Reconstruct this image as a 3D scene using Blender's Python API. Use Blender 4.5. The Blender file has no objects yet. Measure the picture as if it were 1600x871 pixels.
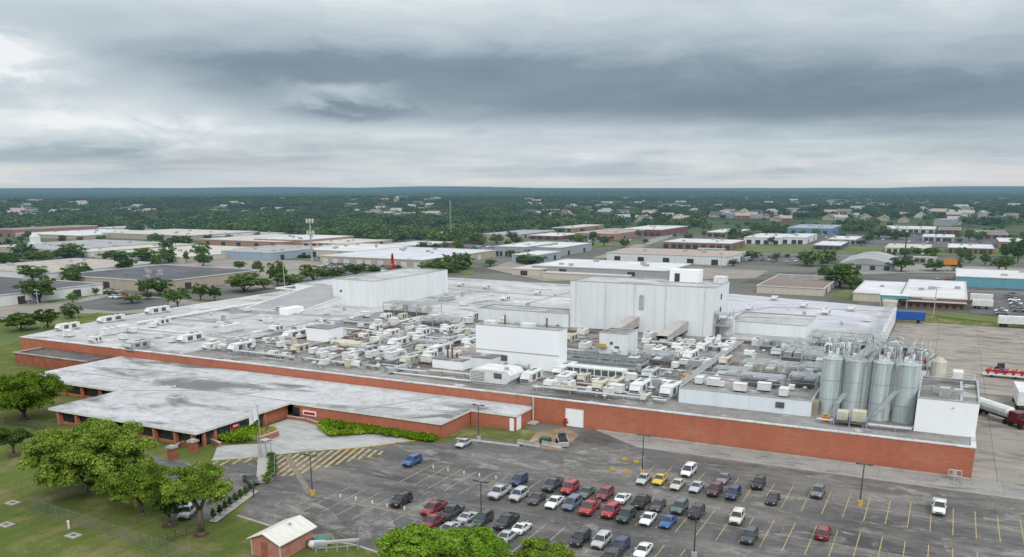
import bpy, math, random
import numpy as np
from mathutils import Vector
R = math.radians
rnd = random.Random(7)
C = bpy.context.scene.collection
scene = bpy.context.scene

# ------------------------------------------------------------------ survey: the camera station and how sight lines meet the ground
FL, PX, PY, HOR = 1339., 800., 672., 293.
PITCH = math.atan((PY-HOR)/FL); YAW = math.atan(697/1392); EYE = 44.27
cp, sp, cyw, syw = math.cos(PITCH), math.sin(PITCH), math.cos(YAW), math.sin(YAW)
def G(x, y, z=0.0):
    dx = (x-PX)/FL; dy = -(y-PY)/FL
    fw = cp+dy*sp; up = dy*cp-sp
    t = (z-EYE)/up
    r = dx*t; g = fw*t
    return (r*cyw-g*syw, r*syw+g*cyw)
def I(X, Y, Z):
    r = X*cyw+Y*syw; g = -X*syw+Y*cyw; u = Z-EYE
    w = g*cp-u*sp; v = u*cp+g*sp
    return PX+FL*r/w, PY-FL*v/w
def bis(f, lo, hi):
    for _ in range(48):
        m = (lo+hi)/2
        if f(m): lo = m
        else: hi = m
    return lo

# ------------------------------------------------------------------ camera, world, sun
cam = bpy.data.cameras.new('camera'); co = bpy.data.objects.new('camera', cam); C.objects.link(co)
co.location = (0, 0, EYE); co.rotation_euler = (R(90)-PITCH, 0, YAW)
cam.sensor_width = 36; cam.lens = 36*FL/1600; cam.shift_y = (PY-435.5)/1600
cam.clip_start = 1; cam.clip_end = 90000
scene.camera = co
scene.view_settings.view_transform = 'Standard'; scene.view_settings.look = 'None'; scene.view_settings.exposure = 0
scene.cycles.use_denoising = True
scene.cycles.max_bounces = 4; scene.cycles.diffuse_bounces = 2; scene.cycles.glossy_bounces = 2
scene.cycles.transparent_max_bounces = 8; scene.cycles.transmission_bounces = 2
scene.cycles.sample_clamp_indirect = 4

class NT:
    def __init__(s, nt): s.t = nt; s.n = nt.nodes; s.l = nt.links
    def node(s, typ, **kw):
        n = s.n.new(typ)
        for k, v in kw.items(): setattr(n, k, v)
        return n
    def put(s, sock, v):
        if v is None: return
        if hasattr(v, 'links') or isinstance(v, bpy.types.NodeSocket): s.l.new(v, sock)
        elif isinstance(v, (tuple, list)) and len(v) == 3 and sock.type == 'RGBA': sock.default_value = (*v, 1)
        else: sock.default_value = v
    def m(s, op, a, b=None, c=None, clamp=False):
        n = s.node('ShaderNodeMath', operation=op, use_clamp=clamp)
        s.put(n.inputs[0], a); s.put(n.inputs[1], b)
        if c is not None: s.put(n.inputs[2], c)
        return n.outputs[0]
    def vm(s, op, a, b=None):
        n = s.node('ShaderNodeVectorMath', operation=op)
        s.put(n.inputs[0], a)
        if b is not None: s.put(n.inputs[1], b)
        return n.outputs['Value'] if op in ('LENGTH', 'DISTANCE', 'DOT_PRODUCT') else n.outputs[0]
    def mix(s, f, a, b, blend='MIX'):
        n = s.node('ShaderNodeMix', data_type='RGBA', blend_type=blend)
        s.put(n.inputs[0], f); s.put(n.inputs[6], a); s.put(n.inputs[7], b)
        return n.outputs[2]
    def noise(s, vec, scale, detail=3, rough=.5, dist=0, out=0):
        n = s.node('ShaderNodeTexNoise')
        if vec is not None: s.l.new(vec, n.inputs['Vector'])
        n.inputs['Scale'].default_value = scale; n.inputs['Detail'].default_value = detail
        n.inputs['Roughness'].default_value = rough; n.inputs['Distortion'].default_value = dist
        return n.outputs[out]
    def vor(s, vec, scale, feature='F1', out='Distance', rand=1):
        n = s.node('ShaderNodeTexVoronoi', feature=feature)
        s.l.new(vec, n.inputs['Vector']); n.inputs['Scale'].default_value = scale; n.inputs['Randomness'].default_value = rand
        return n.outputs[out]
    def mr(s, v, a, b, c=0, d=1, smooth=False):
        n = s.node('ShaderNodeMapRange'); n.clamp = True
        if smooth: n.interpolation_type = 'SMOOTHSTEP'
        s.put(n.inputs[0], v)
        for i, x in enumerate((a, b, c, d)): n.inputs[i+1].default_value = x
        return n.outputs[0]
    def ramp(s, f, stops):
        n = s.node('ShaderNodeValToRGB'); s.put(n.inputs[0], f); e = n.color_ramp.elements
        while len(e) < len(stops): e.new(.5)
        for el, (p, c) in zip(e, stops): el.position = p; el.color = (*c, 1) if len(c) == 3 else c
        return n.outputs[0]
    def scl(s, vec, v):
        n = s.node('ShaderNodeMapping'); s.l.new(vec, n.inputs[0]); n.inputs['Scale'].default_value = v
        return n.outputs[0]
    def xyz(s, vec):
        n = s.node('ShaderNodeSeparateXYZ'); s.l.new(vec, n.inputs[0]); return n.outputs
    def comb(s, x, y, z=0.):
        n = s.node('ShaderNodeCombineXYZ'); s.put(n.inputs[0], x); s.put(n.inputs[1], y); s.put(n.inputs[2], z); return n.outputs[0]

SUN_EL, SUN_AZ = R(40), R(141)      # azimuth clockwise from +Y
def make_world():
    w = bpy.data.worlds.new('World'); scene.world = w; w.use_nodes = True
    t = NT(w.node_tree); t.n.clear()
    out = t.node('ShaderNodeOutputWorld'); bg = t.node('ShaderNodeBackground')
    sky = t.node('ShaderNodeTexSky'); sky.sky_type = 'NISHITA'; sky.sun_disc = False
    sky.sun_elevation = SUN_EL; sky.sun_rotation = SUN_AZ; sky.air_density = 1; sky.dust_density = 2
    tc = t.node('ShaderNodeTexCoord').outputs['Generated']
    d = t.vm('NORMALIZE', tc); X, Y, Z = t.xyz(d)
    el = t.m('ARCSINE', Z)
    # bearing relative to the look direction, positive to the right
    fx, fy = -syw, cyw
    a = t.m('ADD', t.m('MULTIPLY', X, cyw), t.m('MULTIPLY', Y, syw))
    b = t.m('ADD', t.m('MULTIPLY', X, fx), t.m('MULTIPLY', Y, fy))
    u = t.m('ARCTAN2', a, b)
    tilt = t.m('ADD', el, t.m('MULTIPLY', u, .018))
    base = t.ramp(t.m('MULTIPLY', tilt, 5.0, clamp=True), [(0, (.80,)*3), (.05, (.74,)*3), (.14, (.68,)*3), (.26, (.66,)*3), (.34, (.48,)*3), (.44, (.35,)*3), (.60, (.36,)*3), (.74, (.54,)*3), (.88, (.76,)*3), (1, (.84,)*3)])
    wv = t.comb(t.m('MULTIPLY', u, 3.0), t.m('MULTIPLY', el, 15.0), 5.3)
    n1 = t.noise(wv, 1.1, 7, .52, .35)
    wv2 = t.comb(t.m('MULTIPLY', u, 5.0), t.m('MULTIPLY', el, 60.0), 8.1)
    n2 = t.noise(wv2, 1.0, 5, .55, .5)
    wv3 = t.comb(t.m('MULTIPLY', u, 8.0), t.m('MULTIPLY', el, 26.0), 1.7)
    n3 = t.noise(wv3, 1.4, 6, .60, .4)
    du = t.m('MULTIPLY', t.m('SUBTRACT', t.noise(wv3, 1.0, 4, .6, 0, 0), .5), .12); de = t.m('MULTIPLY', t.m('SUBTRACT', n3, .5), .05)
    uu = t.m('ADD', u, du); ee = t.m('ADD', el, de)
    def blob(u0, e0, su, se):
        p = t.m('POWER', t.m('DIVIDE', t.m('SUBTRACT', uu, u0), su), 2)
        q = t.m('POWER', t.m('DIVIDE', t.m('SUBTRACT', ee, e0), se), 2)
        return t.m('EXPONENT', t.m('MULTIPLY', t.m('ADD', p, q), -1))
    f = t.m('ADD', base, t.m('MULTIPLY', t.m('SUBTRACT', n1, .5), .55))
    low = t.mr(el, .075, .03)
    f = t.m('ADD', f, t.m('MULTIPLY', t.m('MULTIPLY', t.m('SUBTRACT', n2, .5), .5), t.m('ADD', low, .10)))
    f = t.m('ADD', f, t.m('MULTIPLY', t.m('SUBTRACT', n3, .5), .30))
    for (u0, e0, su, se, k) in [(-.55, .120, .085, .022, 1.0), (-.43, .078, .18, .030, .32), (-.46, .125, .14, .05, .16), (-.19, .101, .06, .012, .34), (-.18, .079, .07, .007, -.20), (-.42, .030, .20, .012, -.22),
                                (-.02, .122, .22, .020, -.14), (.38, .088, .26, .020, -.20), (.20, .036, .30, .012, .14), (.10, .062, .30, .008, .10), (-.28, .118, .10, .018, -.12)]:
        f = t.m('ADD', f, t.m('MULTIPLY', blob(u0, e0, su, se), k))
    f = t.m('MULTIPLY', f, 1.0, clamp=True)
    col = t.ramp(f, [(0, (.155, .205, .255)), (.3, (.235, .305, .375)), (.55, (.43, .515, .575)), (.8, (.63, .70, .745)), (1, (.88, .91, .93))])
    warm = t.m('MULTIPLY', t.mr(el, .05, .004), t.mr(n2, .4, .68))
    col = t.mix(t.m('MULTIPLY', warm, .6), col, (.83, .77, .70))
    hz = t.mr(el, .006, 0.0)
    col = t.mix(t.m('MULTIPLY', hz, .75), col, (.60, .60, .60))
    top = t.mr(el, .20, .46, smooth=True)
    col = t.mix(top, col, (1.16, 1.24, 1.31))
    mixn = t.mix(.94, t.mix(1, sky.outputs[0], (.1, .1, .1), 'MULTIPLY'), col)
    t.l.new(mixn, bg.inputs['Color']); bg.inputs['Strength'].default_value = 1.0
    t.l.new(bg.outputs[0], out.inputs['Surface'])
    w.cycles.sampling_method = 'MANUAL'; w.cycles.sample_map_resolution = 512
make_world()
sl = bpy.data.lights.new('sun', 'SUN'); sl.energy = 1.5; sl.angle = R(16); sl.color = (1, .965, .91)
so = bpy.data.objects.new('sun', sl); C.objects.link(so)
sd = Vector((math.sin(SUN_AZ)*math.cos(SUN_EL), math.cos(SUN_AZ)*math.cos(SUN_EL), math.sin(SUN_EL)))
so.rotation_euler = sd.to_track_quat('Z', 'Y').to_euler(); so.location = (60, -40, 90)

# ------------------------------------------------------------------ mesh builder and object helpers
class MB:
    def __init__(s): s.v = []; s.f = []; s.mi = []; s.c = 0; s.sm = []
    def quad(s, *p, m=None):
        i = len(s.v); s.v += [tuple(q) for q in p]; s.f.append(tuple(range(i, i+len(p)))); s.mi.append(s.c if m is None else m); return s
    def box(s, x0, x1, y0, y1, z0, z1, m=None, top=None, skip=''):
        i = len(s.v); m = s.c if m is None else m
        s.v += [(x0, y0, z0), (x1, y0, z0), (x1, y1, z0), (x0, y1, z0), (x0, y0, z1), (x1, y0, z1), (x1, y1, z1), (x0, y1, z1)]
        for k, f in (('b', (3, 2, 1, 0)), ('t', (4, 5, 6, 7)), ('f', (0, 1, 5, 4)), ('r', (1, 2, 6, 5)), ('k', (2, 3, 7, 6)), ('l', (3, 0, 4, 7))):
            if k in skip: continue
            s.f.append(tuple(i+q for q in f)); s.mi.append(top if (k == 't' and top is not None) else m)
        return s
    def obox(s, c, L, W, z0, z1, ang, m=None):
        ca, sa = math.cos(ang), math.sin(ang); i = len(s.v); m = s.c if m is None else m
        for z in (z0, z1):
            for a, b in ((-1, -1), (1, -1), (1, 1), (-1, 1)):
                x, y = a*L/2, b*W/2; s.v.append((c[0]+x*ca-y*sa, c[1]+x*sa+y*ca, z))
        for f in ((3, 2, 1, 0), (4, 5, 6, 7), (0, 1, 5, 4), (1, 2, 6, 5), (2, 3, 7, 6), (3, 0, 4, 7)): s.f.append(tuple(i+q for q in f)); s.mi.append(m)
        return s
    def tube(s, p0, p1, r0, r1=None, n=8, m=None, caps=True):
        r1 = r0 if r1 is None else r1; m = s.c if m is None else m
        p0 = Vector(p0); p1 = Vector(p1); d = (p1-p0)
        if d.length < 1e-6: return s
        d.normalize(); a = d.orthogonal().normalized(); b = d.cross(a); i = len(s.v)
        for p, r in ((p0, r0), (p1, r1)):
            for k in range(n):
                t = 2*math.pi*k/n; s.v.append(tuple(p+a*(math.cos(t)*r)+b*(math.sin(t)*r)))
        for k in range(n):
            j = (k+1) % n; s.f.append((i+k, i+j, i+n+j, i+n+k)); s.mi.append(m)
        if caps:
            s.f.append(tuple(i+k for k in reversed(range(n)))); s.f.append(tuple(i+n+k for k in range(n))); s.mi += [m, m]
        return s
    def path(s, pts, r, n=6, m=None):
        for a, b in zip(pts, pts[1:]): s.tube(a, b, r, r, n, m)
        return s
    def prism(s, poly, z0, z1, m=None, top=None):
        i = len(s.v); n = len(poly); m = s.c if m is None else m
        s.v += [(x, y, z0) for x, y in poly]+[(x, y, z1) for x, y in poly]
        s.f.append(tuple(i+k for k in reversed(range(n)))); s.f.append(tuple(i+n+k for k in range(n))); s.mi += [m, m if top is None else top]
        for k in range(n):
            j = (k+1) % n; s.f.append((i+k, i+j, i+n+j, i+n+k)); s.mi.append(m)
        return s
    def extr_x(s, poly, x0, x1, m=None):     # poly in (y,z), extruded along x
        i = len(s.v); n = len(poly); m = s.c if m is None else m
        s.v += [(x0, y, z) for y, z in poly]+[(x1, y, z) for y, z in poly]
        s.f.append(tuple(i+k for k in range(n))); s.f.append(tuple(i+n+k for k in reversed(range(n)))); s.mi += [m, m]
        for k in range(n):
            j = (k+1) % n; s.f.append((i+j, i+k, i+n+k, i+n+j)); s.mi.append(m)
        return s
    def loft(s, rings, m=None, closed=True, caps=True):
        m = s.c if m is None else m; i = len(s.v); n = len(rings[0])
        for r in rings: s.v += [tuple(p) for p in r]
        for a in range(len(rings)-1):
            for k in range(n if closed else n-1):
                j = (k+1) % n; s.f.append((i+a*n+k, i+a*n+j, i+(a+1)*n+j, i+(a+1)*n+k)); s.mi.append(m)
        if caps:
            s.f.append(tuple(i+k for k in reversed(range(n)))); e = i+(len(rings)-1)*n
            s.f.append(tuple(e+k for k in range(n))); s.mi += [m, m]
        return s
    def mesh(s, name, mats, smooth=False):
        me = bpy.data.meshes.new(name); me.from_pydata(s.v, [], s.f)
        for m in (mats if isinstance(mats, (list, tuple)) else [mats]): me.materials.append(m)
        me.polygons.foreach_set('material_index', s.mi)
        if smooth: me.polygons.foreach_set('use_smooth', [True]*len(s.f))
        me.update(); return me
    def build(s, name, mats, parent=None, loc=None, smooth=False, label=None):
        o = bpy.data.objects.new(name, s.mesh(name, mats, smooth)); C.objects.link(o)
        if parent is not None: o.parent = parent
        if loc is not None: o.location = loc
        if label: o['label'] = label
        return o
def tag(o, label, cat, group=None):
    o['label'] = label; o['category'] = cat; o['kind'] = 'thing'
    if group: o['group'] = group
    return o
def thing(name, label, cat, loc=(0, 0, 0), rz=0, group=None):
    o = bpy.data.objects.new(name, None); C.objects.link(o); o.location = loc; o.rotation_euler = (0, 0, rz); o.empty_display_size = .5
    return tag(o, label, cat, group)
def struct(o, label=None, kind='structure'):
    o['kind'] = kind
    if label: o['label'] = label
    return o
def dup(root, loc, rz=0, label=None, group=None, sc=None, color=None):
    r = root.copy(); C.objects.link(r); r.location = loc; r.rotation_euler = (0, 0, rz)
    if sc is not None: r.scale = sc if isinstance(sc, (tuple, list)) else (sc,)*3
    if label: r['label'] = label
    if group: r['group'] = group
    if color is not None: r.color = (*color, 1)
    for ch in KIDS.get(root.name, ()):
        c = ch.copy(); C.objects.link(c); c.parent = r
        if color is not None: c.color = (*color, 1)
        for g in KIDS.get(ch.name, ()):
            d = g.copy(); C.objects.link(d); d.parent = c
            if color is not None: d.color = (*color, 1)
    return r
KIDS = {}
def freeze(root):
    KIDS[root.name] = list(root.children)
    for c in root.children: KIDS[c.name] = list(c.children)

# ------------------------------------------------------------------ materials
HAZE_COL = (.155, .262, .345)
def finish(t, bsdf, haze):  # haze is painted into the material as glow growing with distance from a fixed point
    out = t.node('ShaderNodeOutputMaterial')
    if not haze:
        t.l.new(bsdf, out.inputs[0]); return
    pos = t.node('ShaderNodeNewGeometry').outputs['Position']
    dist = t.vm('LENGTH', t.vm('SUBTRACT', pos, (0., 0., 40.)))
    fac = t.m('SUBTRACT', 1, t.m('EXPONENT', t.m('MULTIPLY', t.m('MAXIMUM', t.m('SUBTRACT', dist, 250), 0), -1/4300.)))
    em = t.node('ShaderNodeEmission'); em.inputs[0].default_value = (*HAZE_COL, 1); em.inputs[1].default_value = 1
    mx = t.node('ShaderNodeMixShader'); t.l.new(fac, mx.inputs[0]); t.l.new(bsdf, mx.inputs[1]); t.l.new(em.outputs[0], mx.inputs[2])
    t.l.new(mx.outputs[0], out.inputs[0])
def mat(name, colf, rough=.85, metal=0, haze=False, bump=None, spec=.3, coat=0, alpha=None):
    m = bpy.data.materials.new(name); m.use_nodes = True; t = NT(m.node_tree); t.n.clear()
    b = t.node('ShaderNodeBsdfPrincipled')
    pos = t.node('ShaderNodeNewGeometry').outputs['Position']
    c = colf(t, pos) if callable(colf) else colf
    t.put(b.inputs['Base Color'], c)
    r = rough(t, pos) if callable(rough) else rough
    t.put(b.inputs['Roughness'], r); b.inputs['Metallic'].default_value = metal
    b.inputs['Specular IOR Level'].default_value = spec; b.inputs['Coat Weight'].default_value = coat
    b.inputs['Coat Roughness'].default_value = .08
    if alpha is not None: t.put(b.inputs['Alpha'], alpha(t, pos) if callable(alpha) else alpha)
    if bump:
        bn = t.node('ShaderNodeBump'); bn.inputs['Strength'].default_value = bump[1]; bn.inputs['Distance'].default_value = bump[2]
        t.l.new(bump[0](t, pos), bn.inputs['Height']); t.l.new(bn.outputs[0], b.inputs['Normal'])
    finish(t, b.outputs[0], haze)
    m.cycles.emission_sampling = 'NONE'
    return m
def noisy(c1, c2, scale, detail=4, lo=.35, hi=.65, fine=None, dirt=None, stretch=None):
    def f(t, p):
        v = t.scl(p, stretch) if stretch else p
        c = t.mix(t.mr(t.noise(v, scale, detail, .6), lo, hi), c1, c2)
        if fine: c = t.mix(fine[1], c, t.ramp(t.noise(p, fine[0], 2), [(.3, (.25,)*3), (.7, (.9,)*3)]), 'OVERLAY')
        if dirt: c = t.mix(t.m('MULTIPLY', t.mr(t.noise(v, dirt[1], 5, .65, .4), dirt[2], dirt[3]), dirt[4]), c, dirt[0])
        return c
    return f
MT = {}
def plain(name, c, rough=.7, haze=False, metal=0, var=.12, scale=.6):
    if name in MT: return MT[name]
    c2 = tuple(x*(1-2*var) for x in c)
    MT[name] = mat(name, noisy(c, c2, scale), rough, metal, haze); return MT[name]

def asphalt_col(t, p):
    base = t.mix(t.mr(t.noise(p, .05, 5, .65, .5), .35, .68), (.062, .059, .058), (.130, .122, .115))
    aisle = t.mr(t.noise(t.scl(p, (.35, 1.6, 1)), .10, 4, .6, .3), .47, .62)
    base = t.mix(t.m('MULTIPLY', aisle, .75), base, (.185, .168, .150))
    # pale worn patches and resurfaced rectangles
    worn = t.mr(t.noise(t.scl(p, (.8, 1.5, 1)), .16, 6, .70, .8), .555, .67)
    base = t.mix(t.m('MULTIPLY', worn, .7), base, (.27, .255, .24))
    cell = t.node('ShaderNodeTexBrick'); t.l.new(p, cell.inputs['Vector']); cell.inputs['Scale'].default_value = .11
    cell.inputs['Color1'].default_value = (0, 0, 0, 1); cell.inputs['Color2'].default_value = (1, 1, 1, 1); cell.inputs['Mortar Size'].default_value = .004; cell.inputs['Mortar'].default_value = (0, 0, 0, 1); cell.inputs['Brick Width'].default_value = 1.3; cell.inputs['Row Height'].default_value = .6
    base = t.mix(t.m('MULTIPLY', t.mr(cell.outputs[0], .5, 1), .16), base, (.02, .02, .022))
    cr = t.vor(t.vm('ADD', p, t.vm('MULTIPLY', t.noise(p, .3, 3, .6, 0, 1), (2.5, 2.5, 0.))), .12, 'DISTANCE_TO_EDGE')
    base = t.mix(t.m('MULTIPLY', t.mr(cr, .006, .0), .35), base, (.22, .215, .20))
    cr2 = t.vor(p, .3, 'DISTANCE_TO_EDGE')
    base = t.mix(t.m('MULTIPLY', t.mr(cr2, .010, .0), .3), base, (.015, .015, .016))
    oil = t.mr(t.noise(p, .45, 4, .65), .62, .72)
    base = t.mix(t.m('MULTIPLY', oil, .55), base, (.018, .018, .02))
    base = t.mix(.5, base, t.ramp(t.noise(t.scl(p, (.8, 1.4, 1)), .55, 5, .72, .4), [(.32, (.24,)*3), (.68, (.78,)*3)]), 'OVERLAY')
    return t.mix(.4, base, t.ramp(t.noise(p, 3.2, 3, .7), [(.3, (.3,)*3), (.7, (.72,)*3)]), 'OVERLAY')
MT['asphalt'] = mat('asphalt', asphalt_col, lambda t, p: t.mr(t.noise(p, .06, 4), .3, .7, .55, .9), spec=.35)
def concrete_col(c1, c2, dark, joint=.17):
    def f(t, p):
        c = t.mix(t.mr(t.noise(p, .09, 6, .68, .6), .33, .67), c1, c2)
        c = t.mix(t.m('MULTIPLY', t.mr(t.noise(t.scl(p, (.5, 1.4, 1)), .22, 6, .7, .7), .49, .64), .75), c, dark)
        b = t.node('ShaderNodeTexBrick'); t.l.new(p, b.inputs['Vector']); b.inputs['Scale'].default_value = joint; b.offset = 0
        b.inputs['Color1'].default_value = (.86, .86, .86, 1); b.inputs['Color2'].default_value = (1, 1, 1, 1); b.inputs['Mortar'].default_value = (.55, .55, .53, 1); b.inputs['Mortar Size'].default_value = .008
        b.inputs['Brick Width'].default_value = 1; b.inputs['Row Height'].default_value = 1
        c = t.mix(.8, c, b.outputs[0], 'MULTIPLY')
        return t.mix(.3, c, t.ramp(t.noise(p, 2.6, 3, .7), [(.3, (.3,)*3), (.7, (.72,)*3)]), 'OVERLAY')
    return f
MT['concrete'] = mat('concrete', concrete_col((.26, .25, .235), (.36, .345, .32), (.13, .125, .12)))
MT['yard'] = mat('yard_concrete', concrete_col((.25, .225, .195), (.36, .32, .275), (.115, .10, .088), .09))
MT['plaza'] = mat('plaza_concrete', concrete_col((.36, .36, .35), (.46, .455, .44), (.25, .245, .23), .4))
MT['kerb'] = mat('kerb_concrete', noisy((.42, .40, .36), (.30, .29, .27), .5), .9)
def grass_col(c1, c2, c3):
    def f(t, p):
        c = t.mix(t.mr(t.noise(p, .07, 5, .65, .5), .36, .64), c1, c2)
        c = t.mix(t.m('MULTIPLY', t.mr(t.noise(p, .16, 5, .68, .3), .48, .66), .85), c, c3)
        st = t.mr(t.noise(t.scl(p, (1.4, .16, 1)), .55, 3), .42, .6)
        c = t.mix(t.m('MULTIPLY', st, .30), c, (.055, .085, .016))
        return t.mix(.55, c, t.ramp(t.noise(p, 2.4, 4, .75), [(.28, (.22,)*3), (.72, (.78,)*3)]), 'OVERLAY')
    return f
MT['lawn'] = mat('lawn_grass', grass_col((.085, .122, .026), (.125, .145, .040), (.21, .175, .085)), .95, spec=.1)
MT['drygrass'] = mat('patchy_grass', grass_col((.09, .12, .03), (.15, .15, .05), (.28, .23, .12)), .95, spec=.1)
MT['soil'] = mat('bare_soil', noisy((.20, .13, .075), (.30, .22, .14), .4), .95)
def brick_col(t, p):
    c = t.mix(t.mr(t.noise(p, .12, 5, .6), .35, .66), (.40, .135, .080), (.45, .162, .100))
    X, Y, Z = t.xyz(p)
    # courses
    v = t.comb(t.m('ADD', X, Y), Z, 0.)
    b = t.node('ShaderNodeTexBrick'); t.l.new(v, b.inputs['Vector']); b.inputs['Scale'].default_value = 1; b.inputs['Brick Width'].default_value = .6; b.inputs['Row Height'].default_value = .2
    b.inputs['Mortar Size'].default_value = .018; b.inputs['Color1'].default_value = (.82, .82, .82, 1); b.inputs['Color2'].default_value = (1.05, 1.02, 1, 1); b.inputs['Mortar'].default_value = (1.0, 1.02, 1.02, 1)
    c = t.mix(.8, c, b.outputs[0], 'MULTIPLY')
    streak = t.mr(t.noise(t.comb(t.m('MULTIPLY', t.m('ADD', X, Y), .9), t.m('MULTIPLY', Z, .12), 0.), .6, 4, .6), .55, .75)
    c = t.mix(t.m('MULTIPLY', streak, .28), c, (.30, .085, .045))
    grime = t.m('MULTIPLY', t.mr(Z, 1.1, .1), t.mr(t.noise(p, .5, 5, .65), .3, .65))
    c = t.mix(t.m('MULTIPLY', grime, .55), c, (.17, .10, .075))
    run = t.m('MULTIPLY', t.mr(Z, 2.6, 4.9), t.mr(t.noise(t.comb(t.m('MULTIPLY', t.m('ADD', X, Y), 1.6), t.m('MULTIPLY', Z, .06), 2.), .7, 4, .65), .52, .7))
    c = t.mix(t.m('MULTIPLY', run, .5), c, (.24, .095, .065))
    patch = t.mr(t.noise(t.scl(p, (1, 1, 2.2)), .16, 4, .6), .55, .62)
    c = t.mix(t.m('MULTIPLY', patch, .22), c, (.47, .23, .16))
    jn = t.m('LESS_THAN', t.m('PINGPONG', t.m('ADD', X, Y), 4.6), .06)
    return t.mix(t.m('MULTIPLY', jn, .35), c, (.46, .22, .16))
MT['brick'] = mat('red_brick', brick_col, .9)
MT['brickdk'] = mat('weathered_brick', noisy((.24, .075, .045), (.32, .12, .08), .8), .9)
def roof_col(c1, c2, dark, amt, white=.5):
    def f(t, p):
        c = t.mix(t.mr(t.noise(p, .045, 5, .62, .5), .33, .67), c1, c2)
        pond = t.mr(t.noise(t.scl(p, (.55, 1.3, 1)), .075, 5, .58, .9), .53, .64)
        c = t.mix(t.m('MULTIPLY', pond, amt), c, dark)
        wh = t.mr(t.noise(t.scl(p, (.7, 1.2, 1)), .19, 5, .6, .6), .57, .66)
        c = t.mix(t.m('MULTIPLY', wh, white), c, (.68, .68, .67))
        grim = t.mr(t.noise(p, .42, 6, .74, .5), .46, .66)
        c = t.mix(t.m('MULTIPLY', grim, .5*amt), c, dark)
        b = t.node('ShaderNodeTexBrick'); t.l.new(p, b.inputs['Vector']); b.inputs['Scale'].default_value = .1; b.inputs['Brick Width'].default_value = 1.4; b.inputs['Row Height'].default_value = .33
        b.inputs['Mortar Size'].default_value = .005; b.inputs['Color1'].default_value = (.90, .90, .91, 1); b.inputs['Color2'].default_value = (1, 1, 1, 1); b.inputs['Mortar'].default_value = (.8, .8, .8, 1)
        return t.mix(.9, c, b.outputs[0], 'MULTIPLY')
    return f
MT['roof'] = mat('roof_membrane', roof_col((.38, .375, .365), (.58, .575, .565), (.15, .14, .13), .7), .8)
MT['roofdk'] = mat('stained_roof_membrane', roof_col((.18, .165, .15), (.34, .33, .315), (.07, .062, .056), .9, .65), .8)
MT['roofoff'] = mat('office_roof_membrane', roof_col((.45, .455, .46), (.555, .56, .565), (.13, .125, .12), .9, .18), .7)
MT['rooflilac'] = mat('pale_roof_membrane', roof_col((.44, .44, .48), (.56, .56, .60), (.28, .27, .28), .5, .5), .75)
def panel_col(c, seam=3.2, dirt=.25):
    def f(t, p):
        X, Y, Z = t.xyz(p)
        s = t.m('PINGPONG', t.m('ADD', X, Y), seam/2)
        cc = t.mix(t.mr(t.noise(t.comb(t.m('MULTIPLY', t.m('ADD', X, Y), 1.0), t.m('MULTIPLY', Z, .10), 0.), .55, 4, .6), .42, .75), c, tuple(x*(1-dirt) for x in c))
        cc = t.mix(t.m('MULTIPLY', t.m('LESS_THAN', s, .07), .30), cc, tuple(x*.55 for x in c))
        rib = t.m('PINGPONG', t.m('ADD', X, Y), .15)
        return t.mix(t.m('MULTIPLY', t.mr(rib, .05, .1), .02), cc, (.3, .32, .33))
    return f
MT['panel'] = mat('white_metal_panel', panel_col((.74, .77, .78), 8.4, .12), .55)
MT['panel2'] = mat('bright_white_panel', panel_col((.86, .88, .90), 50., .03), .5)
MT['panel3'] = mat('pale_blue_panel', panel_col((.70, .76, .80), 6., .10), .55)
MT['grey_metal'] = mat('grey_metal', noisy((.36, .375, .38), (.46, .47, .475), .8), .5, .2)
MT['galv'] = mat('galvanised_steel', noisy((.42, .44, .45), (.56, .575, .58), 1.1), .42, .5)
MT['dark_metal'] = mat('dark_metal', noisy((.045, .047, .05), (.075, .077, .08), 1.5), .5)
MT['white_paint'] = mat('white_enamel', noisy((.72, .73, .72), (.58, .59, .58), .7, dirt=((.33, .31, .27), .5, .55, .8, .5)), .5)
MT['cream_paint'] = mat('cream_enamel', noisy((.60, .57, .47), (.46, .44, .37), .7, dirt=((.25, .22, .17), .5, .5, .8, .5)), .55)
MT['cap'] = mat('weathered_flashing', noisy((.66, .66, .65), (.46, .455, .445), .35, 5, dirt=((.20, .18, .16), .9, .52, .70, .7)), .7)
MT['grille'] = mat('dark_grille', noisy((.06, .065, .07), (.14, .145, .15), 3.0), .6)
def silo_col(t, p):
    X, Y, Z = t.xyz(p)
    c = t.mix(t.mr(t.noise(t.comb(t.m('MULTIPLY', X, 2.6), t.m('MULTIPLY', Z, .13), t.m('MULTIPLY', Y, 2.6)), .9, 5, .68), .34, .66), (.58, .65, .64), (.40, .465, .465))
    rs = t.m('MULTIPLY', t.mr(t.noise(t.comb(t.m('MULTIPLY', X, 3.), t.m('MULTIPLY', Z, .2), t.m('MULTIPLY', Y, 3.)), .8, 4, .7), .58, .7), t.mr(Z, 9, 15))
    c = t.mix(t.m('MULTIPLY', rs, .5), c, (.33, .25, .17))
    ring = t.m('LESS_THAN', t.m('PINGPONG', Z, 1.2), .03)
    return t.mix(t.m('MULTIPLY', ring, .3), c, (.22, .26, .26))
MT['silo'] = mat('silo_steel', silo_col, .45, .06)
MT['glass'] = mat('window_glass', noisy((.012, .016, .02), (.03, .036, .042), .3), .12, spec=.6)
MT['yellow'] = mat('yellow_paint', noisy((.52, .36, .055), (.40, .29, .10), 1.2), .7)
def worn_line(c, c2, gap):
    return lambda t, p: t.mix(t.mr(t.noise(p, 1.3, 5, .7), gap, gap+.16), c, c2)
MT['line'] = mat('worn_yellow_line', worn_line((.44, .33, .13), (.16, .14, .10), .50), .8)
MT['line_w'] = mat('worn_pale_line', worn_line((.42, .39, .32), (.13, .125, .115), .46), .8)
MT['rust'] = mat('rusty_steel', noisy((.13, .065, .04), (.21, .13, .085), 1.4), .85)
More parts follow.
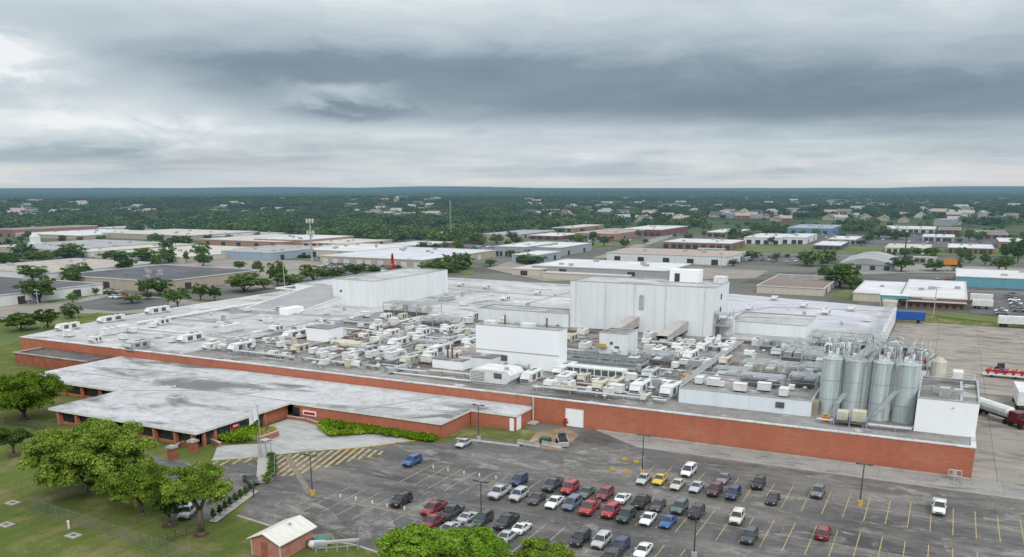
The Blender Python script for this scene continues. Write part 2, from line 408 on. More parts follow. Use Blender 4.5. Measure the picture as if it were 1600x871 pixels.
MT['red_paint'] = mat('red_paint', noisy((.42, .02, .02), (.33, .03, .025), 1.0), .5)
MT['orange'] = mat('orange_paint', noisy((.62, .24, .03), (.5, .2, .05), 1.0), .6)
MT['blue_paint'] = mat('blue_paint', noisy((.02, .10, .38), (.025, .08, .28), .8), .5)
MT['sign_red'] = mat('sign_red', noisy((.42, .015, .02), (.38, .02, .02), .8), .5)
MT['sign_white'] = mat('sign_white', noisy((.8, .8, .79), (.75, .75, .74), .8), .5)
MT['flag'] = mat('flag_cloth', noisy((.75, .76, .78), (.6, .62, .66), .9), .8)
def bark_col(t, p): return t.mix(t.mr(t.noise(t.scl(p, (1, 1, .25)), 3, 4, .65), .35, .65), (.075, .06, .045), (.15, .125, .10))
MT['bark'] = mat('bark', bark_col, .95)
MT['bark_far'] = mat('far_bark', (.06, .05, .04), .95, haze=True)
def leaf_mat(name, stops, haze=False, transl=.22):
    m = bpy.data.materials.new(name); m.use_nodes = True; t = NT(m.node_tree); t.n.clear()
    g = t.node('ShaderNodeNewGeometry'); oi = t.node('ShaderNodeObjectInfo')
    isl = g.outputs['Random Per Island']; pos = g.outputs['Position']
    k = t.m('ADD', t.m('MULTIPLY', isl, .5), t.m('MULTIPLY', t.mr(t.noise(pos, .35 if not haze else .02, 4), .3, .7), .5))
    c = t.ramp(k, stops)
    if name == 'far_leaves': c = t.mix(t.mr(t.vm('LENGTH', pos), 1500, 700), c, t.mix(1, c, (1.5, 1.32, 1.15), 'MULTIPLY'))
    v = t.m('ADD', .66, t.m('MULTIPLY', oi.outputs['Random'], .68))
    c = t.mix(1, c, t.comb(v, t.m('ADD', t.m('MULTIPLY', v, .8), .2), t.m('ADD', .6, t.m('MULTIPLY', oi.outputs['Random'], .8))), 'MULTIPLY')
    df = t.node('ShaderNodeBsdfDiffuse'); tr = t.node('ShaderNodeBsdfTranslucent'); t.l.new(c, df.inputs[0]); t.l.new(c, tr.inputs[0])
    mx = t.node('ShaderNodeMixShader'); mx.inputs[0].default_value = transl; t.l.new(df.outputs[0], mx.inputs[1]); t.l.new(tr.outputs[0], mx.inputs[2])
    finish(t, mx.outputs[0], haze); m.cycles.emission_sampling = 'NONE'
    return m
MT['leaf'] = leaf_mat('leaves', [(.1, (.055, .10, .014)), (.5, (.145, .225, .032)), (.9, (.30, .385, .07))])
MT['leaf_bright'] = leaf_mat('bright_leaves', [(.1, (.06, .125, .012)), (.5, (.15, .27, .025)), (.9, (.28, .40, .06))])
MT['leaf_dark'] = leaf_mat('dark_leaves', [(.1, (.026, .055, .015)), (.5, (.06, .11, .026)), (.9, (.12, .18, .045))])
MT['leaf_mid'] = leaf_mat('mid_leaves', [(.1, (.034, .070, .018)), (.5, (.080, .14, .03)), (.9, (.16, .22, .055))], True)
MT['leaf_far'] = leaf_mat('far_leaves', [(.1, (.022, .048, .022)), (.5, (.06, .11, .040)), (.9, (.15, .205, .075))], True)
MT['hedge'] = leaf_mat('hedge_leaves', [(.1, (.06, .12, .010)), (.5, (.16, .27, .02)), (.9, (.30, .40, .045))])
MT['hedge_yellow'] = leaf_mat('yellow_shrub_leaves', [(.1, (.12, .13, .015)), (.5, (.26, .24, .025)), (.9, (.38, .32, .06))])
# ------------------------------------------------------------------ ground: one sheet to the horizon
def ground_col(t, p):
    X, Y, Z = t.xyz(p)
    near = t.mix(t.mr(t.noise(p, .012, 5, .65), .40, .60), (.13, .125, .115), (.085, .105, .04))
    b = t.node('ShaderNodeTexBrick'); t.l.new(p, b.inputs['Vector']); b.inputs['Scale'].default_value = .012; b.inputs['Brick Width'].default_value = 1.1; b.inputs['Row Height'].default_value = .7
    b.inputs['Mortar Size'].default_value = .05; b.inputs['Color1'].default_value = (0, 0, 0, 1); b.inputs['Color2'].default_value = (1, 1, 1, 1); b.inputs['Mortar'].default_value = (.5, .5, .5, 1)
    lots = t.ramp(b.outputs[0], [(0, (.06, .06, .063)), (.3, (.20, .19, .175)), (.5, (.14, .135, .13)), (.7, (.085, .115, .035)), (.85, (.10, .10, .10)), (1, (.26, .235, .20))])
    near = t.mix(.65, near, lots)
    near = t.mix(t.m('MULTIPLY', t.mr(t.noise(p, .05, 4, .7), .5, .6), .6), near, (.19, .175, .155))
    green = t.mix(t.mr(t.noise(p, .006, 4, .6), .4, .6), (.035, .055, .022), (.085, .105, .04))
    d = t.vm('LENGTH', p)
    edge = t.m('ADD', d, t.m('MULTIPLY', t.m('SUBTRACT', t.noise(p, .004, 4, .6), .5), 700))
    c = t.mix(t.mr(edge, 760, 1050), near, green)
    fields = t.mr(t.noise(t.scl(p, (.5, 1.3, 1)), .0016, 4, .6), .56, .62)
    return t.mix(t.m('MULTIPLY', t.m('MULTIPLY', fields, t.mr(d, 2600, 4200)), .7), c, (.14, .145, .075))
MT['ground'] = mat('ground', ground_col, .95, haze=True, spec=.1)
def relief(x, y):
    d = math.hypot(x, y)
    if d < 900: return 0.0
    s = min(1, (d-900)/750); s = s*s*(3-2*s); e = max(0, min(1, (d-2400)/1500))
    base = s*(1-.75*e)*(7.5+5*math.sin(x*.0019+.6)*math.sin(y*.0023+1.1)+3.5*math.sin(x*.0046-y*.0031))
    if d < 2600: return base
    k = min(1, (d-2600)/6000)
    return base+max(0, min(1, (d-8500)/5000))*(22+13*math.sin(math.atan2(x, y)*9+1.0)+9*math.sin(math.atan2(x, y)*31+d*.0004))+k*(14*math.sin(x*.00042+1.3)*math.sin(y*.00037+.4)+9*math.sin(x*.0011+y*.0007)+5*math.sin(x*.0023-y*.0019+2)+4)
def make_ground():
    rad = [0, 60, 120, 200, 300, 450, 700, 880, 980, 1080, 1180, 1280, 1380, 1500, 1620, 1760, 1900, 2100, 2300, 2500, 3000, 3600, 4300, 5100, 6000, 7000, 8200, 9600, 11200, 13000, 15500, 19000, 24000, 32000, 60000]
    na = 256; b = MB()
    for r in rad:
        for k in range(na):
            a = 2*math.pi*k/na; x, y = r*math.sin(a), r*math.cos(a); b.v.append((x, y, relief(x, y) if r < 22000 else 0))
    for i in range(len(rad)-1):
        for k in range(na):
            j = (k+1) % na
            if i == 0: b.f.append((0, na+j, na+k)) if False else b.f.append((k, na+k, na+j))
            else: b.f.append((i*na+k, (i+1)*na+k, (i+1)*na+j, i*na+j))
            b.mi.append(0)
    # face normals upwards
    b.f = [tuple(reversed(f)) for f in b.f]
    struct(b.build('ground', MT['ground'], smooth=True))
make_ground()
def sheet(name, poly, z, m, label=None):
    b = MB(); b.quad(*[(x, y, z) for x, y in poly]); return struct(b.build(name, m), label)
def sheet_px(name, px, z, m, label=None): return sheet(name, [G(x, y) for x, y in px], z, m, label)

sheet('lawn', [(-330, 40), (-55, 40), (-55, 92), (-78, 140), (-150, 147), (-224, 147), (-224, 185), (-330, 185)], .012, MT['lawn'])
sheet('lawn', [(-330, 185), (-224.5, 185), (-224.5, 262), (-250, 262), (-330, 240)], .012, MT['drygrass'])
LOT = [G(330, 728), G(432, 714), G(560, 700), G(620, 692), G(690, 692), G(724, 688), G(815, 699), G(838, 690), G(880, 678)]
sheet('parking_lot', LOT+[(-56, 146.7), (-45, 139.6), (140, 139.6), (140, 30), (-10, 30), (-46, 84), G(560, 853), G(455, 832), G(372, 806), G(405, 763), G(410, 752), G(330, 752)], .030, MT['asphalt'])
sheet('driveway', [G(330, 740), G(410, 752), G(398, 766), G(328, 812), G(262, 814), G(250, 800), G(285, 772), G(240, 744), G(150, 718), G(40, 702), G(40, 688), G(160, 700), G(295, 722)], .024, MT['asphalt'])
sheet('road', [(-56, 146.9), (-45.5, 139.8), (140, 139.8), (140, 146.9)], .036, MT['concrete'])
sheet('yard', [(7.5, 146.9), (260, 146.9), (260, 322), (-13, 322), (-13, 176), (7.5, 176)], .020, MT['yard'])
sheet('yard', [(-13, 322.2), (260, 322.2), (260, 352), (-13, 352)], .016, MT['drygrass'])
sheet('street', [(-420, 303), (-224.5, 303), (-224.5, 312), (-420, 312)], .018, MT['concrete'])
sheet('patchy_grass', [G(655, 686), G(738, 661), G(820, 668), G(842, 678), G(818, 693), G(740, 682), G(700, 684)], .040, MT['drygrass'])
sheet('bare_soil', [G(838, 676), G(884, 668), G(905, 680), G(880, 705), G(850, 702), G(822, 695)], .048, MT['soil'])
sheet('bare_soil', [G(466, 836), G(520, 834), G(524, 846), G(462, 852)], .034, MT['soil'])
sheet('plaza', [G(332, 719), G(395, 714.5), G(428, 711), G(524, 702.5), G(579, 697.5), G(620, 691.5), G(672, 685), G(655, 680), G(600, 676), G(505, 684), G(440, 686), G(404, 694), G(340, 697)], .042, MT['plaza'])
sheet('plaza', [G(434, 689), G(522, 686), G(514, 664), (-100, 127.95), (-113.3, 127.95), (-113.3, 111)], .046, MT['plaza'])
def kerb(px, label=None, w=.35, h=.13, closed=False, m='kerb'):
    pts = [G(*p) for p in px]; b = MB()
    for a, c in zip(pts, pts[1:]):
        d = math.hypot(c[0]-a[0], c[1]-a[1]); b.obox(((a[0]+c[0])/2, (a[1]+c[1])/2), d+w*.9, w, .0, h, math.atan2(c[1]-a[1], c[0]-a[0]))
    return struct(b.build('kerb', MT[m]), label)
kerb([(332, 720), (395, 715.5), (428, 712)]); kerb([(524, 703.5), (579, 698.5), (620, 692.5), (672, 686), (690, 684)], m='yellow'); kerb([(716, 686), (815, 698), (836, 688)], w=.9)
kerb([(372, 807), (455, 833), (560, 854), (600, 868)])
b = MB(); b.box(-45.3, 90, 139.55, 139.75, 0, .14); struct(b.build('kerb', MT['kerb']))
b = MB(); b.box(-55.5, 7.3, 146.2, 146.9, .02, .16); struct(b.build('kerb', MT['kerb']))

# ------------------------------------------------------------------ painted lines
def clip_seg(p, d, poly):
    hits = []
    n = len(poly)
    for i in range(n):
        a = poly[i]; c = poly[(i+1) % n]; ex, ey = c[0]-a[0], c[1]-a[1]
        den = d[0]*ey-d[1]*ex
        if abs(den) < 1e-9: continue
        t = ((a[0]-p[0])*ey-(a[1]-p[1])*ex)/den; u = ((a[0]-p[0])*d[1]-(a[1]-p[1])*d[0])/den
        if 0 <= u < 1: hits.append(t)
    hits.sort(); return list(zip(hits[::2], hits[1::2]))
STALL = 2.76
def lines():
    rr = random.Random(3); yb = MB(); wb = MB()
    for (y0, y1, xa, xb) in ((120.2, 131.0, -39.5, 66), (104.7, 115.4, -72.5, 66), (89.0, 99.6, -80.0, 66)):
        k = 0; x = -11.55-STALL*30
        while x < xb:
            x += STALL
            if x < xa: continue
            a, c = y0+rr.uniform(-.25, .3), y1+rr.uniform(-.3, .25)
            far = x > -44 and not (y0 < 100 and x < -30)
            (yb if far else wb).quad((x-.06, a, .036), (x+.06, a, .036), (x+.06, c, .036), (x-.06, c, .036))
        ym = (y0+y1)/2
        wb.quad((xa, ym-.06, .0358), (66, ym-.06, .0358), (66, ym+.06, .0358), (xa, ym+.06, .0358))
    struct(yb.build('parking_line', MT['line'])); struct(wb.build('parking_line', MT['line_w']))
    # hatched no-parking field by the plaza
    hb = MB()
    def hatch(px, step, w, ang):
        poly = [G(*q) for q in px]; d = (math.cos(ang), math.sin(ang)); nrm = (-d[1], d[0])
        pr = [q[0]*nrm[0]+q[1]*nrm[1] for q in poly]; s = min(pr)+.3
        while s < max(pr):
            for t0, t1 in clip_seg((nrm[0]*s, nrm[1]*s), d, poly):
                a = (nrm[0]*s+d[0]*t0, nrm[1]*s+d[1]*t0); c = (nrm[0]*s+d[0]*t1, nrm[1]*s+d[1]*t1); ox, oy = nrm[0]*w/2, nrm[1]*w/2
                if abs(t1-t0) > .4: hb.quad((a[0]-ox, a[1]-oy, .036), (c[0]-ox, c[1]-oy, .036), (c[0]+ox, c[1]+oy, .036), (a[0]+ox, a[1]+oy, .036))
            s += step
    p, q = G(461, 740), G(505, 708); ang = math.atan2(q[1]-p[1], q[0]-p[0])
    hatch([(430, 712), (524, 704), (562, 700), (600, 706), (588, 713), (560, 718), (520, 728), (455, 744), (432, 744)], 1.25, .5, ang)
    hatch([(330, 722), (404, 715), (404, 721), (336, 729)], 1.6, .45, ang)
    struct(hb.build('hatched_marking', mat('hatch_yellow', worn_line((.55, .40, .13), (.22, .18, .11), .42), .8)))
    rb = MB()          # rusty seam strip from the plaza to the lamp base and the worn bay around it
    a, c = G(448, 712), G(484, 772); ang = math.atan2(c[1]-a[1], c[0]-a[0]); L = math.hypot(c[0]-a[0], c[1]-a[1])
    rb.obox(((a[0]+c[0])/2, (a[1]+c[1])/2), L, .9, .03, .040, ang)
    for (u, v) in (((497, 774), (660, 806)), ((460, 787), (486, 776)), ((463, 790), (500, 778)), ((550, 708), (612, 724)), ((612, 724), (700, 742)), ((700, 742), (775, 752))):
        a, c = G(*u), G(*v); rb.obox(((a[0]+c[0])/2, (a[1]+c[1])/2), math.hypot(c[0]-a[0], c[1]-a[1]), .28, .03, .0385, math.atan2(c[1]-a[1], c[0]-a[0]))
    struct(rb.build('worn_strip', mat('worn_strip', noisy((.26, .20, .13), (.15, .135, .12), .9), .9)))
lines()

# ------------------------------------------------------------------ the factory: walls, roof, blocks
RZ = 5.0
def factory():
    root = thing('factory', 'sprawling low factory with long red brick front wall and pale flat roof crowded with equipment', 'factory', (-110, 146.9, 0))
    def P(o): o.location = (110, -146.9, 0); o.parent = root; return o
    b = MB(); b.box(-223.5, 7.45, 146.9, 147.5, 0, RZ-.02, skip='b'); front = P(b.build('front_wall', MT['brick']))
    d = MB(); d.box(-61.9, -58.5, 146.78, 146.86, .12, 3.4); d.box(-62.1, -58.3, 146.82, 146.88, .1, 3.6, m=1); d = d.build('loading_door', [MT['panel2'], MT['white_paint']], front, label='white roll-up door in the brick wall')
    for x0, x1, y0, y1 in ((6.9, 7.45, 147.6, 176), (-14, -13.5, 176, 318)): b = MB(); b.box(x0, x1, y0, y1, 0, RZ-.02); P(b.build('side_wall', MT['panel']))
    for (xa, ya), (xb, yb_) in (((-223.4, 147.2), (-230, 180)), ((-230, 180), (-232, 205)), ((-232, 205), (-232, 262)), ((-232, 262), (-226, 300))):
        b = MB(); L = math.hypot(xb-xa, yb_-ya); b.obox(((xa+xb)/2, (ya+yb_)/2), L, .3, 0, RZ+.12, math.atan2(yb_-ya, xb-xa)); P(b.build('side_wall', MT['panel']))
    poly = [(-223.4, 147.2), (7.35, 147.2), (7.35, 176), (-13.6, 176), (-13.6, 318), (-72, 333), (-205, 338), (-226, 300), (-232, 262), (-232, 205), (-230, 180)]
    b = MB(); b.prism(poly, RZ-.5, RZ, m=0)
    P(b.build('roof_deck', MT['roof']))
    b = MB(); b.quad(*[(x, y, RZ+.012) for x, y in ((-71, 249), (-13.9, 262.5), (-13.9, 317.5), (-72, 332))]); P(b.build('roof_sheet', MT['rooflilac'], label='pale lilac roof sheet behind the tall white block'))
    b = MB(); b.quad(*[(x, y, RZ+.012) for x, y in ((-165, 147.8), (7, 147.8), (7, 175.5), (-30, 232), (-165, 232))]); P(b.build('roof_sheet', MT['roofdk'], label='dark stained roof sheet under the equipment'))
    b = MB()
    b.box(-223.6, 7.55, 146.8, 147.75, RZ-.02, RZ+.14)
    b.box(-14.3, -13.4, 176, 318, RZ-.02, RZ+.12); b.box(6.8, 7.55, 147.8, 176, RZ-.02, RZ+.14)
    P(b.build('parapet_cap', MT['cap']))
    b = MB(); b.box(-187, -77, 146.72, 146.78, RZ-.55, RZ-.3)   # gutter shadow line
    # seams that divide the roof
    s = MB()
    for x0, y0, x1, y1 in ((-215, 170, -150, 172), (-214, 190, -196, 191), (-196, 191, -196, 215), (-209, 214, -160, 216), (-210, 236, -185, 236), (-170, 172, -170, 214), (-72, 252, -52, 300), (-52, 300, -15, 307), (-205, 300, -100, 292), (-130, 250, -130, 334), (-165, 262, -98, 262)):
        L = math.hypot(x1-x0, y1-y0); s.obox(((x0+x1)/2, (y0+y1)/2), L, .5, RZ, RZ+.28, math.atan2(y1-y0, x1-x0))
    P(s.build('expansion_joint', MT['grey_metal']))
    def block(name, x0, x1, y0, y1, z1, wall, roof, label, cap='grey_metal', lip=.25):
        b = MB(); b.box(x0, x1, y0, y1, RZ-.2, z1, m=0, skip='bt'); o = P(b.build(name, MT[wall], label=label))
        b = MB(); b.quad((x0, y0, z1-lip), (x1, y0, z1-lip), (x1, y1, z1-lip), (x0, y1, z1-lip)); b.build('roof', MT[roof], o)
        b = MB()
        for q in ((x0-.06, x1+.06, y0-.06, y0+.22), (x0-.06, x1+.06, y1-.22, y1+.06), (x0-.06, x0+.22, y0+.23, y1-.23), (x1-.22, x1+.06, y0+.23, y1-.23)): b.box(*q, z1-.12, z1+.06)
        b.build('coping', MT[cap], o)
        return o
    o = block('tower_block', -96.7, -55.0, 230.8, 248.5, 18.4, 'panel', 'roof', 'tallest windowless white panel block')
    b = MB(); b.box(-75.8, -74.4, 230.66, 230.78, 11.3, 15.2); b.box(-75.4, -74.8, 230.6, 230.7, 15.0, 15.5); b.build('wall_vent', mat('dirty_panel', noisy((.30, .35, .36), (.42, .47, .48), 1.0), .7), o)
    for zz in (7.2, 10.8, 14.4): b = MB(); b.box(-54.98, -54.86, 238.9, 239.9, zz, zz+1.5); b.build('louvre', MT['dark_metal'], o)
    for xx in (-94.9, -85.8, -77.2, -68.2, -57.4): b = MB(); b.box(xx, xx+.22, 230.6, 230.78, RZ, 18.2); b.build('downpipe', MT['white_paint'], o)
    b = MB(); b.box(-71, -62.5, 243, 247.5, 18.2, 21.6); b.quad((-69.5, 242.9, 18.3), (-68.0, 242.9, 18.3), (-68.0, 242.9, 20.6), (-69.5, 242.9, 20.6), m=1); b.build('roof_hut', [MT['panel2'], MT['dark_metal']], o)
    b = MB(); b.box(-58.5, -55.3, 244.0, 247.8, 18.2, 20.0); b.build('roof_hut', MT['white_paint'], o)
    o = block('tower_block', -189.5, -171.4, 239.7, 287, 13.9, 'panel', 'roof', 'tall white block beside the sloping roof')
    b = MB(); b.tube((-186.0, 239.5, 9.9), (-186.0, 239.8, 9.9), .4, n=10); b.build('round_vent', MT['dark_metal'], o)
    block('low_block', -220, -189.7, 256, 300, 9.2, 'panel', 'roof', 'lower pale block behind the sloping roof')
    # lean-to with the long slope
    b = MB(); x0, x1, y0, y1 = -209, -186, 218, 253
    b.quad((x0, y0, 5.3), (x1, y0, 5.3), (x1, y1, 9.3), (x0, y1, 9.3), m=1); b.quad((x0, y0, 4.8), (x1, y0, 4.8), (x1, y0, 5.3), (x0, y0, 5.3)); b.quad((x1, y0, 4.8), (x1, y1, 4.8), (x1, y1, 9.3), (x1, y0, 5.3)); b.quad((x0, y0, 4.8), (x0, y0, 5.3), (x0, y1, 9.3), (x0, y1, 4.8)); b.quad((x0, y1, 4.8), (x0, y1, 9.3), (x1, y1, 9.3), (x1, y1, 4.8))
    o = P(b.build('lean_to', [MT['panel'], mat('slope_roof', noisy((.29, .285, .29), (.345, .34, .345), .1), .7)], label='long sloping grey roof rising to the white block'))
    for xx in (x0, x1): b = MB(); b.tube((xx, y0, 5.36), (xx, y1, 9.36), .22, n=6); b.build('coping', MT['white_paint'], o)
    b = MB(); b.box(-189.5, -186.2, 212, 219.9, 5.0, 7.0); b.build('bulkhead', MT['panel2'], o)
    o = block('penthouse', -94.6, -73.8, 170.4, 174.9, 14.3, 'panel2', 'roof', 'bright white windowless penthouse')
    b = MB(); b.box(-94.66, -73.74, 170.30, 170.38, 8.55, 8.7); b.build('ledge', MT['grey_metal'], o)
    b = MB(); b.box(-90.5, -86.5, 170.2, 170.38, 6.4, 7.7); b.build('louvre', MT['grille'], o)
    for q in ((-93, -90.5, 171.5, 173.5, 14.0, 15.0), (-84, -81, 172, 174, 14.0, 14.9)): b = MB(); b.box(*q); b.build('roof_hatch', MT['white_paint'], o)
    for q in (-89, -78.5): b = MB(); b.tube((q, 174.2, 14), (q, 174.2, 16.2), .2); b.build('flue', MT['rust'], o)
    o = block('plant_room', -74, -66.9, 195.6, 203.6, 10.2, 'panel', 'roofdk', 'small white plant room with dark roof')
    b = MB(); b.box(-70.0, -68.8, 195.48, 195.58, 5.1, 7.1); b.box(-71.2, -70.5, 195.48, 195.58, 7.4, 8.1); b.build('door', MT['grille'], o)
    b = MB(); b.box(-74.2, -71.8, 194.6, 195.5, 6.6, 6.75); b.box(-74.2, -71.8, 194.55, 194.62, 6.7, 7.6); b.build('balcony', MT['yellow'], o)
    block('low_block', -53, -32, 241.5, 262, 8.3, 'panel', 'roof', 'long low white block beyond the roof yard')
    block('low_block', -127, -97, 230.4, 240, 8.8, 'panel', 'roof', 'low grey-white block beside the tallest block')
    o = block('low_block', -42.5, -18.5, 155.4, 171.5, 7.9, 'panel3', 'roofdk', 'long low white block with blotched dark roof near the silos')
    b = MB(); b.box(-24.6, -23.1, 155.2, 155.36, 6.1, 7.1); b.build('louvre', MT['grille'], o)
    b = MB(); b.box(-18.48, -17.5, 156.5, 165, 4.8, 7.4); b.build('end_panel', mat('tan_panel', noisy((.33, .29, .22), (.24, .2, .15), .5), .8), o)
    o = block('end_block', -1.7, 7.42, 153.6, 172.3, 10.8, 'panel2', 'roofdk', 'bright white end block beside the silos')
    b = MB(); b.tube((3.7, 153.4, 9.6), (3.7, 153.7, 9.6), .12, n=8); b.build('wall_lamp', MT['grey_metal'], o)
    b = MB(); b.box(1.4, 3.0, 157, 158.6, 10.5, 12.0); b.box(3.6, 5.0, 160, 161.5, 10.5, 11.3); b.tube((.4, 160, 10.5), (.4, 160, 11.6), .3, m=1); b.box(4.6, 5.0, 154.5, 171, 10.55, 10.7, m=1); b.build('roof_unit', [MT['galv'], MT['grey_metal']], o)
    # stair tower and bridges at the tall block
    b = MB()
    for zz in (8.0, 11.2): b.box(-54.7, -50.5, 232, 236, zz, zz+.2)
    for xx in (-54.6, -50.6):
        for yy in (232.1, 235.9): b.tube((xx, yy, 5), (xx, yy, 12.2), .12, n=6)
    for k in range(9): b.box(-54.3+k*.4, -53.9+k*.4, 232.4, 233.6, 8.3+k*.33, 8.4+k*.33)
    b.box(-54.2, -51, 236.3, 240, 5, 9.6, m=1)
    P(b.build('stair_tower', [MT['grey_metal'], MT['panel']]))
    for (x0, x1, y0, y1, z0, z1) in ((-78.5, -75.5, 212, 230.6, 6.4, 9.4), (-64.5, -61.5, 211, 230.6, 6.2, 9.0)):
        b = MB(); b.box(x0, x1, y0, y1, z0, z0+.25); b.quad((x0, y0, z0+1.6), (x1, y0, z0+1.6), (x1, y1, z1), (x0, y1, z1)); b.quad((x1, y0, z0), (x1, y1, z0), (x1, y1, z1), (x1, y0, z0+1.6)); b.quad((x0, y0, z0), (x0, y0, z0+1.6), (x0, y1, z1), (x0, y1, z0))
        for yy in (y0+.3, y0+7): b.tube((x0+.2, yy, 5), (x0+.2, yy, z0), .12); b.tube((x1-.2, yy, 5), (x1-.2, yy, z0), .12)
        P(b.build('covered_bridge', mat('bridge_panel', noisy((.36, .33, .31), (.48, .46, .44), .6), .8)))
    # low brick office in front of the wall's far end
    b = MB(); b.box(-214, -186.5, 138.5, 146.6, 0, 3.0, m=0, skip='bt'); o = P(b.build('brick_annex', MT['brickdk'], label='low brick annex with dark gravel roof'))
    b = MB(); b.quad(*[(x, y, 2.75) for x, y in ((-214, 138.5), (-186.5, 138.5), (-186.5, 146.6), (-214, 146.6))]); b.build('roof', MT['asphalt'], o)
    for q in ((-214.2, -186.3, 138.3, 138.8, 2.9, 3.12), (-214.2, -213.7, 138.9, 146.5, 2.9, 3.12)): b = MB(); b.box(*q); b.build('coping', MT['kerb'], o)
factory()

# ------------------------------------------------------------------ the office in front
def office():
    root = thing('office_building', 'low brick office with broad pale flat roof and dark ribbon windows beside the planted plaza', 'office', (-113.4, 103.5, 0))
    def P(o): o.location = (113.4, -103.5, 0); o.parent = root; return o
    poly = [(-184, 146.7), (-184, 120), (-152.3, 120), (-152.3, 103.5), (-113.4, 103.5), (-113.4, 128.1), (-78.5, 128.1), (-78.5, 139.2), (-68.8, 139.2), (-68.8, 146.7)]
    b = MB(); b.prism(poly, 2.75, 3.2, m=1, top=0); roof = P(b.build('roof', [MT['roofoff'], MT['white_paint']]))
    for (x, y, w) in ((-139, 112, 2.2), (-131, 109.5, 1.6), (-122.5, 113, 2.0), (-137, 121, 1.8), (-120.5, 122.5, 2.2), (-127, 132, 1.6), (-108, 134, 1.8), (-100, 138, 2.2), (-146, 127, 2.0), (-164, 133, 1.6), (-88, 134, 1.8), (-117, 117, 1.4)):
        b = MB(); b.box(x-w/2, x+w/2, y-w/2, y+w/2, 3.2, 3.36); b.box(x-w/2+.25, x+w/2-.25, y-w/2+.25, y+w/2-.25, 3.36, 3.46, m=1)
        b.build('skylight', [MT['white_paint'], MT['roofoff']], roof); b = MB(); b.tube((x+w*.9, y+.4, 3.2), (x+w*.9, y+.4, 3.6), .14, n=6); b.build('roof_vent', MT['white_paint'], roof)
    b = MB()
    for (x0, y0, x1, y1) in ((-183.5, 128.6, -110, 128.6), (-110, 128.6, -78.8, 137.0), (-152, 120.2, -135, 128.2), (-98, 128.6, -89, 146)):
        b.obox(((x0+x1)/2, (y0+y1)/2), math.hypot(x1-x0, y1-y0), .14, 3.2, 3.27, math.atan2(y1-y0, x1-x0))
    b.build('roof_seam', mat('roof_seam', noisy((.30, .30, .30), (.22, .21, .21), .4), .8), roof)
    # walls behind the overhang
    w = MB()
    w.box(-112.8, -79.0, 128.35, 128.6, 0, 2.74); w.box(-79.05, -78.8, 128.6, 139.3, 0, 2.74); w.box(-78.7, -69.1, 139.35, 139.6, 0, 2.74); w.box(-69.3, -69.05, 139.6, 146.7, 0, 2.74)
    w.box(-151.4, -114.6, 104.7, 104.95, 0, .55); w.box(-183, -151.5, 121.2, 121.45, 0, .5); w.box(-151.6, -151.35, 105, 121.2, 0, 2.74)
    w.box(-114.6, -114.4, 121.5, 128.3, 0, 2.74); w.box(-114.55, -114.35, 112.5, 115.0, 0, 2.74); w.box(-151.4, -150.0, 104.6, 104.99, 0, 2.74)
    wall = P(w.build('brick_wall', MT['brick']))
    for x in [-150.6+k*5.2 for k in range(7)]+[-115.2]:
        b = MB(); b.box(x, x+.55, 103.9, 104.65, 0, 2.74); P(b.build('brick_pier', MT['brick']))
    for x in (-182.5, -177, -171.2, -165.4, -159.6, -153.8):
        b = MB(); b.box(x, x+.5, 120.5, 121.1, 0, 2.74); P(b.build('brick_pier', MT['brick']))
    for y in (105.6, 108.2, 117.8, 121):
        b = MB(); b.box(-114.35, -113.8, y, y+.5, 0, 2.74); P(b.build('brick_pier', MT['brick']))
    for x in [-150+k*5.2 for k in range(7)]:
        b = MB(); b.box(x+.1, min(x+4.9, -114.7), 104.78, 104.86, .55, 2.74); o = P(b.build('window', MT['glass']))
        for q in range(5): f = MB(); f.box(x+.15+q*1.15, x+.22+q*1.15, 104.70, 104.77, .55, 2.74); f.build('mullion', MT['dark_metal'], o)
    for x in (-182, -176.2, -170.4, -164.6, -158.8):
        b = MB(); b.box(x, x+5.2, 121.26, 121.36, .5, 2.74); o = P(b.build('window', MT['glass']))
        for q in range(5): f = MB(); f.box(x+.15+q*1.2, x+.22+q*1.2, 121.18, 121.25, .5, 2.74); f.build('mullion', MT['dark_metal'], o)
    for y0, y1 in ((106.2, 112.4), (115.1, 117.7), (118.4, 120.9)):
        b = MB(); b.box(-114.52, -114.44, y0, y1, .3, 2.74); o = P(b.build('window', mat('blue_glass', noisy((.03, .05, .06), (.07, .10, .11), .5), .12, spec=.6)))
        n = int((y1-y0)/1.05)
        for q in range(n+1): f = MB(); f.box(-114.42, -114.34, y0+q*(y1-y0)/max(n, 1), y0+q*(y1-y0)/max(n, 1)+.08, .3, 2.74); f.build('mullion', MT['dark_metal'], o)
    b = MB(); b.box(-114.3, -114.2, 112.8, 114.7, 1.2, 2.5)
    b.box(-114.19, -114.16, 113.1, 114.4, 1.65, 2.05, m=1); P(b.build('wall_sign', [MT['sign_red'], MT['sign_white']], label='red wall sign with a white band'))
    b = MB(); b.box(-110.5, -107.2, 128.2, 128.32, .9, 1.9); b.box(-110.2, -107.5, 128.14, 128.19, 1.15, 1.65, m=1); P(b.build('wall_sign', [MT['sign_white'], MT['sign_red']], label='white wall sign with a faint red band'))
    b = MB(); b.box(-113.0, -111.4, 128.2, 128.3, 0, 2.3); P(b.build('door', MT['glass']))
    b = MB(); b.box(-70.2, -69.35, 139.2, 139.32, 0, 2.4); b.box(-69.04, -68.95, 139.8, 141.6, 0, 2.6); P(b.build('door', MT['panel2']))
    b = MB(); b.tube((-68.6, 146.2, 0), (-68.6, 146.2, 5.2), .16); b.box(-69.2, -67.4, 144.6, 146.4, .1, .45); P(b.build('drain_pipe', MT['cream_paint']))
office()

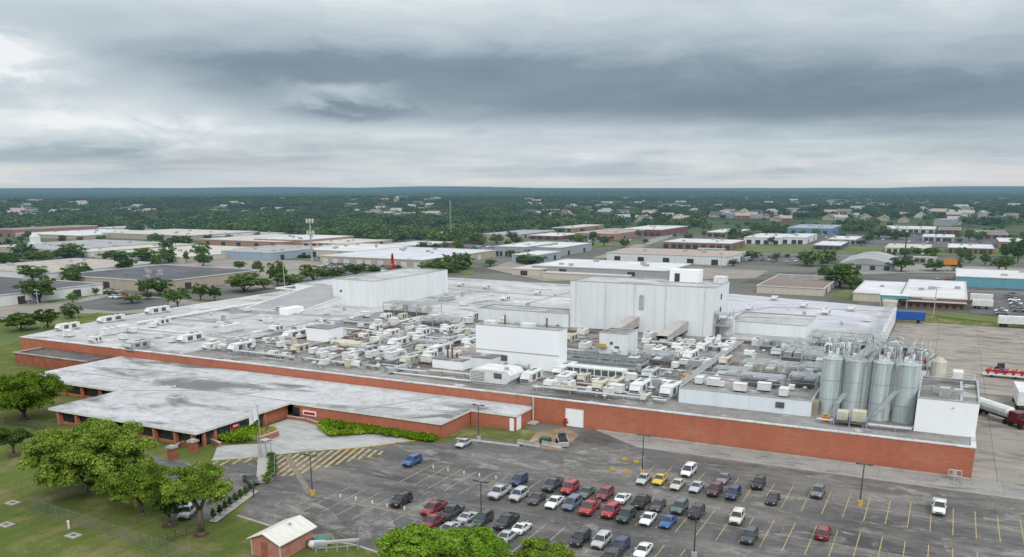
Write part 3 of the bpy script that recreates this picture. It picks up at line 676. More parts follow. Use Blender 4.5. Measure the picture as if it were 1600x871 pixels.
# planting walls and gate piers on the plaza
def garden_wall(name, px, h, w, label, cap=True):
    pts = [G(*p) for p in px]; b = MB(); c = MB(); x0, y0 = pts[0]
    t = thing(name, label, 'garden wall', (x0, y0, 0))
    for a, d in zip(pts, pts[1:]):
        L = math.hypot(d[0]-a[0], d[1]-a[1]); an = math.atan2(d[1]-a[1], d[0]-a[0]); m = ((a[0]+d[0])/2-x0, (a[1]+d[1])/2-y0)
        b.obox(m, L+w*.5, w, 0, h, an); c.obox(m, L+w*.6, w+.1, h, h+.1, an)
    b.build('brick_wall', MT['brick'], t); c.build('coping', MT['kerb'], t)
garden_wall('planter_wall', [(407, 692), (434, 682)], 1.0, .5, 'short brick planter wall at the tip of the hedge bed by the flagpole')
garden_wall('planter_wall', [(450, 655), (478, 659), (500, 666), (505, 662)], .6, .4, 'brick planter wall curving round the bed by the office entrance')
garden_wall('planter_wall', [(320, 688), (344, 698)], .7, .4, 'low brick wall at the hedge bed under the corner of the roof')
garden_wall('planter_wall', [(668, 684), (682, 678), (690, 676)], .8, .45, 'low brick wall where the hedge bed ends by the plaza')
garden_wall('seat_wall', [(268, 707), (282, 698), (300, 692)], .7, .45, 'curved brick seat wall on the lawn beside the gate piers')
for (px, lab) in (((270, 718), 'brick gate pier with pale cap closest to the big spreading tree'), ((303, 708), 'brick gate pier with pale cap nearer the office corner')):
    x, y = G(*px); t = thing('gate_pier', lab, 'gate pier', (x, y, 0), group='brick gate piers on the lawn')
    b = MB(); b.box(-.55, .55, -.55, .55, 0, 2.0); b.build('brick_shaft', MT['brickdk'], t)
    b = MB(); b.box(-.75, .75, -.75, .75, 2.0, 2.3); b.box(-.5, .5, -.5, .5, 2.3, 2.45); b.build('cap', MT['kerb'], t)
# ------------------------------------------------------------------ rooftop equipment
ORD = ['first', 'second', 'third', 'fourth', 'fifth', 'sixth', 'seventh', 'eighth', 'ninth', 'tenth', 'eleventh', 'twelfth', 'thirteenth', 'fourteenth', 'fifteenth', 'sixteenth', 'seventeenth', 'eighteenth', 'nineteenth', 'twentieth', 'twenty-first', 'twenty-second', 'twenty-third', 'twenty-fourth']
def make_unit(kind):
    t = thing('rooftop_unit', 'rooftop air unit', 'rooftop unit', (0, 0, RZ), group='packaged air units on the factory roof')
    body = MT['cream_paint'] if kind == 'cream' else (MT['galv'] if kind == 'steel' else MT['white_paint'])
    L, W, H = {'long': (9.5, 2.6, 2.3), 'short': (5.2, 2.5, 2.1), 'cream': (6.2, 2.4, 2.2), 'steel': (6.8, 3.2, 2.0), 'box': (3.4, 2.4, 1.9)}[kind]
    w, l = W/2, L/2
    b = MB(); b.box(-w+.1, w-.1, -l+.1, l-.1, 0, .4); b.build('curb', MT['grey_metal'], t)
    b = MB(); b.box(-w, w, -l*.78, l, .4, H); 
    for k in range(1, int(L/1.4)):
        y = -l*.5+k*1.4
        if y < l-.3: b.box(w, w+.03, y-.05, y+.05, .45, H-.06); b.box(-w-.03, -w, y-.05, y+.05, .45, H-.06)
    b.box(-w-.08, w+.08, -l*.78-.06, l+.08, H, H+.1); b.build('cabinet', body, t)
    # intake hood, wedge shaped, at the end towards the front wall
    b = MB(); b.extr_x([(-l*.78-.02, .6), (-l*.78-.02, H-.12), (-l*.80-.3, H-.16), (-l-.12, H*.55), (-l-.12, .7)], -w*.86, w*.86); b.build('intake_hood', body, t)
    for ya, yb_ in ((-.55, -.12), (.2, .62)):
        b = MB(); b.quad((w+.035, l*ya, .75), (w+.035, l*yb_, .75), (w+.035, l*yb_, H-.3), (w+.035, l*ya, H-.3)); b.build('grille', MT['grille'], t)
    b = MB(); b.box(-w*.75, w*.75, -l-.16, -l-.12, .8, H*.52); b.build('grille', MT['grille'], t)
    for fy in ((.12, .55) if L > 4 else (.3,)):
        b = MB(); b.tube((0, l*fy, H+.1), (0, l*fy, H+.3), w*.62, w*.58, n=12); b.tube((0, l*fy, H+.3), (0, l*fy, H+.33), w*.5, n=12, m=1); b.build('fan', [body, MT['dark_metal']], t)
    if kind in ('long', 'steel'):
        b = MB(); b.tube((w+.1, l*.7, .5), (w+1.2, l*.7, .5), .28, n=8); b.tube((w+1.2, l*.7, .78), (w+1.2, l*.7, 0), .28, n=8); b.build('duct', MT['galv'], t)
    freeze(t); return t
UNITS = {}
def roof_units():
    spec = [ # x, y in survey pixels at the unit's foot, kind
        (106, 516, 'long'), (174, 503, 'long'), (246, 490, 'long'), (183, 522, 'long'), (254, 508, 'short'), (299, 534, 'long'), (362, 519, 'long'), (378, 549, 'long'), (432, 518, 'short'), (462, 527, 'long'), (331, 546, 'short'),
        (470, 551, 'cream'), (548, 562, 'short'), (603, 500, 'short'), (588, 518, 'short'), (619, 560, 'long'), (640, 568, 'cream'), (661, 550, 'cream'), (622, 541, 'long'), (661, 525, 'short'), (640, 513, 'steel'), (700, 519, 'short'),
        (722, 524, 'cream'), (687, 552, 'long'), (672, 562, 'short'), (655, 535, 'short'), (600, 551, 'box'), (575, 552, 'steel'), (568, 530, 'box'), (520, 523, 'box'), (700, 538, 'steel'), (733, 540, 'short'), (612, 526, 'short'),
        (830, 596, 'long'), (882, 583, 'long'), (886, 597, 'long'), (892, 534, 'cream'), (911, 523, 'short'), (938, 610, 'cream'), (962, 606, 'cream'), (1000, 612, 'long'), (1014, 531, 'short'), (1010, 540, 'box'), (1026, 558, 'long'), (1047, 618, 'long'),
        (1016, 590, 'steel'), (1078, 562, 'long'), (1097, 549, 'short'), (1109, 540, 'short'), (1040, 540, 'short'), (1133, 570, 'cream'), (1184, 541, 'short'), (1215, 555, 'steel'), (860, 606, 'box'), (915, 545, 'short'), (1058, 548, 'short'), (990, 570, 'box'), (1240, 560, 'cream'),
        (790, 470, 'short'), (840, 462, 'box'), (760, 452, 'box'), (720, 448, 'box'), (1210, 470, 'box'), (1290, 492, 'short'), (1330, 487, 'box'), (1255, 482, 'box'), (1170, 486, 'box'), (420, 505, 'box'), (150, 536, 'box'), (215, 545, 'steel'),
        (700, 470, 'steel'), (725, 478, 'box'), (740, 498, 'short'), (680, 500, 'box'), (505, 560, 'box'), (560, 575, 'box'), (1140, 545, 'short'), (1170, 560, 'box'), (1252, 545, 'box')]
    ents = []
    for (x, y, k) in spec:
        X, Y = G(x, y, RZ); ents.append([X, Y, k])
    bands = [(0, 157, 'behind the front parapet'), (157, 165, 'in the second line from the parapet'), (165, 176, 'in the third line from the parapet'), (176, 190, 'level with the bright penthouse'), (190, 206, 'level with the little plant room'),
             (206, 228, 'in the roof yard'), (228, 262, 'beside the tall block'), (262, 400, 'on the far empty roof')]
    look = {'long': 'long white air unit', 'short': 'short white air unit', 'cream': 'cream air unit', 'steel': 'broad steel cooler', 'box': 'boxy white unit'}
    count = {}
    for X, Y, k in sorted(ents):
        bd = next(q for q in bands if q[0] <= Y < q[1])[2]; n = count.get((k, bd), 0); count[(k, bd)] = n+1
        lab = f'{look[k]} {bd}, {ORD[n]} such from the left'
        if k not in UNITS:
            u = UNITS[k] = make_unit(k); u.location = (X, Y, RZ+.02); u.scale = (.88,)*3; u['label'] = lab; u.rotation_euler.z = R(rnd.uniform(-2, 2))
        else: dup(UNITS[k], (X, Y, RZ+.02), R(rnd.choice((0, 0, 0, 180))+rnd.uniform(-2, 2)), lab, sc=(rnd.uniform(.8, .95), rnd.uniform(.68, .98), rnd.uniform(.72, .95)))
roof_units()
def extra_units():
    r = random.Random(41)
    for k in range(58):
        x, y = r.choice((r.uniform(-166, -100), r.uniform(-72, -46))), r.uniform(152, 226)
        if x > -76 and 168 < y < 187: continue
        if -152 < x < -142 and 176 < y < 186: continue
        kd = r.choice(('box', 'short', 'steel', 'box', 'cream')); w = {'box': 'boxy white', 'short': 'short white', 'steel': 'squat steel', 'cream': 'small cream'}[kd]; wh = 'before the sloping roof' if x < -100 else 'near the small plant room'
        dup(UNITS[kd], (x, y, RZ+.02), R(r.choice((0, 90, 180, 0))+r.uniform(-2, 2)), f'{w} unit wedged among the bigger air units {wh}', f'{w} units wedged among the air units {wh}', sc=(r.uniform(.5, .8), r.uniform(.45, .75), r.uniform(.5, .85)))
extra_units()

# vents, curbs and small gear scattered over the roof
def small_gear():
    def vent():
        t = thing('roof_vent', 'vent', 'vent', (0, 0, RZ), group='mushroom vents on the factory roof'); b = MB(); b.tube((0, 0, 0), (0, 0, .7), .28, n=8); b.build('pipe', MT['galv'], t)
        b = MB(); b.tube((0, 0, .62), (0, 0, .95), .55, .2, n=10); b.build('hood', MT['galv'], t); freeze(t); return t
    def fan():
        t = thing('exhaust_fan', 'fan', 'exhaust fan', (0, 0, RZ), group='upblast exhaust fans on the factory roof'); b = MB(); b.box(-.6, .6, -.6, .6, 0, .5); b.build('curb', MT['grey_metal'], t)
        b = MB(); b.tube((0, 0, .5), (0, 0, 1.3), .5, .72, n=10); b.tube((0, 0, 1.3), (0, 0, 1.33), .6, n=10, m=1); b.build('fan_housing', [MT['galv'], MT['dark_metal']], t); freeze(t); return t
    def chest():
        t = thing('equipment_box', 'box', 'equipment box', (0, 0, RZ), group='small equipment boxes on the factory roof'); b = MB(); b.box(-.9, .9, -.6, .6, .25, 1.2); b.box(-.95, .95, -.65, .65, 1.2, 1.27); b.build('case', MT['white_paint'], t)
        b = MB()
        for sx in (-.7, .7):
            for sy in (-.45, .45): b.box(sx-.06, sx+.06, sy-.06, sy+.06, 0, .25)
        b.build('foot', MT['dark_metal'], t); freeze(t); return t
    protos = {'vent': vent(), 'fan': fan(), 'chest': chest()}
    used = set(); r = random.Random(11); n = 0
    zones = [((-215, -170), (152, 230), 30, 'on the quiet roof at the end with the brick annex'), ((-168, -100), (150, 228), 120, 'among the air units before the sloping roof'), ((-72, -44), (150, 226), 52, 'among the air units near the small plant room'),
             ((-41, -19), (157, 170), 12, 'on the blotched roof of the long low block'), ((-42, -16), (174, 238), 48, 'in the jumble of gear behind the silos'), ((-165, -100), (245, 320), 14, 'on the wide empty roof past the tall white block'), ((-50, -18), (265, 312), 7, 'on the pale lilac roof')]
    for (xa, xb), (ya, yb), cnt, lab in zones:
        for _ in range(cnt):
            k = r.choice(('vent', 'vent', 'fan', 'chest', 'chest')); x, y = r.uniform(xa, xb), r.uniform(ya, yb)
            z = 7.66 if lab.startswith('on the blotched') else RZ
            full = {'vent': 'galvanised mushroom vent ', 'fan': 'galvanised exhaust fan ', 'chest': 'small white equipment box '}[k]+lab
            if k not in used: used.add(k); o = protos[k]; o.location = (x, y, z); o['label'] = full; o['group'] = {'vent': 'mushroom vents ', 'fan': 'exhaust fans ', 'chest': 'small equipment boxes '}[k]+lab
            else: o = dup(protos[k], (x, y, z), R(r.choice((0, 90))+r.uniform(-3, 3)), full, sc=r.uniform(.8, 1.5)); o['group'] = {'vent': 'mushroom vents ', 'fan': 'exhaust fans ', 'chest': 'small equipment boxes '}[k]+lab
small_gear()

def one(name, mb, mats, label, cat, group=None): 
    o = mb.build(name, mats); return tag(o, label, cat, group)
def pipe_run(pts, r, n, gap, label, m='galv', name='pipe_run', axis='y', post=True):
    x0, y0, z0 = pts[0]; t = thing(name, label, 'pipe run', (x0, y0, z0))
    for k in range(n):
        ox, oy = (k*gap, 0) if axis == 'x' else (0, k*gap)
        b = MB(); b.path([(p[0]-x0+ox, p[1]-y0+oy, p[2]-z0) for p in pts], r, 6); b.build('pipe', MT[m], t)
    if post:
        b = MB()
        for a, c in zip(pts, pts[1:]):
            L = math.dist(a, c); q = max(1, int(L/5))
            for i in range(q):
                f = (i+.5)/q; x = a[0]+(c[0]-a[0])*f-x0; y = a[1]+(c[1]-a[1])*f-y0; z = a[2]+(c[2]-a[2])*f-z0
                if abs(c[2]-a[2]) < .4: 
                    if axis == 'y': b.box(x-.06, x+.06, y-.2, y+gap*(n-1)+.2, RZ-z0, z-r)
                    else: b.box(x-.2, x+gap*(n-1)+.2, y-.06, y+.06, RZ-z0, z-r)
        if b.f: b.build('support', MT['rust' if m == 'rust' else 'grey_metal'], t)
    return t
pipe_run([(-152, 154.5, 5.9), (-98, 153.8, 5.9)], .14, 3, .45, 'three silvery pipes running low behind the parapet toward the penthouse')
pipe_run([(-98, 155.5, 6.0), (-86.5, 155.5, 6.0), (-86.5, 170, 6.0)], .16, 2, .5, 'pair of pipes turning toward the penthouse wall', 'cream_paint')
pipe_run([(-72, 152.6, 5.7), (-44, 152.6, 5.7)], .13, 3, .4, 'three thin pipes along the parapet by the small plant room')
pipe_run([(-17, 151.6, 5.7), (-2, 151.6, 5.7)], .13, 3, .4, 'thin pipes along the parapet under the silos')
pipe_run([(-46, 160, 6.1), (-46, 222, 6.1)], .16, 4, .5, 'four pipes running away toward the stair tower', axis='x')
pipe_run([(-112, 160, 6.1), (-112, 226, 6.1)], .15, 3, .5, 'three pipes running away past the cream units', axis='x')
pipe_run([(-140, 158, 6.0), (-140, 214, 6.0)], .15, 2, .5, 'two rusty pipes running away beside the white plant hut', 'rust', axis='x')
pipe_run([(-170, 205.5, 5.8), (-120, 205.5, 5.8)], .15, 3, .5, 'pipes crossing the roof before the sloping roof')
pipe_run([(-126, 190.5, 6.2), (-76, 190.5, 6.2)], .17, 3, .5, 'pipes crossing the roof behind the penthouse')
pipe_run([(-66, 210.5, 6.2), (-45, 210.5, 6.2)], .17, 3, .5, 'pipes crossing the roof yard near the tall block')
pipe_run([(-205, 262, 6.0), (-235, 262, 6.0), (-235, 285, 6.0)], .35, 1, 1, 'fat white duct elbow beside the lower pale block', 'white_paint', 'duct')
pipe_run([(-212, 176, 5.7), (-212, 250, 5.7)], .4, 1, 1, 'long fat pale duct running away over the quiet roof', 'white_paint', 'duct', 'x')

# thin gas and condensate lines on sleepers between the units
def thin_lines():
    r = random.Random(17)
    for k in range(95):
        x, y = r.uniform(-166, -48), r.uniform(152, 228)
        if -97 < x < -66 and y > 166: continue
        L = r.uniform(6, 24); ax = r.random() < .5; pts = [(x, y, RZ+.35), (x+(L if ax else 0), y+(0 if ax else L), RZ+.35)]
        m = r.choice(('galv', 'white_paint', 'rust', 'grey_metal')); w = {'galv': 'silvery', 'white_paint': 'white', 'rust': 'rusty', 'grey_metal': 'grey'}[m]
        t = pipe_run(pts, r.uniform(.09, .2), r.choice((1, 1, 2)), .45, f'thin {w} pipe on sleepers between the air units', m, axis='y' if ax else 'x'); t['group'] = f'{w} pipes on sleepers between the air units'
    for k in range(34):
        x, y = r.uniform(-160, -50), r.uniform(156, 226)
        if -98 < x < -65 and y > 164: continue
        t = thing('roof_duct', 'boxy pale duct lying between the air units', 'duct', (x, y, RZ), r.choice((0, 1.571)), group='boxy ducts between the air units'); L = r.uniform(3, 8)
        b = MB(); b.box(-L/2, L/2, -.5, .5, .3, 1.2); b.box(L/2-1, L/2, -.45, .45, 1.2, 2.0); b.build('duct', MT[r.choice(('galv', 'white_paint', 'cream_paint', 'grey_metal'))], t)
        b = MB(); b.box(-L/2+.5, -L/2+.7, -.5, .5, 0, .3); b.build('support', MT['dark_metal'], t); b = MB(); b.box(L/2-.7, L/2-.5, -.5, .5, 0, .3); b.build('support', MT['dark_metal'], t)
thin_lines()
# the larger single machines
t = thing('air_handler', 'big white rounded air handler under the bright penthouse wall', 'air handler', (-81.5, 155.3, RZ))
b = MB()
prof = [(-4.4, .5), (4.0, .5), (4.9, 1.4), (4.9, 2.4), (4.2, 3.2), (-3.0, 3.2), (-4.4, 2.8)]
b.v = []; 
for yy in (-3.2, 3.2): b.v += [(x, yy, z) for x, z in prof]
n = len(prof); b.f = [tuple(range(n)), tuple(reversed(range(n, 2*n)))]+[((k+1) % n, k, n+k, n+(k+1) % n) for k in range(n)]; b.mi = [0]*len(b.f)
b.build('housing', MT['white_paint'], t)
b = MB(); b.box(-4.2, 4.2, -3, 3, 0, .5); b.build('skid', MT['grey_metal'], t)
b = MB()
for k in range(7): b.box(-4.2, -1.0, -3.24, -3.2, .8+k*.3, .9+k*.3)
b.box(1.2, 3.0, -3.26, -3.2, 1.6, 2.7); b.build('grille', MT['grille'], t)
b = MB(); b.tube((1.6, 3.0, 2.0), (1.6, 6.2, 2.2), .9, n=10); b.tube((1.6, 6.2, 2.9), (4.6, 6.2, 2.4), .8, n=10); b.tube((3.3, -1.5, 3.2), (3.3, -1.5, 3.8), .5, n=8); b.build('duct', MT['galv'], t)

t = thing('cooling_tower', 'long dark-topped cooling rack with rails before the small plant room', 'cooling tower', (-66.5, 180.5, RZ))
b = MB(); b.box(-8.5, 8.5, -5, 5, .9, 1.5); b.build('deck', MT['grey_metal'], t)
b = MB(); b.box(-8.3, 8.3, -4.8, 4.8, 1.5, 1.75)
for k in range(5): b.tube((-6.6+k*3.3, 0, 1.75), (-6.6+k*3.3, 0, 2.15), 1.2, n=12)
b.build('fan_deck', mat('fan_deck', noisy((.08, .10, .095), (.16, .185, .175), .9), .7), t)
b = MB()
for xx in (-8.3, -4.2, 0, 4.2, 8.3):
    for yy in (-4.8, 4.8): b.box(xx-.12, xx+.12, yy-.12, yy+.12, 0, .9); b.box(xx-.04, xx+.04, yy-.04, yy+.04, 1.75, 2.9)
for yy in (-4.8, 4.8):
    for zz in (2.3, 2.85): b.box(-8.3, 8.3, yy-.035, yy+.035, zz, zz+.06)
for xx in (-8.3, 8.3):
    for zz in (2.3, 2.85): b.box(xx-.035, xx+.035, -4.7, 4.7, zz, zz+.06)
b.build('railing', MT['galv'], t)
t = thing('condenser_bank', 'long pale condenser bank with louvred side in front of the cooling rack', 'condenser', (-64.5, 169.5, RZ))
b = MB(); b.box(-6.5, 6.5, -1.4, 1.4, .4, 2.2); b.build('cabinet', MT['white_paint'], t)
b = MB()
for k in range(8): b.box(-6.3+k*1.6, -5.0+k*1.6, -1.44, -1.4, .7, 1.9)
b.build('grille', MT['grille'], t)
b = MB()
for xx in (-6, -2, 2, 6): b.box(xx-.1, xx+.1, -1.3, 1.3, 0, .4)
b.build('support', MT['rust'], t)
for (x0, x1, y0, y1, h, lab, m) in ((-101.5, -93.6, 162.4, 167.4, 2.0, 'squat white hut with rusty flues beside the penthouse', 'panel2'), (-150.5, -143.2, 178.2, 184.5, 3.4, 'plain white plant hut in the middle of the air units', 'panel2'), (-97.2, -88, 165.5, 170.5, 2.6, 'low white annex hut at the foot of the penthouse', 'panel')):
    t = thing('plant_hut', lab, 'plant hut', ((x0+x1)/2, y0, RZ)); w = (x1-x0)/2
    b = MB(); b.box(-w, w, 0, y1-y0, 0, h); b.build('wall', MT[m], t)
    b = MB(); b.box(-w-.1, w+.1, -.1, y1-y0+.1, h, h+.15); b.build('roof', MT['roofdk'], t)
    if 'flues' in lab:
        for k, hh in enumerate((2.6, 3.2, 1.2, .9)):
            b = MB(); b.tube((-1+k*.9, 2+.5*k, h+.15), (-1+k*.9, 2+.5*k, h+hh), .22, n=8); b.build('flue', MT['rust'], t)
t = thing('duct_assembly', 'beige insulated ducts with elbows among the air units', 'duct', (-130, 172, RZ))
b = MB(); b.tube((-7, 0, 1.3), (2, 0, 1.3), 1.0, n=10); b.tube((2, 0, 1.3), (4, 0, 1.3), .8, n=10); b.tube((-7, 2.5, 1.2), (-2, 2.5, 1.2), .8, n=10); b.path([(4, 0, 1.3), (5.2, 0, 2.6), (5.2, 3, 2.6), (5.2, 3, 0)], .55, 9); b.build('duct', MT['cream_paint'], t)
b = MB()
for xx in (-6, -2, 1.5): b.box(xx-.1, xx+.1, -.9, 3.2, 0, .5)
b.build('support', MT['grey_metal'], t)
def frame_rack(name, x, y, L, W, H, label, m='cream_paint', rows=2, z=RZ):
    t = thing(name, label, 'equipment rack', (x, y, z)); b = MB()
    for xx in np.linspace(-L/2, L/2, max(2, int(L/3))):
        for yy in (-W/2, W/2): b.box(xx-.1, xx+.1, yy-.1, yy+.1, 0, H)
        b.box(xx-.08, xx+.08, -W/2, W/2, H-.16, H)
    for yy in (-W/2, W/2):
        for zz in (H*.5, H): b.box(-L/2, L/2, yy-.07, yy+.07, zz-.14, zz)
    b.build('frame', MT['galv'], t)
    r = random.Random(int(x*13+y)); 
    for k in range(int(L/2.4)):
        h = r.uniform(.8, H*.8); b = MB(); xx = -L/2+1.3+k*2.3
        if r.random() < .55: b.box(xx-.9, xx+.9, -W*.35, W*.35, .2, h+.4)
        else: b.tube((xx, 0, .1), (xx, 0, h+.7), min(.9, W*.3), n=10)
        b.build('vessel', MT[r.choice((m, 'white_paint', 'galv'))], t)
    b = MB()
    for k in range(4): b.tube((-L/2, -W/2+.3+k*W*.22, H+.2), (L/2, -W/2+.3+k*W*.22, H+.2), .12, n=6)
    b.build('pipe', MT['galv'], t)
    b = MB(); b.box(-L/2+.3, L/2-.3, -W/2-.02, -W/2+.04, .4, 1.4); b.build('grille', MT['grille'], t)
    return t
frame_rack('equipment_rack', -152, 232, 17, 8, 3.6, 'big beige steel-framed equipment stack beside the tall sloping-roof block')
frame_rack('equipment_rack', -131, 216, 12, 5, 2.4, 'beige steel-framed rack in front of the low grey-white block')
frame_rack('equipment_rack', -113, 181, 9, 4, 2.2, 'grey steel-framed rack next to the penthouse', 'galv')
frame_rack('equipment_rack', -57, 190, 8, 5, 2.6, 'steel-framed rack past the cooling rack', 'galv')
frame_rack('equipment_rack', -31, 189, 13, 7, 2.6, 'steel-framed rack with white vessels behind the long low block')
frame_rack('equipment_rack', -25, 207, 14, 8, 3.2, 'steel-framed rack farther back behind the silos', 'galv')
frame_rack('equipment_rack', -29, 165, 8, 4, 2.0, 'small rack of gear on the blotched low roof', 'galv', z=7.66)
frame_rack('equipment_rack', -21.8, 168, 5, 4, 2.2, 'narrow rack of gear on the blotched roof next to the silos', 'galv', z=7.66)
frame_rack('equipment_rack', -38, 180, 7, 5, 2.4, 'steel-framed rack of pale vessels next to the orange pump skid', 'silo')
frame_rack('equipment_rack', -20.5, 182, 7, 6, 4.2, 'tall steel-framed rack close behind the silos', 'silo')
frame_rack('equipment_rack', -21, 193, 9, 6, 4.6, 'tallest steel-framed rack behind the silos', 'galv')
frame_rack('equipment_rack', -33, 219, 13, 7, 3.0, 'broad steel-framed rack in front of the long low block', 'white_paint')
frame_rack('equipment_rack', -20, 218, 9, 7, 4.0, 'steel-framed rack near the roof edge behind the silos', 'silo')
frame_rack('equipment_rack', -22, 232, 14, 10, 3.0, 'last rack of pipes and gear by the edge of the roof', 'galv')
for (x, y, lab) in ((-36.5, 193, 'orange pump skid behind the long low block'), (-46.4, 176, 'orange valve stand at the head of the pipe rows')):
    t = thing('pump_skid', lab, 'pump', (x, y, RZ)); b = MB(); b.box(-1.3, 1.3, -.6, .6, 0, .3); b.build('skid', MT['grey_metal'], t)
    b = MB(); b.tube((-1, 0, .8), (.3, 0, .8), .45, n=8); b.tube((.6, 0, .5), (.6, 0, 1.6), .3, n=8); b.build('pump', MT['orange'], t)

# the red derrick and the lamp masts beyond
x, y = G(614, 428)
t = thing('lattice_mast', 'short red lattice mast rising behind the white block', 'mast', (x, y, 0))
b = MB()
for k in range(3):
    a = k*2.094; b.path([(2.4*math.cos(a), 2.4*math.sin(a), 0), (.7*math.cos(a), .7*math.sin(a), 6.5), (.3*math.cos(a), .3*math.sin(a), 10)], .3, 6)
    c = a+2.094
    for z, r0 in ((1.6, 2.0), (3.4, 1.5), (5.2, 1.0), (7, .6)): b.tube((r0*math.cos(a), r0*math.sin(a), z), (r0*math.cos(c)*.8, r0*math.sin(c)*.8, z+1.2), .16, n=5)
b.build('frame', mat('mast_red', noisy((.46, .03, .03), (.36, .03, .03), .5), .5), t)
b = MB(); b.tube((0, 0, 9.8), (0, 0, 10.8), .7, .2, n=8); b.build('head', MT['red_paint'], t)

# ------------------------------------------------------------------ silos
def silos():
    zt = 15.0
    for i, (x, lab) in enumerate(((-16.0, 'pale steel silo standing next to the long low block'), (-12.0, 'pale steel silo, second from the long low block'), (-7.7, 'pale steel silo, second from the bright white end block'), (-3.7, 'pale steel silo standing next to the bright white end block'))):
        t = thing('storage_silo', lab, 'silo', (x, 159.6, RZ), group='tall silos at the front of the factory roof')
        b = MB(); n = 28; prof = [(1.92, 0), (1.92, .3), (1.82, .32), (1.82, zt-RZ), (1.9, zt-RZ), (1.9, zt-RZ+.18), (.4, zt-RZ+.75), (.4, zt-RZ+1.0)]
        b.loft([[(r*math.cos(2*math.pi*k/n), r*math.sin(2*math.pi*k/n), z) for k in range(n)] for r, z in prof]); sh = b.build('shell', MT['silo'], t)
        b = MB()
        for z in (2.9, 6.3): 
            for k in range(n):
                a0, a1 = 2*math.pi*k/n, 2*math.pi*(k+1)/n; b.quad(*[(1.87*math.cos(a), 1.87*math.sin(a), zz) for a, zz in ((a0, z), (a1, z), (a1, z+.12), (a0, z+.12))])
        b.build('hoop', MT['grey_metal'], sh)
        b = MB()
        for k in range(14):
            a = 2*math.pi*k/14; b.tube((1.8*math.cos(a), 1.8*math.sin(a), zt-RZ), (1.8*math.cos(a), 1.8*math.sin(a), zt-RZ+1.15), .035, n=4)
            c = 2*math.pi*(k+1)/14
            for z in (.6, 1.15): b.tube((1.8*math.cos(a), 1.8*math.sin(a), zt-RZ+z), (1.8*math.cos(c), 1.8*math.sin(c), zt-RZ+z), .035, n=4)
        b.build('railing', MT['galv'], t)
        b = MB(); b.tube((.5, .3, zt-RZ+.6), (.5, .3, zt-RZ+1.8), .3, n=8); b.box(-.9, -.3, -.6, 0, zt-RZ+.4, zt-RZ+1.3); b.build('top_filter', MT['white_paint'], t)
        b = MB()
        for sx in (-.22, .22): b.tube((sx+.9, -1.72, .2), (sx+.9, -1.72, zt-RZ+1), .03, n=4)
        for k in range(24): b.tube((.68, -1.72, .4+k*.42), (1.12, -1.72, .4+k*.42), .022, n=4)
        b.build('ladder', MT['galv'], t)
    t = thing('catwalk', 'railed catwalk with filters and bent pipes across the silo tops', 'catwalk', (-9.8, 160.6, 15.6)); b = MB(); b.box(-8.2, 8.2, .2, 1.4, 0, .1); b.build('grating', MT['grille'], t)
    b = MB()
    for k in range(24):
        for yy in (.22, 1.38): b.tube((-8.2+k*.713, yy, .1), (-8.2+k*.713, yy, 1.2), .03, n=4)
    for yy in (.22, 1.38):
        for z in (.65, 1.2): b.box(-8.2, 8.2, yy-.025, yy+.025, z-.025, z+.025)
    b.build('railing', MT['galv'], t); rr = random.Random(9)
    for k in range(14):
        x = -7.6+k*1.15; b = MB()
        if rr.random() < .55: b.box(x-.35, x+.35, 1.6, 2.4, -.2, rr.uniform(.8, 2.0))
        else: b.tube((x, 2.0, -.2), (x, 2.0, rr.uniform(1.2, 2.3)), .36, n=9)
        b.build('filter', MT[rr.choice(('white_paint', 'dark_metal', 'galv', 'grey_metal'))], t)
    for k in range(20):
        x = -8+k*.83; h = rr.uniform(.6, 2.6); b = MB(); b.path([(x, -1.0, -.4), (x, -.6, h), (x+rr.uniform(-.6, .6), 1.8, h+.2), (x+rr.uniform(-1.2, 1.2), 5.5, h-.6), (x, 6.5, -4)], .08, 5); b.build('pipe', MT[rr.choice(('galv', 'white_paint', 'galv', 'dark_metal'))], t)
    # second rank, seen over the first
    for (x, y, h, r_) in ((-14.5, 166.5, 9.2, 1.6), (-10.4, 167, 9.8, 1.6), (-6.2, 167.4, 9.4, 1.6), (-3.4, 175, 8.6, 1.5), (-7.4, 175.2, 8.8, 1.5), (-11.4, 175, 8.2, 1.5)):
        t = thing('storage_tank', f'grey tank half hidden behind the tall silos, {"nearer row" if y < 170 else "farther row"}, '+('by the long low block' if x < -11 else 'by the end block' if x > -6.5 else 'in the middle'), 'tank', (x, y, RZ), group='tanks behind the silos')
        b = MB(); n = 20; b.loft([[(r*math.cos(2*math.pi*k/n), r*math.sin(2*math.pi*k/n), z) for k in range(n)] for r, z in ((r_, 0), (r_, h), (r_*.3, h+.6))]); b.build('shell', MT['silo'], t)
        b = MB()
        for k in range(10):
            a = 2*math.pi*k/10; c = 2*math.pi*(k+1)/10; q = r_*.97; b.tube((q*math.cos(a), q*math.sin(a), h), (q*math.cos(a), q*math.sin(a), h+1.1), .035, n=4); b.tube((q*math.cos(a), q*math.sin(a), h+1.1), (q*math.cos(c), q*math.sin(c), h+1.1), .035, n=4)
        b.tube((0, 0, h+.5), (0, 0, h+1.9), .3, n=8); b.build('railing', MT['galv'], t)
    # conveying pipes down the gaps
    def bundle(pts, n, gap, lab):
        x0, y0, z0 = pts[0]; t = thing('conveying_pipes', lab, 'pipe bundle', (x0, y0, z0))
        for k in range(n):
            b = MB(); b.path([(p[0]-x0+k*gap, p[1]-y0-.02*k, p[2]-z0+.05*k) for p in pts], .075, 6); b.build('pipe', MT['galv'], t)
    bundle([(-14.6, 166, 16.6), (-14.3, 159.4, 16.2), (-13.7, 157.5, 15.0), (-13.7, 157.5, 9.4), (-14.7, 156.6, 7.6), (-15.2, 156.6, 5.1)], 4, .24, 'white conveying pipes falling between the silo by the low block and its neighbour')
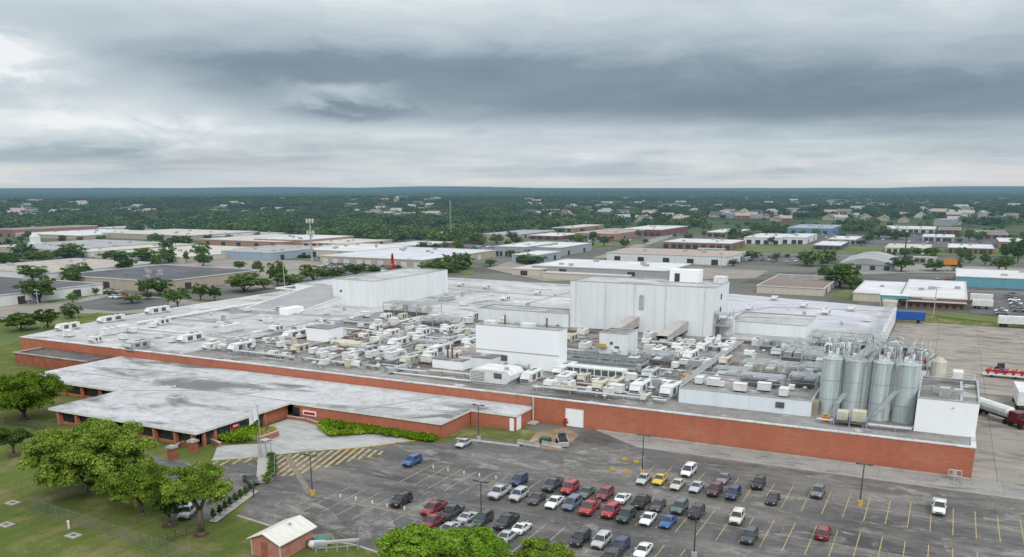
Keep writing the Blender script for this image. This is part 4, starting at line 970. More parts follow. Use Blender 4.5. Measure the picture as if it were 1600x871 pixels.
    bundle([(-9.6, 172, 17.4), (-9.8, 161, 16.6), (-10.2, 157.4, 15.2), (-10.2, 157.4, 5.4)], 3, .24, 'white conveying pipes falling straight between the middle silos')
    bundle([(-5.6, 168, 16.6), (-5.7, 159.4, 16.2), (-5.6, 157.4, 15.0), (-5.6, 157.4, 10.6), (-7.6, 156.4, 7.4), (-9.6, 156.4, 5.3)], 4, .24, 'white conveying pipes swerving down before the silo nearest but one to the end block')
    bundle([(-12.8, 158, 15.6), (-11.2, 159, 17.2), (-10, 168, 17.6), (-13.4, 215, 12.5), (-15.8, 270, 7.6), (-16, 316, 6.2)], 6, .34, 'sheaf of white pipes running from the silo tops back along the roof edge')
    bundle([(-7.4, 160, 16.4), (-9.2, 164, 17.4), (-11.6, 190, 15.2), (-14.6, 250, 8.6)], 4, .34, 'white pipes joining the sheaf above the silos')
    # steel tower behind the silos with a mesh of members
    t = thing('pipe_gantry', 'dense steel gantry of posts and pipes standing behind the silos', 'gantry', (-8, 180, RZ)); b = MB()
    for xx in np.linspace(-10, 7, 7):
        for yy in (-2, 3.5, 9): b.box(xx-.1, xx+.1, yy-.1, yy+.1, 0, 9.6)
    for zz in (4.2, 7.0, 9.6):
        for yy in (-2, 3.5, 9): b.box(-10, 7, yy-.09, yy+.09, zz-.2, zz)
        for xx in np.linspace(-10, 7, 7): b.box(xx-.09, xx+.09, -2, 9, zz-.2, zz-.02)
    b.build('frame', MT['galv'], t)
    b = MB(); b.box(-9.8, 6.8, -1.8, 8.8, 4.22, 4.28); b.box(-9.8, 1, -1.8, 8.8, 7.02, 7.08); b.build('grating', MT['grille'], t)
    rr = random.Random(5)
    for k in range(16):
        b = MB(); x, y, z = rr.uniform(-9, 6), rr.uniform(-1, 8), rr.choice((4.3, 7.1, 7.1)); h = rr.uniform(1, 2.6)
        if rr.random() < .5: b.tube((x, y, z), (x, y, z+h), rr.uniform(.3, .8), n=10)
        else: b.box(x-.7, x+.7, y-.6, y+.6, z, z+h)
        b.build('vessel', MT[rr.choice(('galv', 'white_paint', 'silo', 'grey_metal', 'silo'))], t)
    for k in range(26):
        b = MB(); x, y = rr.uniform(-10, 7), rr.uniform(-2, 9); z = rr.uniform(4.5, 9)
        b.path([(x, y, rr.choice((0, 4))), (x, y, z), (x+rr.uniform(-3, 3), y, z), (x+rr.uniform(-3, 3), y+rr.uniform(-3, 3), rr.uniform(8, 11.2))], .09, 5); b.build('pipe', MT[rr.choice(('galv', 'galv', 'white_paint', 'rust'))], t)
    b = MB()
    for zz in (9.6,):
        for yy in (-2, 9):
            for h in (.55, 1.1): b.box(-10, 7, yy-.03, yy+.03, zz+h, zz+h+.05)
            for xx in np.linspace(-10, 7, 10): b.box(xx-.03, xx+.03, yy-.03, yy+.03, zz, zz+1.1)
    b.build('railing', MT['galv'], t)
    b = MB(); b.box(6.2, 6.6, -1.9, -1.5, 7.1, 7.9); b.build('valve', MT['red_paint'], t)
    for k, (x, y, h, m) in enumerate(((-13.5, 187, 12.2, 'galv'), (-9.6, 189.5, 12.8, 'silo'), (-5.2, 188, 12.0, 'galv'), (-1.4, 189.5, 11.6, 'silo'), (-12, 195, 12.4, 'grey_metal'), (-7.4, 196, 12.9, 'silo'))):
        tk = thing('process_vessel', f'slim steel vessel rising behind the gantry, {ORD[k]} of six', 'vessel', (x, y, 0), group='slim vessels behind the gantry'); b = MB(); b.tube((0, 0, 0), (0, 0, h), .95, n=12); b.tube((0, 0, h), (0, 0, h+.7), .95, .25, n=12); b.build('shell', MT[m], tk)
        b = MB(); b.path([(1.1, -.3, .2), (1.1, -.3, h+.9), (.1, 0, h+1.2), (-2.4, .4, h+1.0), (-2.6, .4, h-3)], .1, 6); b.build('pipe', MT['white_paint'], tk)
        b = MB(); b.box(-1.5, 1.5, -1.5, 1.5, h-2.2, h-2.1); b.build('grating', MT['grille'], tk)
        b = MB()
        for sx in (-1.5, 1.5):
            for sy in (-1.5, 1.5): b.tube((sx, sy, 0), (sx, sy, h-1), .07, n=4)
            b.box(sx-.03, sx+.03, -1.5, 1.5, h-1.05, h-1)
        b.build('frame', MT['galv'], tk)
    # cream vessel and white railed deck over the end block
    t = thing('loading_deck', 'white railed deck with cream hopper behind the end block', 'deck', (.9, 181, 0)); b = MB()
    b.box(-6, 6.5, -6.5, 6, 7.6, 8.0); b.build('floor', MT['galv'], t)
    b = MB()
    for xx in (-5.8, 0, 6.3):
        for yy in (-6.3, 5.8): b.box(xx-.15, xx+.15, yy-.15, yy+.15, 0, 7.6)
    b.build('post', MT['grey_metal'], t)
    b = MB(); b.tube((0, 0, 8), (0, 0, 12.2), 1.4, n=12); b.tube((0, 0, 12.2), (0, 0, 13), 1.4, .4, n=12); b.build('hopper', MT['cream_paint'], t)
    b = MB(); b.box(-5, -2, -3, 1, 8, 10); b.box(2.4, 5.5, -5, -1, 8, 9.4); b.box(2.6, 4.4, 1, 4, 8, 10.2); b.build('machine', MT['white_paint'], t)
    b = MB()
    for h in (.55, 1.1):
        b.box(-6, 6.5, -6.5, -6.43, 8+h, 8.06+h); b.box(-6, 6.5, 5.93, 6, 8+h, 8.06+h); b.box(6.43, 6.5, -6.4, 5.9, 8+h, 8.06+h)
    for k in range(18): b.box(6.43, 6.5, -6.4+k*.7, -6.34+k*.7, 8, 9.1)
    for k in range(18): b.box(-6+k*.7, -5.94+k*.7, -6.5, -6.43, 8, 9.1)
    b.build('railing', MT['white_paint'], t)
    # platform at the parapet below the silos
    t = thing('service_platform', 'blue-grey service platform with cream gear at the foot of the silos', 'platform', (-11.6, 152.6, RZ)); b = MB(); b.box(-2.6, 2.8, -1.6, 1.6, .9, 1.05); b.build('floor', MT['grille'], t)
    b = MB()
    for xx in (-2.5, 0, 2.7):
        for yy in (-1.5, 1.5): b.box(xx-.07, xx+.07, yy-.07, yy+.07, 0, 2.1)
    for zz in (1.55, 2.1): b.box(-2.6, 2.8, -1.6, -1.53, zz, zz+.06); b.box(-2.6, 2.8, 1.53, 1.6, zz, zz+.06)
    b.build('railing', mat('faded_blue', noisy((.26, .33, .44), (.36, .42, .50), .9), .6), t)
    b = MB(); b.box(-2.2, -.4, -1, 1.2, 1.05, 2.4); b.box(.2, 2.4, -1, 1.2, 1.05, 2.7); b.build('machine', mat('pale_cream', noisy((.62, .58, .42), (.5, .46, .34), .9), .6), t)
    t = thing('valve_stand', 'orange valve stand beside the service platform', 'valve', (-15.6, 152.4, RZ)); b = MB(); b.tube((0, 0, 0), (0, 0, 1.5), .28, n=8); b.tube((-.6, 0, 1.1), (.6, 0, 1.1), .25, n=8); b.box(-.5, .5, -.4, .4, 0, .3); b.build('valve', MT['orange'], t)
    b = MB(); b.tube((0, 0, 1.5), (0, 0, 1.62), .45, n=10); b.build('handwheel', MT['yellow'], t)
silos()
# ------------------------------------------------------------------ vehicles
def paint_mat():
    m = bpy.data.materials.new('car_paint'); m.use_nodes = True; t = NT(m.node_tree); t.n.clear()
    b = t.node('ShaderNodeBsdfPrincipled'); oi = t.node('ShaderNodeObjectInfo'); pos = t.node('ShaderNodeNewGeometry').outputs['Position']
    c = t.mix(t.m('MULTIPLY', t.mr(t.noise(pos, .9, 4), .35, .75), .10), oi.outputs['Color'], (.16, .15, .14))
    t.l.new(c, b.inputs['Base Color']); b.inputs['Roughness'].default_value = .33; b.inputs['Coat Weight'].default_value = .4; b.inputs['Coat Roughness'].default_value = .1; b.inputs['Metallic'].default_value = .15
    finish(t, b.outputs[0], True); m.cycles.emission_sampling = 'NONE'; return m
MT['paint'] = paint_mat()
MT['carglass'] = mat('car_glass', noisy((.02, .024, .028), (.05, .058, .064), .8), .1, spec=.55)
MT['tyre'] = mat('tyre_rubber', noisy((.018, .018, .018), (.03, .03, .03), 2), .9)
MT['rim'] = mat('wheel_rim', noisy((.35, .36, .37), (.24, .25, .26), 2), .35, .8)
MT['lens'] = mat('lamp_lens', noisy((.62, .63, .62), (.5, .5, .5), 2), .15)
MT['redlens'] = mat('tail_lens', noisy((.34, .01, .01), (.26, .01, .01), 2), .25)
MT['trim'] = mat('black_trim', noisy((.02, .02, .021), (.035, .035, .036), 2), .6)
MT['plate'] = mat('number_plate', noisy((.6, .6, .58), (.5, .5, .5), 2), .6)
# (y along the car, front at -y): [ (y, half width, sill z, belt z) ... ], greenhouse (y base front, y top front, y top rear, y base rear, roof z), wheel y's, tyre r
CARS = {
 'sedan': dict(st=[(-2.38, .66, .38, .58), (-2.30, .80, .26, .70), (-1.95, .89, .20, .80), (-1.0, .92, .18, .93), (.2, .92, .18, .97), (1.4, .92, .18, 1.0), (2.05, .89, .22, 1.0), (2.34, .80, .30, .92), (2.42, .68, .40, .78)], gh=(-1.05, -.30, .85, 1.75, 1.44), wy=(-1.42, 1.40), r=.33),
 'coupe': dict(st=[(-2.30, .66, .36, .54), (-2.2, .82, .24, .66), (-1.8, .91, .20, .78), (-.8, .94, .18, .90), (.4, .94, .18, .95), (1.5, .95, .18, .98), (2.0, .91, .24, .98), (2.26, .82, .32, .88), (2.34, .70, .42, .74)], gh=(-.80, .02, .72, 1.72, 1.34), wy=(-1.40, 1.36), r=.34),
 'suv': dict(st=[(-2.38, .72, .46, .76), (-2.30, .86, .32, .92), (-1.95, .94, .26, 1.04), (-1.1, .97, .24, 1.10), (.3, .97, .24, 1.12), (1.7, .97, .24, 1.14), (2.2, .93, .28, 1.14), (2.36, .86, .36, 1.08), (2.40, .80, .44, .9)], gh=(-1.15, -.55, 1.85, 2.28, 1.76), wy=(-1.42, 1.44), r=.38),
 'minivan': dict(st=[(-2.52, .72, .40, .66), (-2.42, .86, .28, .80), (-2.0, .95, .22, .98), (-1.3, .99, .2, 1.06), (.3, .99, .2, 1.08), (1.9, .99, .2, 1.10), (2.4, .95, .24, 1.10), (2.54, .88, .34, 1.04), (2.58, .8, .44, .9)], gh=(-1.55, -.55, 2.05, 2.48, 1.76), wy=(-1.52, 1.50), r=.35),
 'pickup': dict(st=[(-2.85, .78, .52, .86), (-2.76, .92, .38, 1.02), (-2.35, .99, .34, 1.12), (-1.3, 1.0, .32, 1.16), (0, 1.0, .32, 1.16), (.85, 1.0, .32, 1.16), (1.0, 1.0, .34, 1.16), (2.75, .99, .40, 1.16), (2.86, .95, .46, 1.12)], gh=(-1.40, -.72, .70, .98, 1.86), wy=(-1.80, 1.78), r=.40),
}
def make_car(kind):
    S = CARS[kind]; t = thing('parked_car', 'car', 'car', (0, 0, 0), group='cars in the factory car park')
    def ring(y, w, z0, zb):
        m = (z0+zb)/2; c = zb-.10
        rt = [(w*.80, y, z0), (w*.97, y, z0+.10), (w, y, m), (w*.975, y, c), (w*.90, y, zb-.02), (w*.55, y, zb+.012), (0, y, zb+.02)]
        return rt+[(-p[0], p[1], p[2]) for p in reversed(rt[:-1])]
    b = MB(); b.loft([ring(*q) for q in S['st']])
    body = b.build('body', MT['paint'], t, smooth=True)
    y0, y1, y2, y3, zr = S['gh']
    def belt(y):
        st = S['st']
        for a, c in zip(st, st[1:]):
            if a[0] <= y <= c[0]:
                f = (y-a[0])/(c[0]-a[0]); return a[1]+(c[1]-a[1])*f, a[3]+(c[3]-a[3])*f
        return st[-1][1], st[-1][3]
    def gring(y, z, w): return [(w, y, z), (w*.5, y, z+.0), (-w*.5, y, z), (-w, y, z)]
    wf, zf = belt(y0); wm, zm = belt((y1+y2)/2); wr, zq = belt(y3)
    tw = wm*.76; B = [(wf*.88, y0, zf-.02), (wm*.92, y1+.1, zm-.03), (wm*.92, y2, zm-.03), (wr*.86, y3, zq-.02)]; T = [(tw*.93, y1, zr-.05), (tw, y1+.35, zr-.02), (tw, y2-.25, zr-.02), (tw*.92, y2, zr-.05)]
    g = MB()
    for sx in (1, -1):
        for a, c, d, e in zip(B, B[1:], T[1:], T):
            q = [(p[0]*sx, p[1], p[2]) for p in (a, c, d, e)]
            g.quad(*(q if sx > 0 else q[::-1]))
    m = lambda p: (-p[0], p[1], p[2])
    g.quad(m(B[0]), B[0], T[0], m(T[0])); g.quad(B[3], m(B[3]), m(T[3]), T[3])
    g.build('windows', MT['carglass'], t)
    rf = MB()       # roof skin and pillars
    rf.loft([[(w, y, z), (w*.94, y, z+.035), (0, y, z+.055), (-w*.94, y, z+.035), (-w, y, z), (0, y, z-.02)] for w, y, z in ((tw*.93, y1-.02, zr-.05), (tw*1.01, y1+.35, zr-.02), (tw*1.01, y2-.25, zr-.02), (tw*.93, y2+.03, zr-.05))])
    for sx in (1, -1):
        P_ = lambda p, o=.012: Vector((p[0]*sx+o*sx, p[1], p[2]))
        rf.tube(P_(B[0]), P_(T[0]), .05, n=4); rf.tube(P_(B[3]), P_(T[3]), .075, n=4)
        ym = y1+.35+(y2-y1)*.32; rf.tube((wm*.925*sx, ym, zm-.03), (tw*1.0*sx, ym, zr-.02), .05, n=4)
        if kind in ('suv', 'minivan'): rf.tube((wm*.925*sx, y2-.35, zm-.03), (tw*1.0*sx, y2-.3, zr-.02), .06, n=4)
    rf.build('roof', MT['paint'], t, smooth=True)
    if kind == 'pickup':
        bd = MB(); bd.quad((-.82, 1.08, 1.19), (.82, 1.08, 1.19), (.82, 2.70, 1.19), (-.82, 2.70, 1.19)); bd.build('bed_liner', MT['trim'], t)
        bd = MB(); bd.box(-.98, -.84, 1.02, 2.78, 1.14, 1.28); bd.box(.84, .98, 1.02, 2.78, 1.14, 1.28); bd.box(-.84, .84, 2.68, 2.80, 1.14, 1.28); bd.build('bed_rail', MT['paint'], t)
    for sx in (1, -1):
        for wy in S['wy']:
            w = MB(); wx = belt(wy)[0]-.02; r = S['r']
            w.tube((sx*(wx-.22), wy, r), (sx*(wx+.035), wy, r), r, n=14, m=0); w.tube((sx*(wx+.03), wy, r), (sx*(wx+.045), wy, r), r*.62, n=10, m=1); w.build('wheel', [MT['tyre'], MT['rim']], t)
        f = S['st'][1]; l = MB(); l.obox((sx*(f[1]*.72), f[0]+.02), .34, .16, f[3]-.22, f[3]-.05, sx*.35); l.build('headlight', MT['lens'], t)
        e = S['st'][-2]; l = MB(); l.obox((sx*(e[1]*.80), e[0]+.01), .26, .16, e[3]-.32, e[3]-.08, -sx*.3); l.build('taillight', MT['redlens'], t)
        mr_ = MB(); mr_.box(min(sx*.94, sx*1.12), max(sx*.94, sx*1.12), y0+.25, y0+.40, zf+.02, zf+.16); mr_.build('mirror', MT['paint'], t)
    f = S['st'][0]; l = MB(); l.box(-f[1]*.62, f[1]*.62, f[0]-.02, f[0]+.12, f[3]-.20, f[3]-.04); l.box(-f[1]*.95, f[1]*.95, f[0]-.01, f[0]+.14, f[2]-.06, f[2]+.09); l.build('grille', MT['trim'], t)
    e = S['st'][-1]; l = MB(); l.box(-.24, .24, e[0]-.04, e[0]+.02, e[3]-.22, e[3]-.08); l.build('number_plate', MT['plate'], t)
    freeze(t); return t
COL = {'black': (.012, .013, .015), 'dark grey': (.05, .055, .06), 'grey': (.16, .17, .18), 'silver': (.46, .48, .50), 'white': (.78, .79, .79), 'red': (.36, .022, .025), 'crimson': (.22, .018, .03), 'dark red': (.22, .015, .02), 'yellow': (.66, .44, .015), 'blue': (.02, .10, .31), 'dark blue': (.018, .035, .11),
       'bluish grey': (.11, .16, .24), 'greenish grey': (.09, .125, .12), 'dark green': (.025, .045, .04), 'beige': (.52, .50, .42), 'maroon': (.075, .022, .035), 'mauve grey': (.20, .17, .20), 'pearl white': (.66, .64, .56)}
FWD, REV = 0, math.pi
cars = [ # survey px, kind, colour, heading
 (863, 757, 'pickup', 'dark grey', FWD), (891, 762, 'suv', 'red', FWD), (916, 768, 'sedan', 'greenish grey', FWD), (945, 771, 'suv', 'crimson', FWD), (973, 776, 'coupe', 'white', REV), (1003, 783, 'pickup', 'black', REV), (1028, 788, 'sedan', 'dark grey', FWD), (1062, 792, 'suv', 'greenish grey', FWD), (1089, 800, 'suv', 'black', FWD),
 (866, 783, 'sedan', 'white', FWD), (894, 786, 'minivan', 'bluish grey', FWD), (922, 793, 'pickup', 'red', FWD), (954, 798, 'suv', 'red', FWD), (978, 805, 'suv', 'dark green', FWD), (1012, 809, 'sedan', 'white', FWD), (1043, 813, 'sedan', 'blue', FWD), (1005, 747, 'sedan', 'silver', FWD), (1031, 748, 'sedan', 'yellow', FWD), (1059, 755, 'sedan', 'beige', FWD),
 (1076, 735, 'minivan', 'white', FWD), (1088, 759, 'sedan', 'silver', FWD), (1130, 746, 'sedan', 'mauve grey', FWD), (1117, 765, 'suv', 'maroon', FWD), (1146, 770, 'suv', 'dark blue', FWD), (1186, 755, 'suv', 'black', FWD), (1208, 778, 'sedan', 'black', FWD), (1152, 808, 'suv', 'pearl white', FWD), (1171, 837, 'suv', 'dark grey', FWD), (1278, 768, 'suv', 'grey', FWD), (1287, 832, 'suv', 'crimson', REV), (1467, 792, 'pickup', 'white', FWD),
 (907, 841, 'suv', 'black', FWD), (939, 844, 'suv', 'silver', FWD), (969, 853, 'suv', 'dark blue', FWD), (1005, 858, 'sedan', 'white', FWD), (954, 872, 'suv', 'black', FWD), (627, 782, 'suv', 'black', FWD), (678, 794, 'pickup', 'dark red', FWD), (706, 800, 'pickup', 'dark grey', REV), (731, 806, 'coupe', 'silver', REV), (755, 811, 'suv', 'dark green', FWD), (791, 815, 'pickup', 'black', FWD), (815, 823, 'coupe', 'white', REV),
 (676, 815, 'pickup', 'crimson', FWD), (701, 825, 'sedan', 'silver', FWD), (732, 828, 'sedan', 'greenish grey', FWD), (793, 836, 'sedan', 'silver', REV), (780, 769, 'pickup', 'silver', FWD), (811, 773, 'suv', 'silver', FWD), (839, 778, 'sedan', 'dark grey', FWD), (811, 750, 'suv', 'dark blue', FWD), (644, 720, 'suv', 'blue', FWD), (724, 691, 'sedan', 'silver', FWD), (392, 748, 'sedan', 'dark green', R(62)), (293, 799, 'suv', 'silver', R(25))]
def place_cars():
    ents = []
    for (x, y, k, c, h) in cars:
        X, Y = G(x, y, .7); ents.append([X, Y, k, c, h])
    rows = {}
    for e in ents:
        Y = e[1]; key = 'front line of the row by the trees' if Y < 94 else 'rear line of the row by the trees' if Y < 101 else 'front line of the middle row' if Y < 110 else 'rear line of the middle row' if Y < 117 else 'front line of the row by the factory' if Y < 125.5 else 'rear line of the row by the factory'
        e.append(key); rows.setdefault(key, []).append(e)
    kn = {'sedan': 'sedan', 'coupe': 'coupe', 'suv': 'sport utility car', 'minivan': 'minivan', 'pickup': 'pickup'}
    protos = {}
    for key, es in rows.items():
        es.sort(key=lambda e: e[0])
        for i, e in enumerate(es):
            X, Y, k, c, h = e[:5]
            if Y < 81: lab = 'silver sport utility car half under the trees beside the driveway'
            elif h == R(62): lab = 'dark green sedan on the driveway by the narrow hedged island'
            elif (X < -72 and Y > 120): lab = 'silver sedan parked alone by the kerb of the patchy grass'
            elif X < -74: lab = 'bright blue sport utility car parked alone near the hatched field'
            else:
                nb = es[i-1] if i > 0 and X-es[i-1][0] < 5 else None; na = es[i+1] if i+1 < len(es) and es[i+1][0]-X < 5 else None
                side = f'between {nb[3]} {kn[nb[2]]} and {na[3]} {kn[na[2]]}' if nb and na else f'beside {(nb or na)[3]} {kn[(nb or na)[2]]}' if (nb or na) else 'with empty bays on both sides'
                lab = f'{c} {kn[k]}, {key}, {side}'
            if len(lab.split()) > 16: lab = lab.replace('sport utility car', 'SUV')
            if len(lab.split()) > 16: lab = lab.replace('line of the ', '').replace('sport utility car', 'SUV')
            jx = rnd.uniform(-.06, .06)
            if k not in protos:
                o = protos[k] = make_car(k); o.location = (X+jx, Y, .035); o.rotation_euler.z = h+R(rnd.uniform(-1.5, 1.5)); o['label'] = lab; o.scale = (.87,)*3; o.color = (*COL[c], 1)
                for ch in o.children: ch.color = (*COL[c], 1)
            else: dup(protos[k], (X+jx, Y, .035), h+R(rnd.uniform(-1.5, 1.5)), lab, color=COL[c], sc=(.87*rnd.uniform(.97, 1.03), .87*rnd.uniform(.95, 1.05), .87*rnd.uniform(.96, 1.05)))
place_cars()

# ------------------------------------------------------------------ things in the car park
def lamp(px, h, label, base, arms=2, ang=0):
    x, y = G(*px); t = thing('lamp_post', label, 'lamp post', (x, y, 0), ang, group='lamp posts of the car park')
    b = MB(); b.tube((0, 0, .3), (0, 0, h), .10, .07, n=8); b.build('pole', MT['dark_metal'], t)
    b = MB(); b.tube((0, 0, 0), (0, 0, .8), .42, .36, n=12); b.build('base', MT['yellow'] if base else MT['kerb'], t)
    for s in ((-1, 1) if arms == 2 else (1,)):
        b = MB(); b.box(min(0, s*.7), max(0, s*.7), -.05, .05, h-.12, h-.04); a = b.build('arm', MT['dark_metal'], t)
        b = MB(); b.box(s*.45-.0 if s > 0 else -1.15, 1.15 if s > 0 else -.45, -.2, .2, h-.1, h+.06); b.build('lamp_head', MT['dark_metal'], a)
lamp((488.5, 774), 6.3, 'dark lamp post on a yellow base by the hatched field', True)
lamp((752, 818), 6.1, 'dark lamp post standing among the cars near the tree tops', True)
lamp((1003, 742), 6.6, 'dark lamp post at the end of the row nearest the factory', True)
lamp((1343, 790), 6.3, 'dark lamp post on a yellow base among empty bays', True)
lamp((1084, 872), 6.0, 'dark lamp post by the bottom edge of the car park', False)
lamp((748, 688), 6.6, 'dark lamp post on the patchy grass before the brick wall', False)
def place_small(name, label, cat, pts, fn, group, same=True):
    proto = None
    for i, p in enumerate(pts):
        x, y = G(*p[:2])
        lab = label[i] if isinstance(label, list) else label
        if proto is None: proto = fn(); tag(proto, lab, cat, group); proto.location = (x, y, .03); freeze(proto)
        else: dup(proto, (x, y, .03), 0, lab)
def bollard():
    t = thing('bollard', '', 'bollard'); b = MB(); b.tube((0, 0, 0), (0, 0, .42), .11, n=8); b.build('post', MT['white_paint'], t)
    b = MB(); b.tube((0, 0, .4), (0, 0, .55), .14, .06, n=8); b.build('cap', MT['white_paint'], t); return t
place_small('bollard', 'stubby white bollard in the line along the pale middle bays', 'bollard', [(677, 733), (700, 737), (725, 741), (749, 745), (775, 749)], bollard, 'white bollards along the middle bays')
place_small('bollard', 'stubby white bollard in the line past the yellow lamp base', 'bollard', [(532, 778), (556, 782), (582, 788), (605, 793), (632, 797), (659, 803)], bollard, 'white bollards past the lamp base')
def yblock():
    t = thing('concrete_block', '', 'concrete block'); b = MB(); b.box(-.45, .45, -.28, .28, 0, .32); b.box(-.28, .28, -.16, .16, .32, .48); b.build('block', MT['yellow'], t); return t
place_small('concrete_block', ['yellow concrete block nearest the parked silver sedan', 'yellow concrete block second along from the silver sedan', 'yellow concrete block beside the lamp post near the factory', 'yellow concrete block farthest out on the pale concrete'], 'concrete block', [(978, 739), (957, 736), (994, 724), (976, 720)], yblock, 'yellow blocks near the lamp post')
# rubble, barriers and machines on the torn-up corner
def barrier(px, ang, label, L=5.5):
    x, y = G(*px); t = thing('concrete_barrier', label, 'barrier', (x, y, .05), ang); b = MB(); b.extr_x([(-.3, 0), (-.3, .15), (-.1, .45), (-.08, .85), (.08, .85), (.1, .45), (.3, .15), (.3, 0)], -L/2, L/2); b.build('barrier', MT['kerb'], t)
barrier((826, 697), R(-4), 'pale concrete barrier at the edge of the torn-up soil', 4.5)
barrier((862, 699), R(-6), 'pale concrete barrier under the parked machine', 4.0)
x, y = G(878, 694); t = thing('skid_loader', 'small dark skid loader on the bare soil', 'loader', (x, y, .05), R(30))
b = MB(); b.box(-.8, .8, -1.2, 1.1, .45, 1.2); b.box(-.65, .65, -.6, .8, 1.2, 1.45); b.build('body', MT['dark_metal'], t)
b = MB(); b.box(-.6, .6, -.5, .7, 1.45, 2.1); b.build('cab', MT['carglass'], t)
b = MB(); b.box(-.95, -.8, -2.1, .9, 1.1, 1.35); b.box(.8, .95, -2.1, .9, 1.1, 1.35); b.box(-.9, .9, -2.7, -2.0, .2, .9); b.build('bucket', MT['grey_metal'], t)
for sx in (-1, 1):
    for yy in (-.7, .7): b = MB(); b.tube((sx*.7, yy, .42), (sx*1.02, yy, .42), .42, n=12); b.build('wheel', MT['tyre'], t)
x, y = G(852, 694); t = thing('generator', 'small dark generator with a green top at the barrier', 'generator', (x, y, .05), R(10)); b = MB(); b.box(-1.0, 1.0, -.6, .6, .2, 1.0); b.build('case', MT['dark_metal'], t); b = MB(); b.box(-.8, .8, -.5, .5, 1.0, 1.3); b.build('lid', plain('green_paint', (.06, .16, .10)), t)
x, y = G(885, 666); t = thing('hydrant_valve', 'red standpipe valve by the white roll-up door', 'valve', (x, y-.4, .05)); b = MB(); b.tube((0, 0, 0), (0, 0, 1.4), .2, n=8); b.tube((-.5, 0, .9), (.5, 0, .9), .16, n=8); b.tube((0, 0, 1.4), (0, 0, 1.55), .34, n=8); b.build('valve', MT['red_paint'], t)
x, y = G(1494, 750); t = thing('gas_meter', 'grey gas meter set at the brick corner', 'meter', (x-.2, y-.4, .05)); b = MB()
b.path([(-1, 0, 0), (-1, 0, 1.6), (.8, 0, 1.6), (.8, 0, 0)], .12, 6); b.path([(-1, -.4, .8), (.8, -.4, .8)], .12, 6); b.build('pipe', MT['grey_metal'], t); b = MB(); b.tube((-.2, 0, 1.0), (-.2, 0, 1.5), .4, n=10); b.build('regulator', MT['grey_metal'], t)
b = MB()
for px in [(1490, 757), (1505, 757), (1520, 758), (1497, 754)]:
    x, y = G(*px); o = thing('bollard', 'grey steel bollard guarding the gas meter', 'bollard', (x, y, .04), group='grey bollards at the brick corner'); q = MB(); q.tube((0, 0, 0), (0, 0, 1.0), .11, n=8); q.build('post', MT['grey_metal'], o)
# gate island: flagpole, railings, turnstile
x, y = G(409, 716); t = thing('flagpole', 'tall metal flagpole with a white flag by the plaza edge', 'flagpole', (x, y, 0)); b = MB(); b.tube((0, 0, 0), (0, 0, 9.0), .10, .06, n=8); b.tube((0, 0, 9.0), (0, 0, 9.2), .14, n=8); b.build('pole', MT['galv'], t)
b = MB(); b.loft([[(-.08-k*.28, .10*math.sin(k*1.4), 8.6-.10*k), (-.08-k*.28, .16*math.sin(k*1.4+.5), 6.9-.20*k)] for k in range(8)], closed=False, caps=False); b.build('flag', MT['flag'], t)
b = MB(); b.tube((0, 0, 0), (0, 0, .5), .3, n=10); b.build('base', MT['kerb'], t)
sheet('traffic_island', [G(403, 716), G(421, 712), G(428, 733), G(430, 748), G(416, 757), G(400, 757)], .16, MT['kerb'])
b = MB()
def rail(name, px, h, label, m='dark_metal', gap=1.4, mesh=None, cat='fence', fine=None):
    pts = [G(*p) for p in px]; x0, y0 = pts[0]; t = thing(name, label, cat, (x0, y0, 0)); post = MB(); rl = MB(); ms = MB()
    for a, c in zip(pts, pts[1:]):
        L = math.dist(a, c); n = max(1, round(L/gap)); dx, dy = (c[0]-a[0])/n, (c[1]-a[1])/n
        for k in range(n+1):
            x, y = a[0]+dx*k-x0, a[1]+dy*k-y0; post.tube((x, y, 0), (x, y, h+.05), .045 if not mesh else .032, n=5)
        A, D = (a[0]-x0, a[1]-y0), (c[0]-x0, c[1]-y0)
        for z in ((h, .15) if mesh else (h, h*.5, .15)): rl.tube((*A, z), (*D, z), .03 if not mesh else .018, n=5)
        if fine:
            q = int(L/fine)
            for k in range(q): f = k/q; post.tube((A[0]+(D[0]-A[0])*f, A[1]+(D[1]-A[1])*f, .1), (A[0]+(D[0]-A[0])*f, A[1]+(D[1]-A[1])*f, h), .018, n=4)
        if mesh: ms.quad((*A, .05), (*D, .05), (*D, h), (*A, h))
    post.build('post', MT[m], t); rl.build('rail', MT[m], t)
    if mesh: ms.build('mesh_panel', MT[mesh], t)
    return t
def link_alpha(t, p):
    X, Y, Z = t.xyz(p); u = t.m('ADD', X, Y)
    a = t.m('LESS_THAN', t.m('PINGPONG', t.m('ADD', u, Z), .11), .010); c = t.m('LESS_THAN', t.m('PINGPONG', t.m('SUBTRACT', u, Z), .11), .010)
    return t.m('MAXIMUM', t.m('MAXIMUM', a, c), .0)
MT['fence_post'] = mat('fence_post', noisy((.16, .18, .165), (.22, .24, .22), .8), .6)
MT['chainlink'] = mat('chain_link', noisy((.24, .28, .25), (.18, .21, .19), .8), .6, .2, alpha=link_alpha)
rail('chain_link_fence', [(51, 797), (130, 771), (160, 762)], 1.9, 'chain-link fence running in from its corner toward the big spreading tree', 'fence_post', 2.8, 'chainlink')
rail('chain_link_fence', [(51, 798), (170, 838), (262, 868), (330, 890)], 1.9, 'long chain-link fence crossing the lawn down to the bottom edge', 'fence_post', 2.8, 'chainlink')
rail('railing', [(250, 855), (275, 842), (308, 832)], 1.2, 'short dark railing on the lawn beside the forked tree', 'dark_metal', 1.6, fine=.3)
rail('railing', [(0, 663), (40, 668), (72, 676)], 1.5, 'dark picket railing beyond the small dark tree', 'dark_metal', 1.6, fine=.3)
rail('railing', [(429, 716), (430, 748), (421, 756)], 1.1, 'curving railing on the hedged island', 'grey_metal', 1.2, fine=.25)
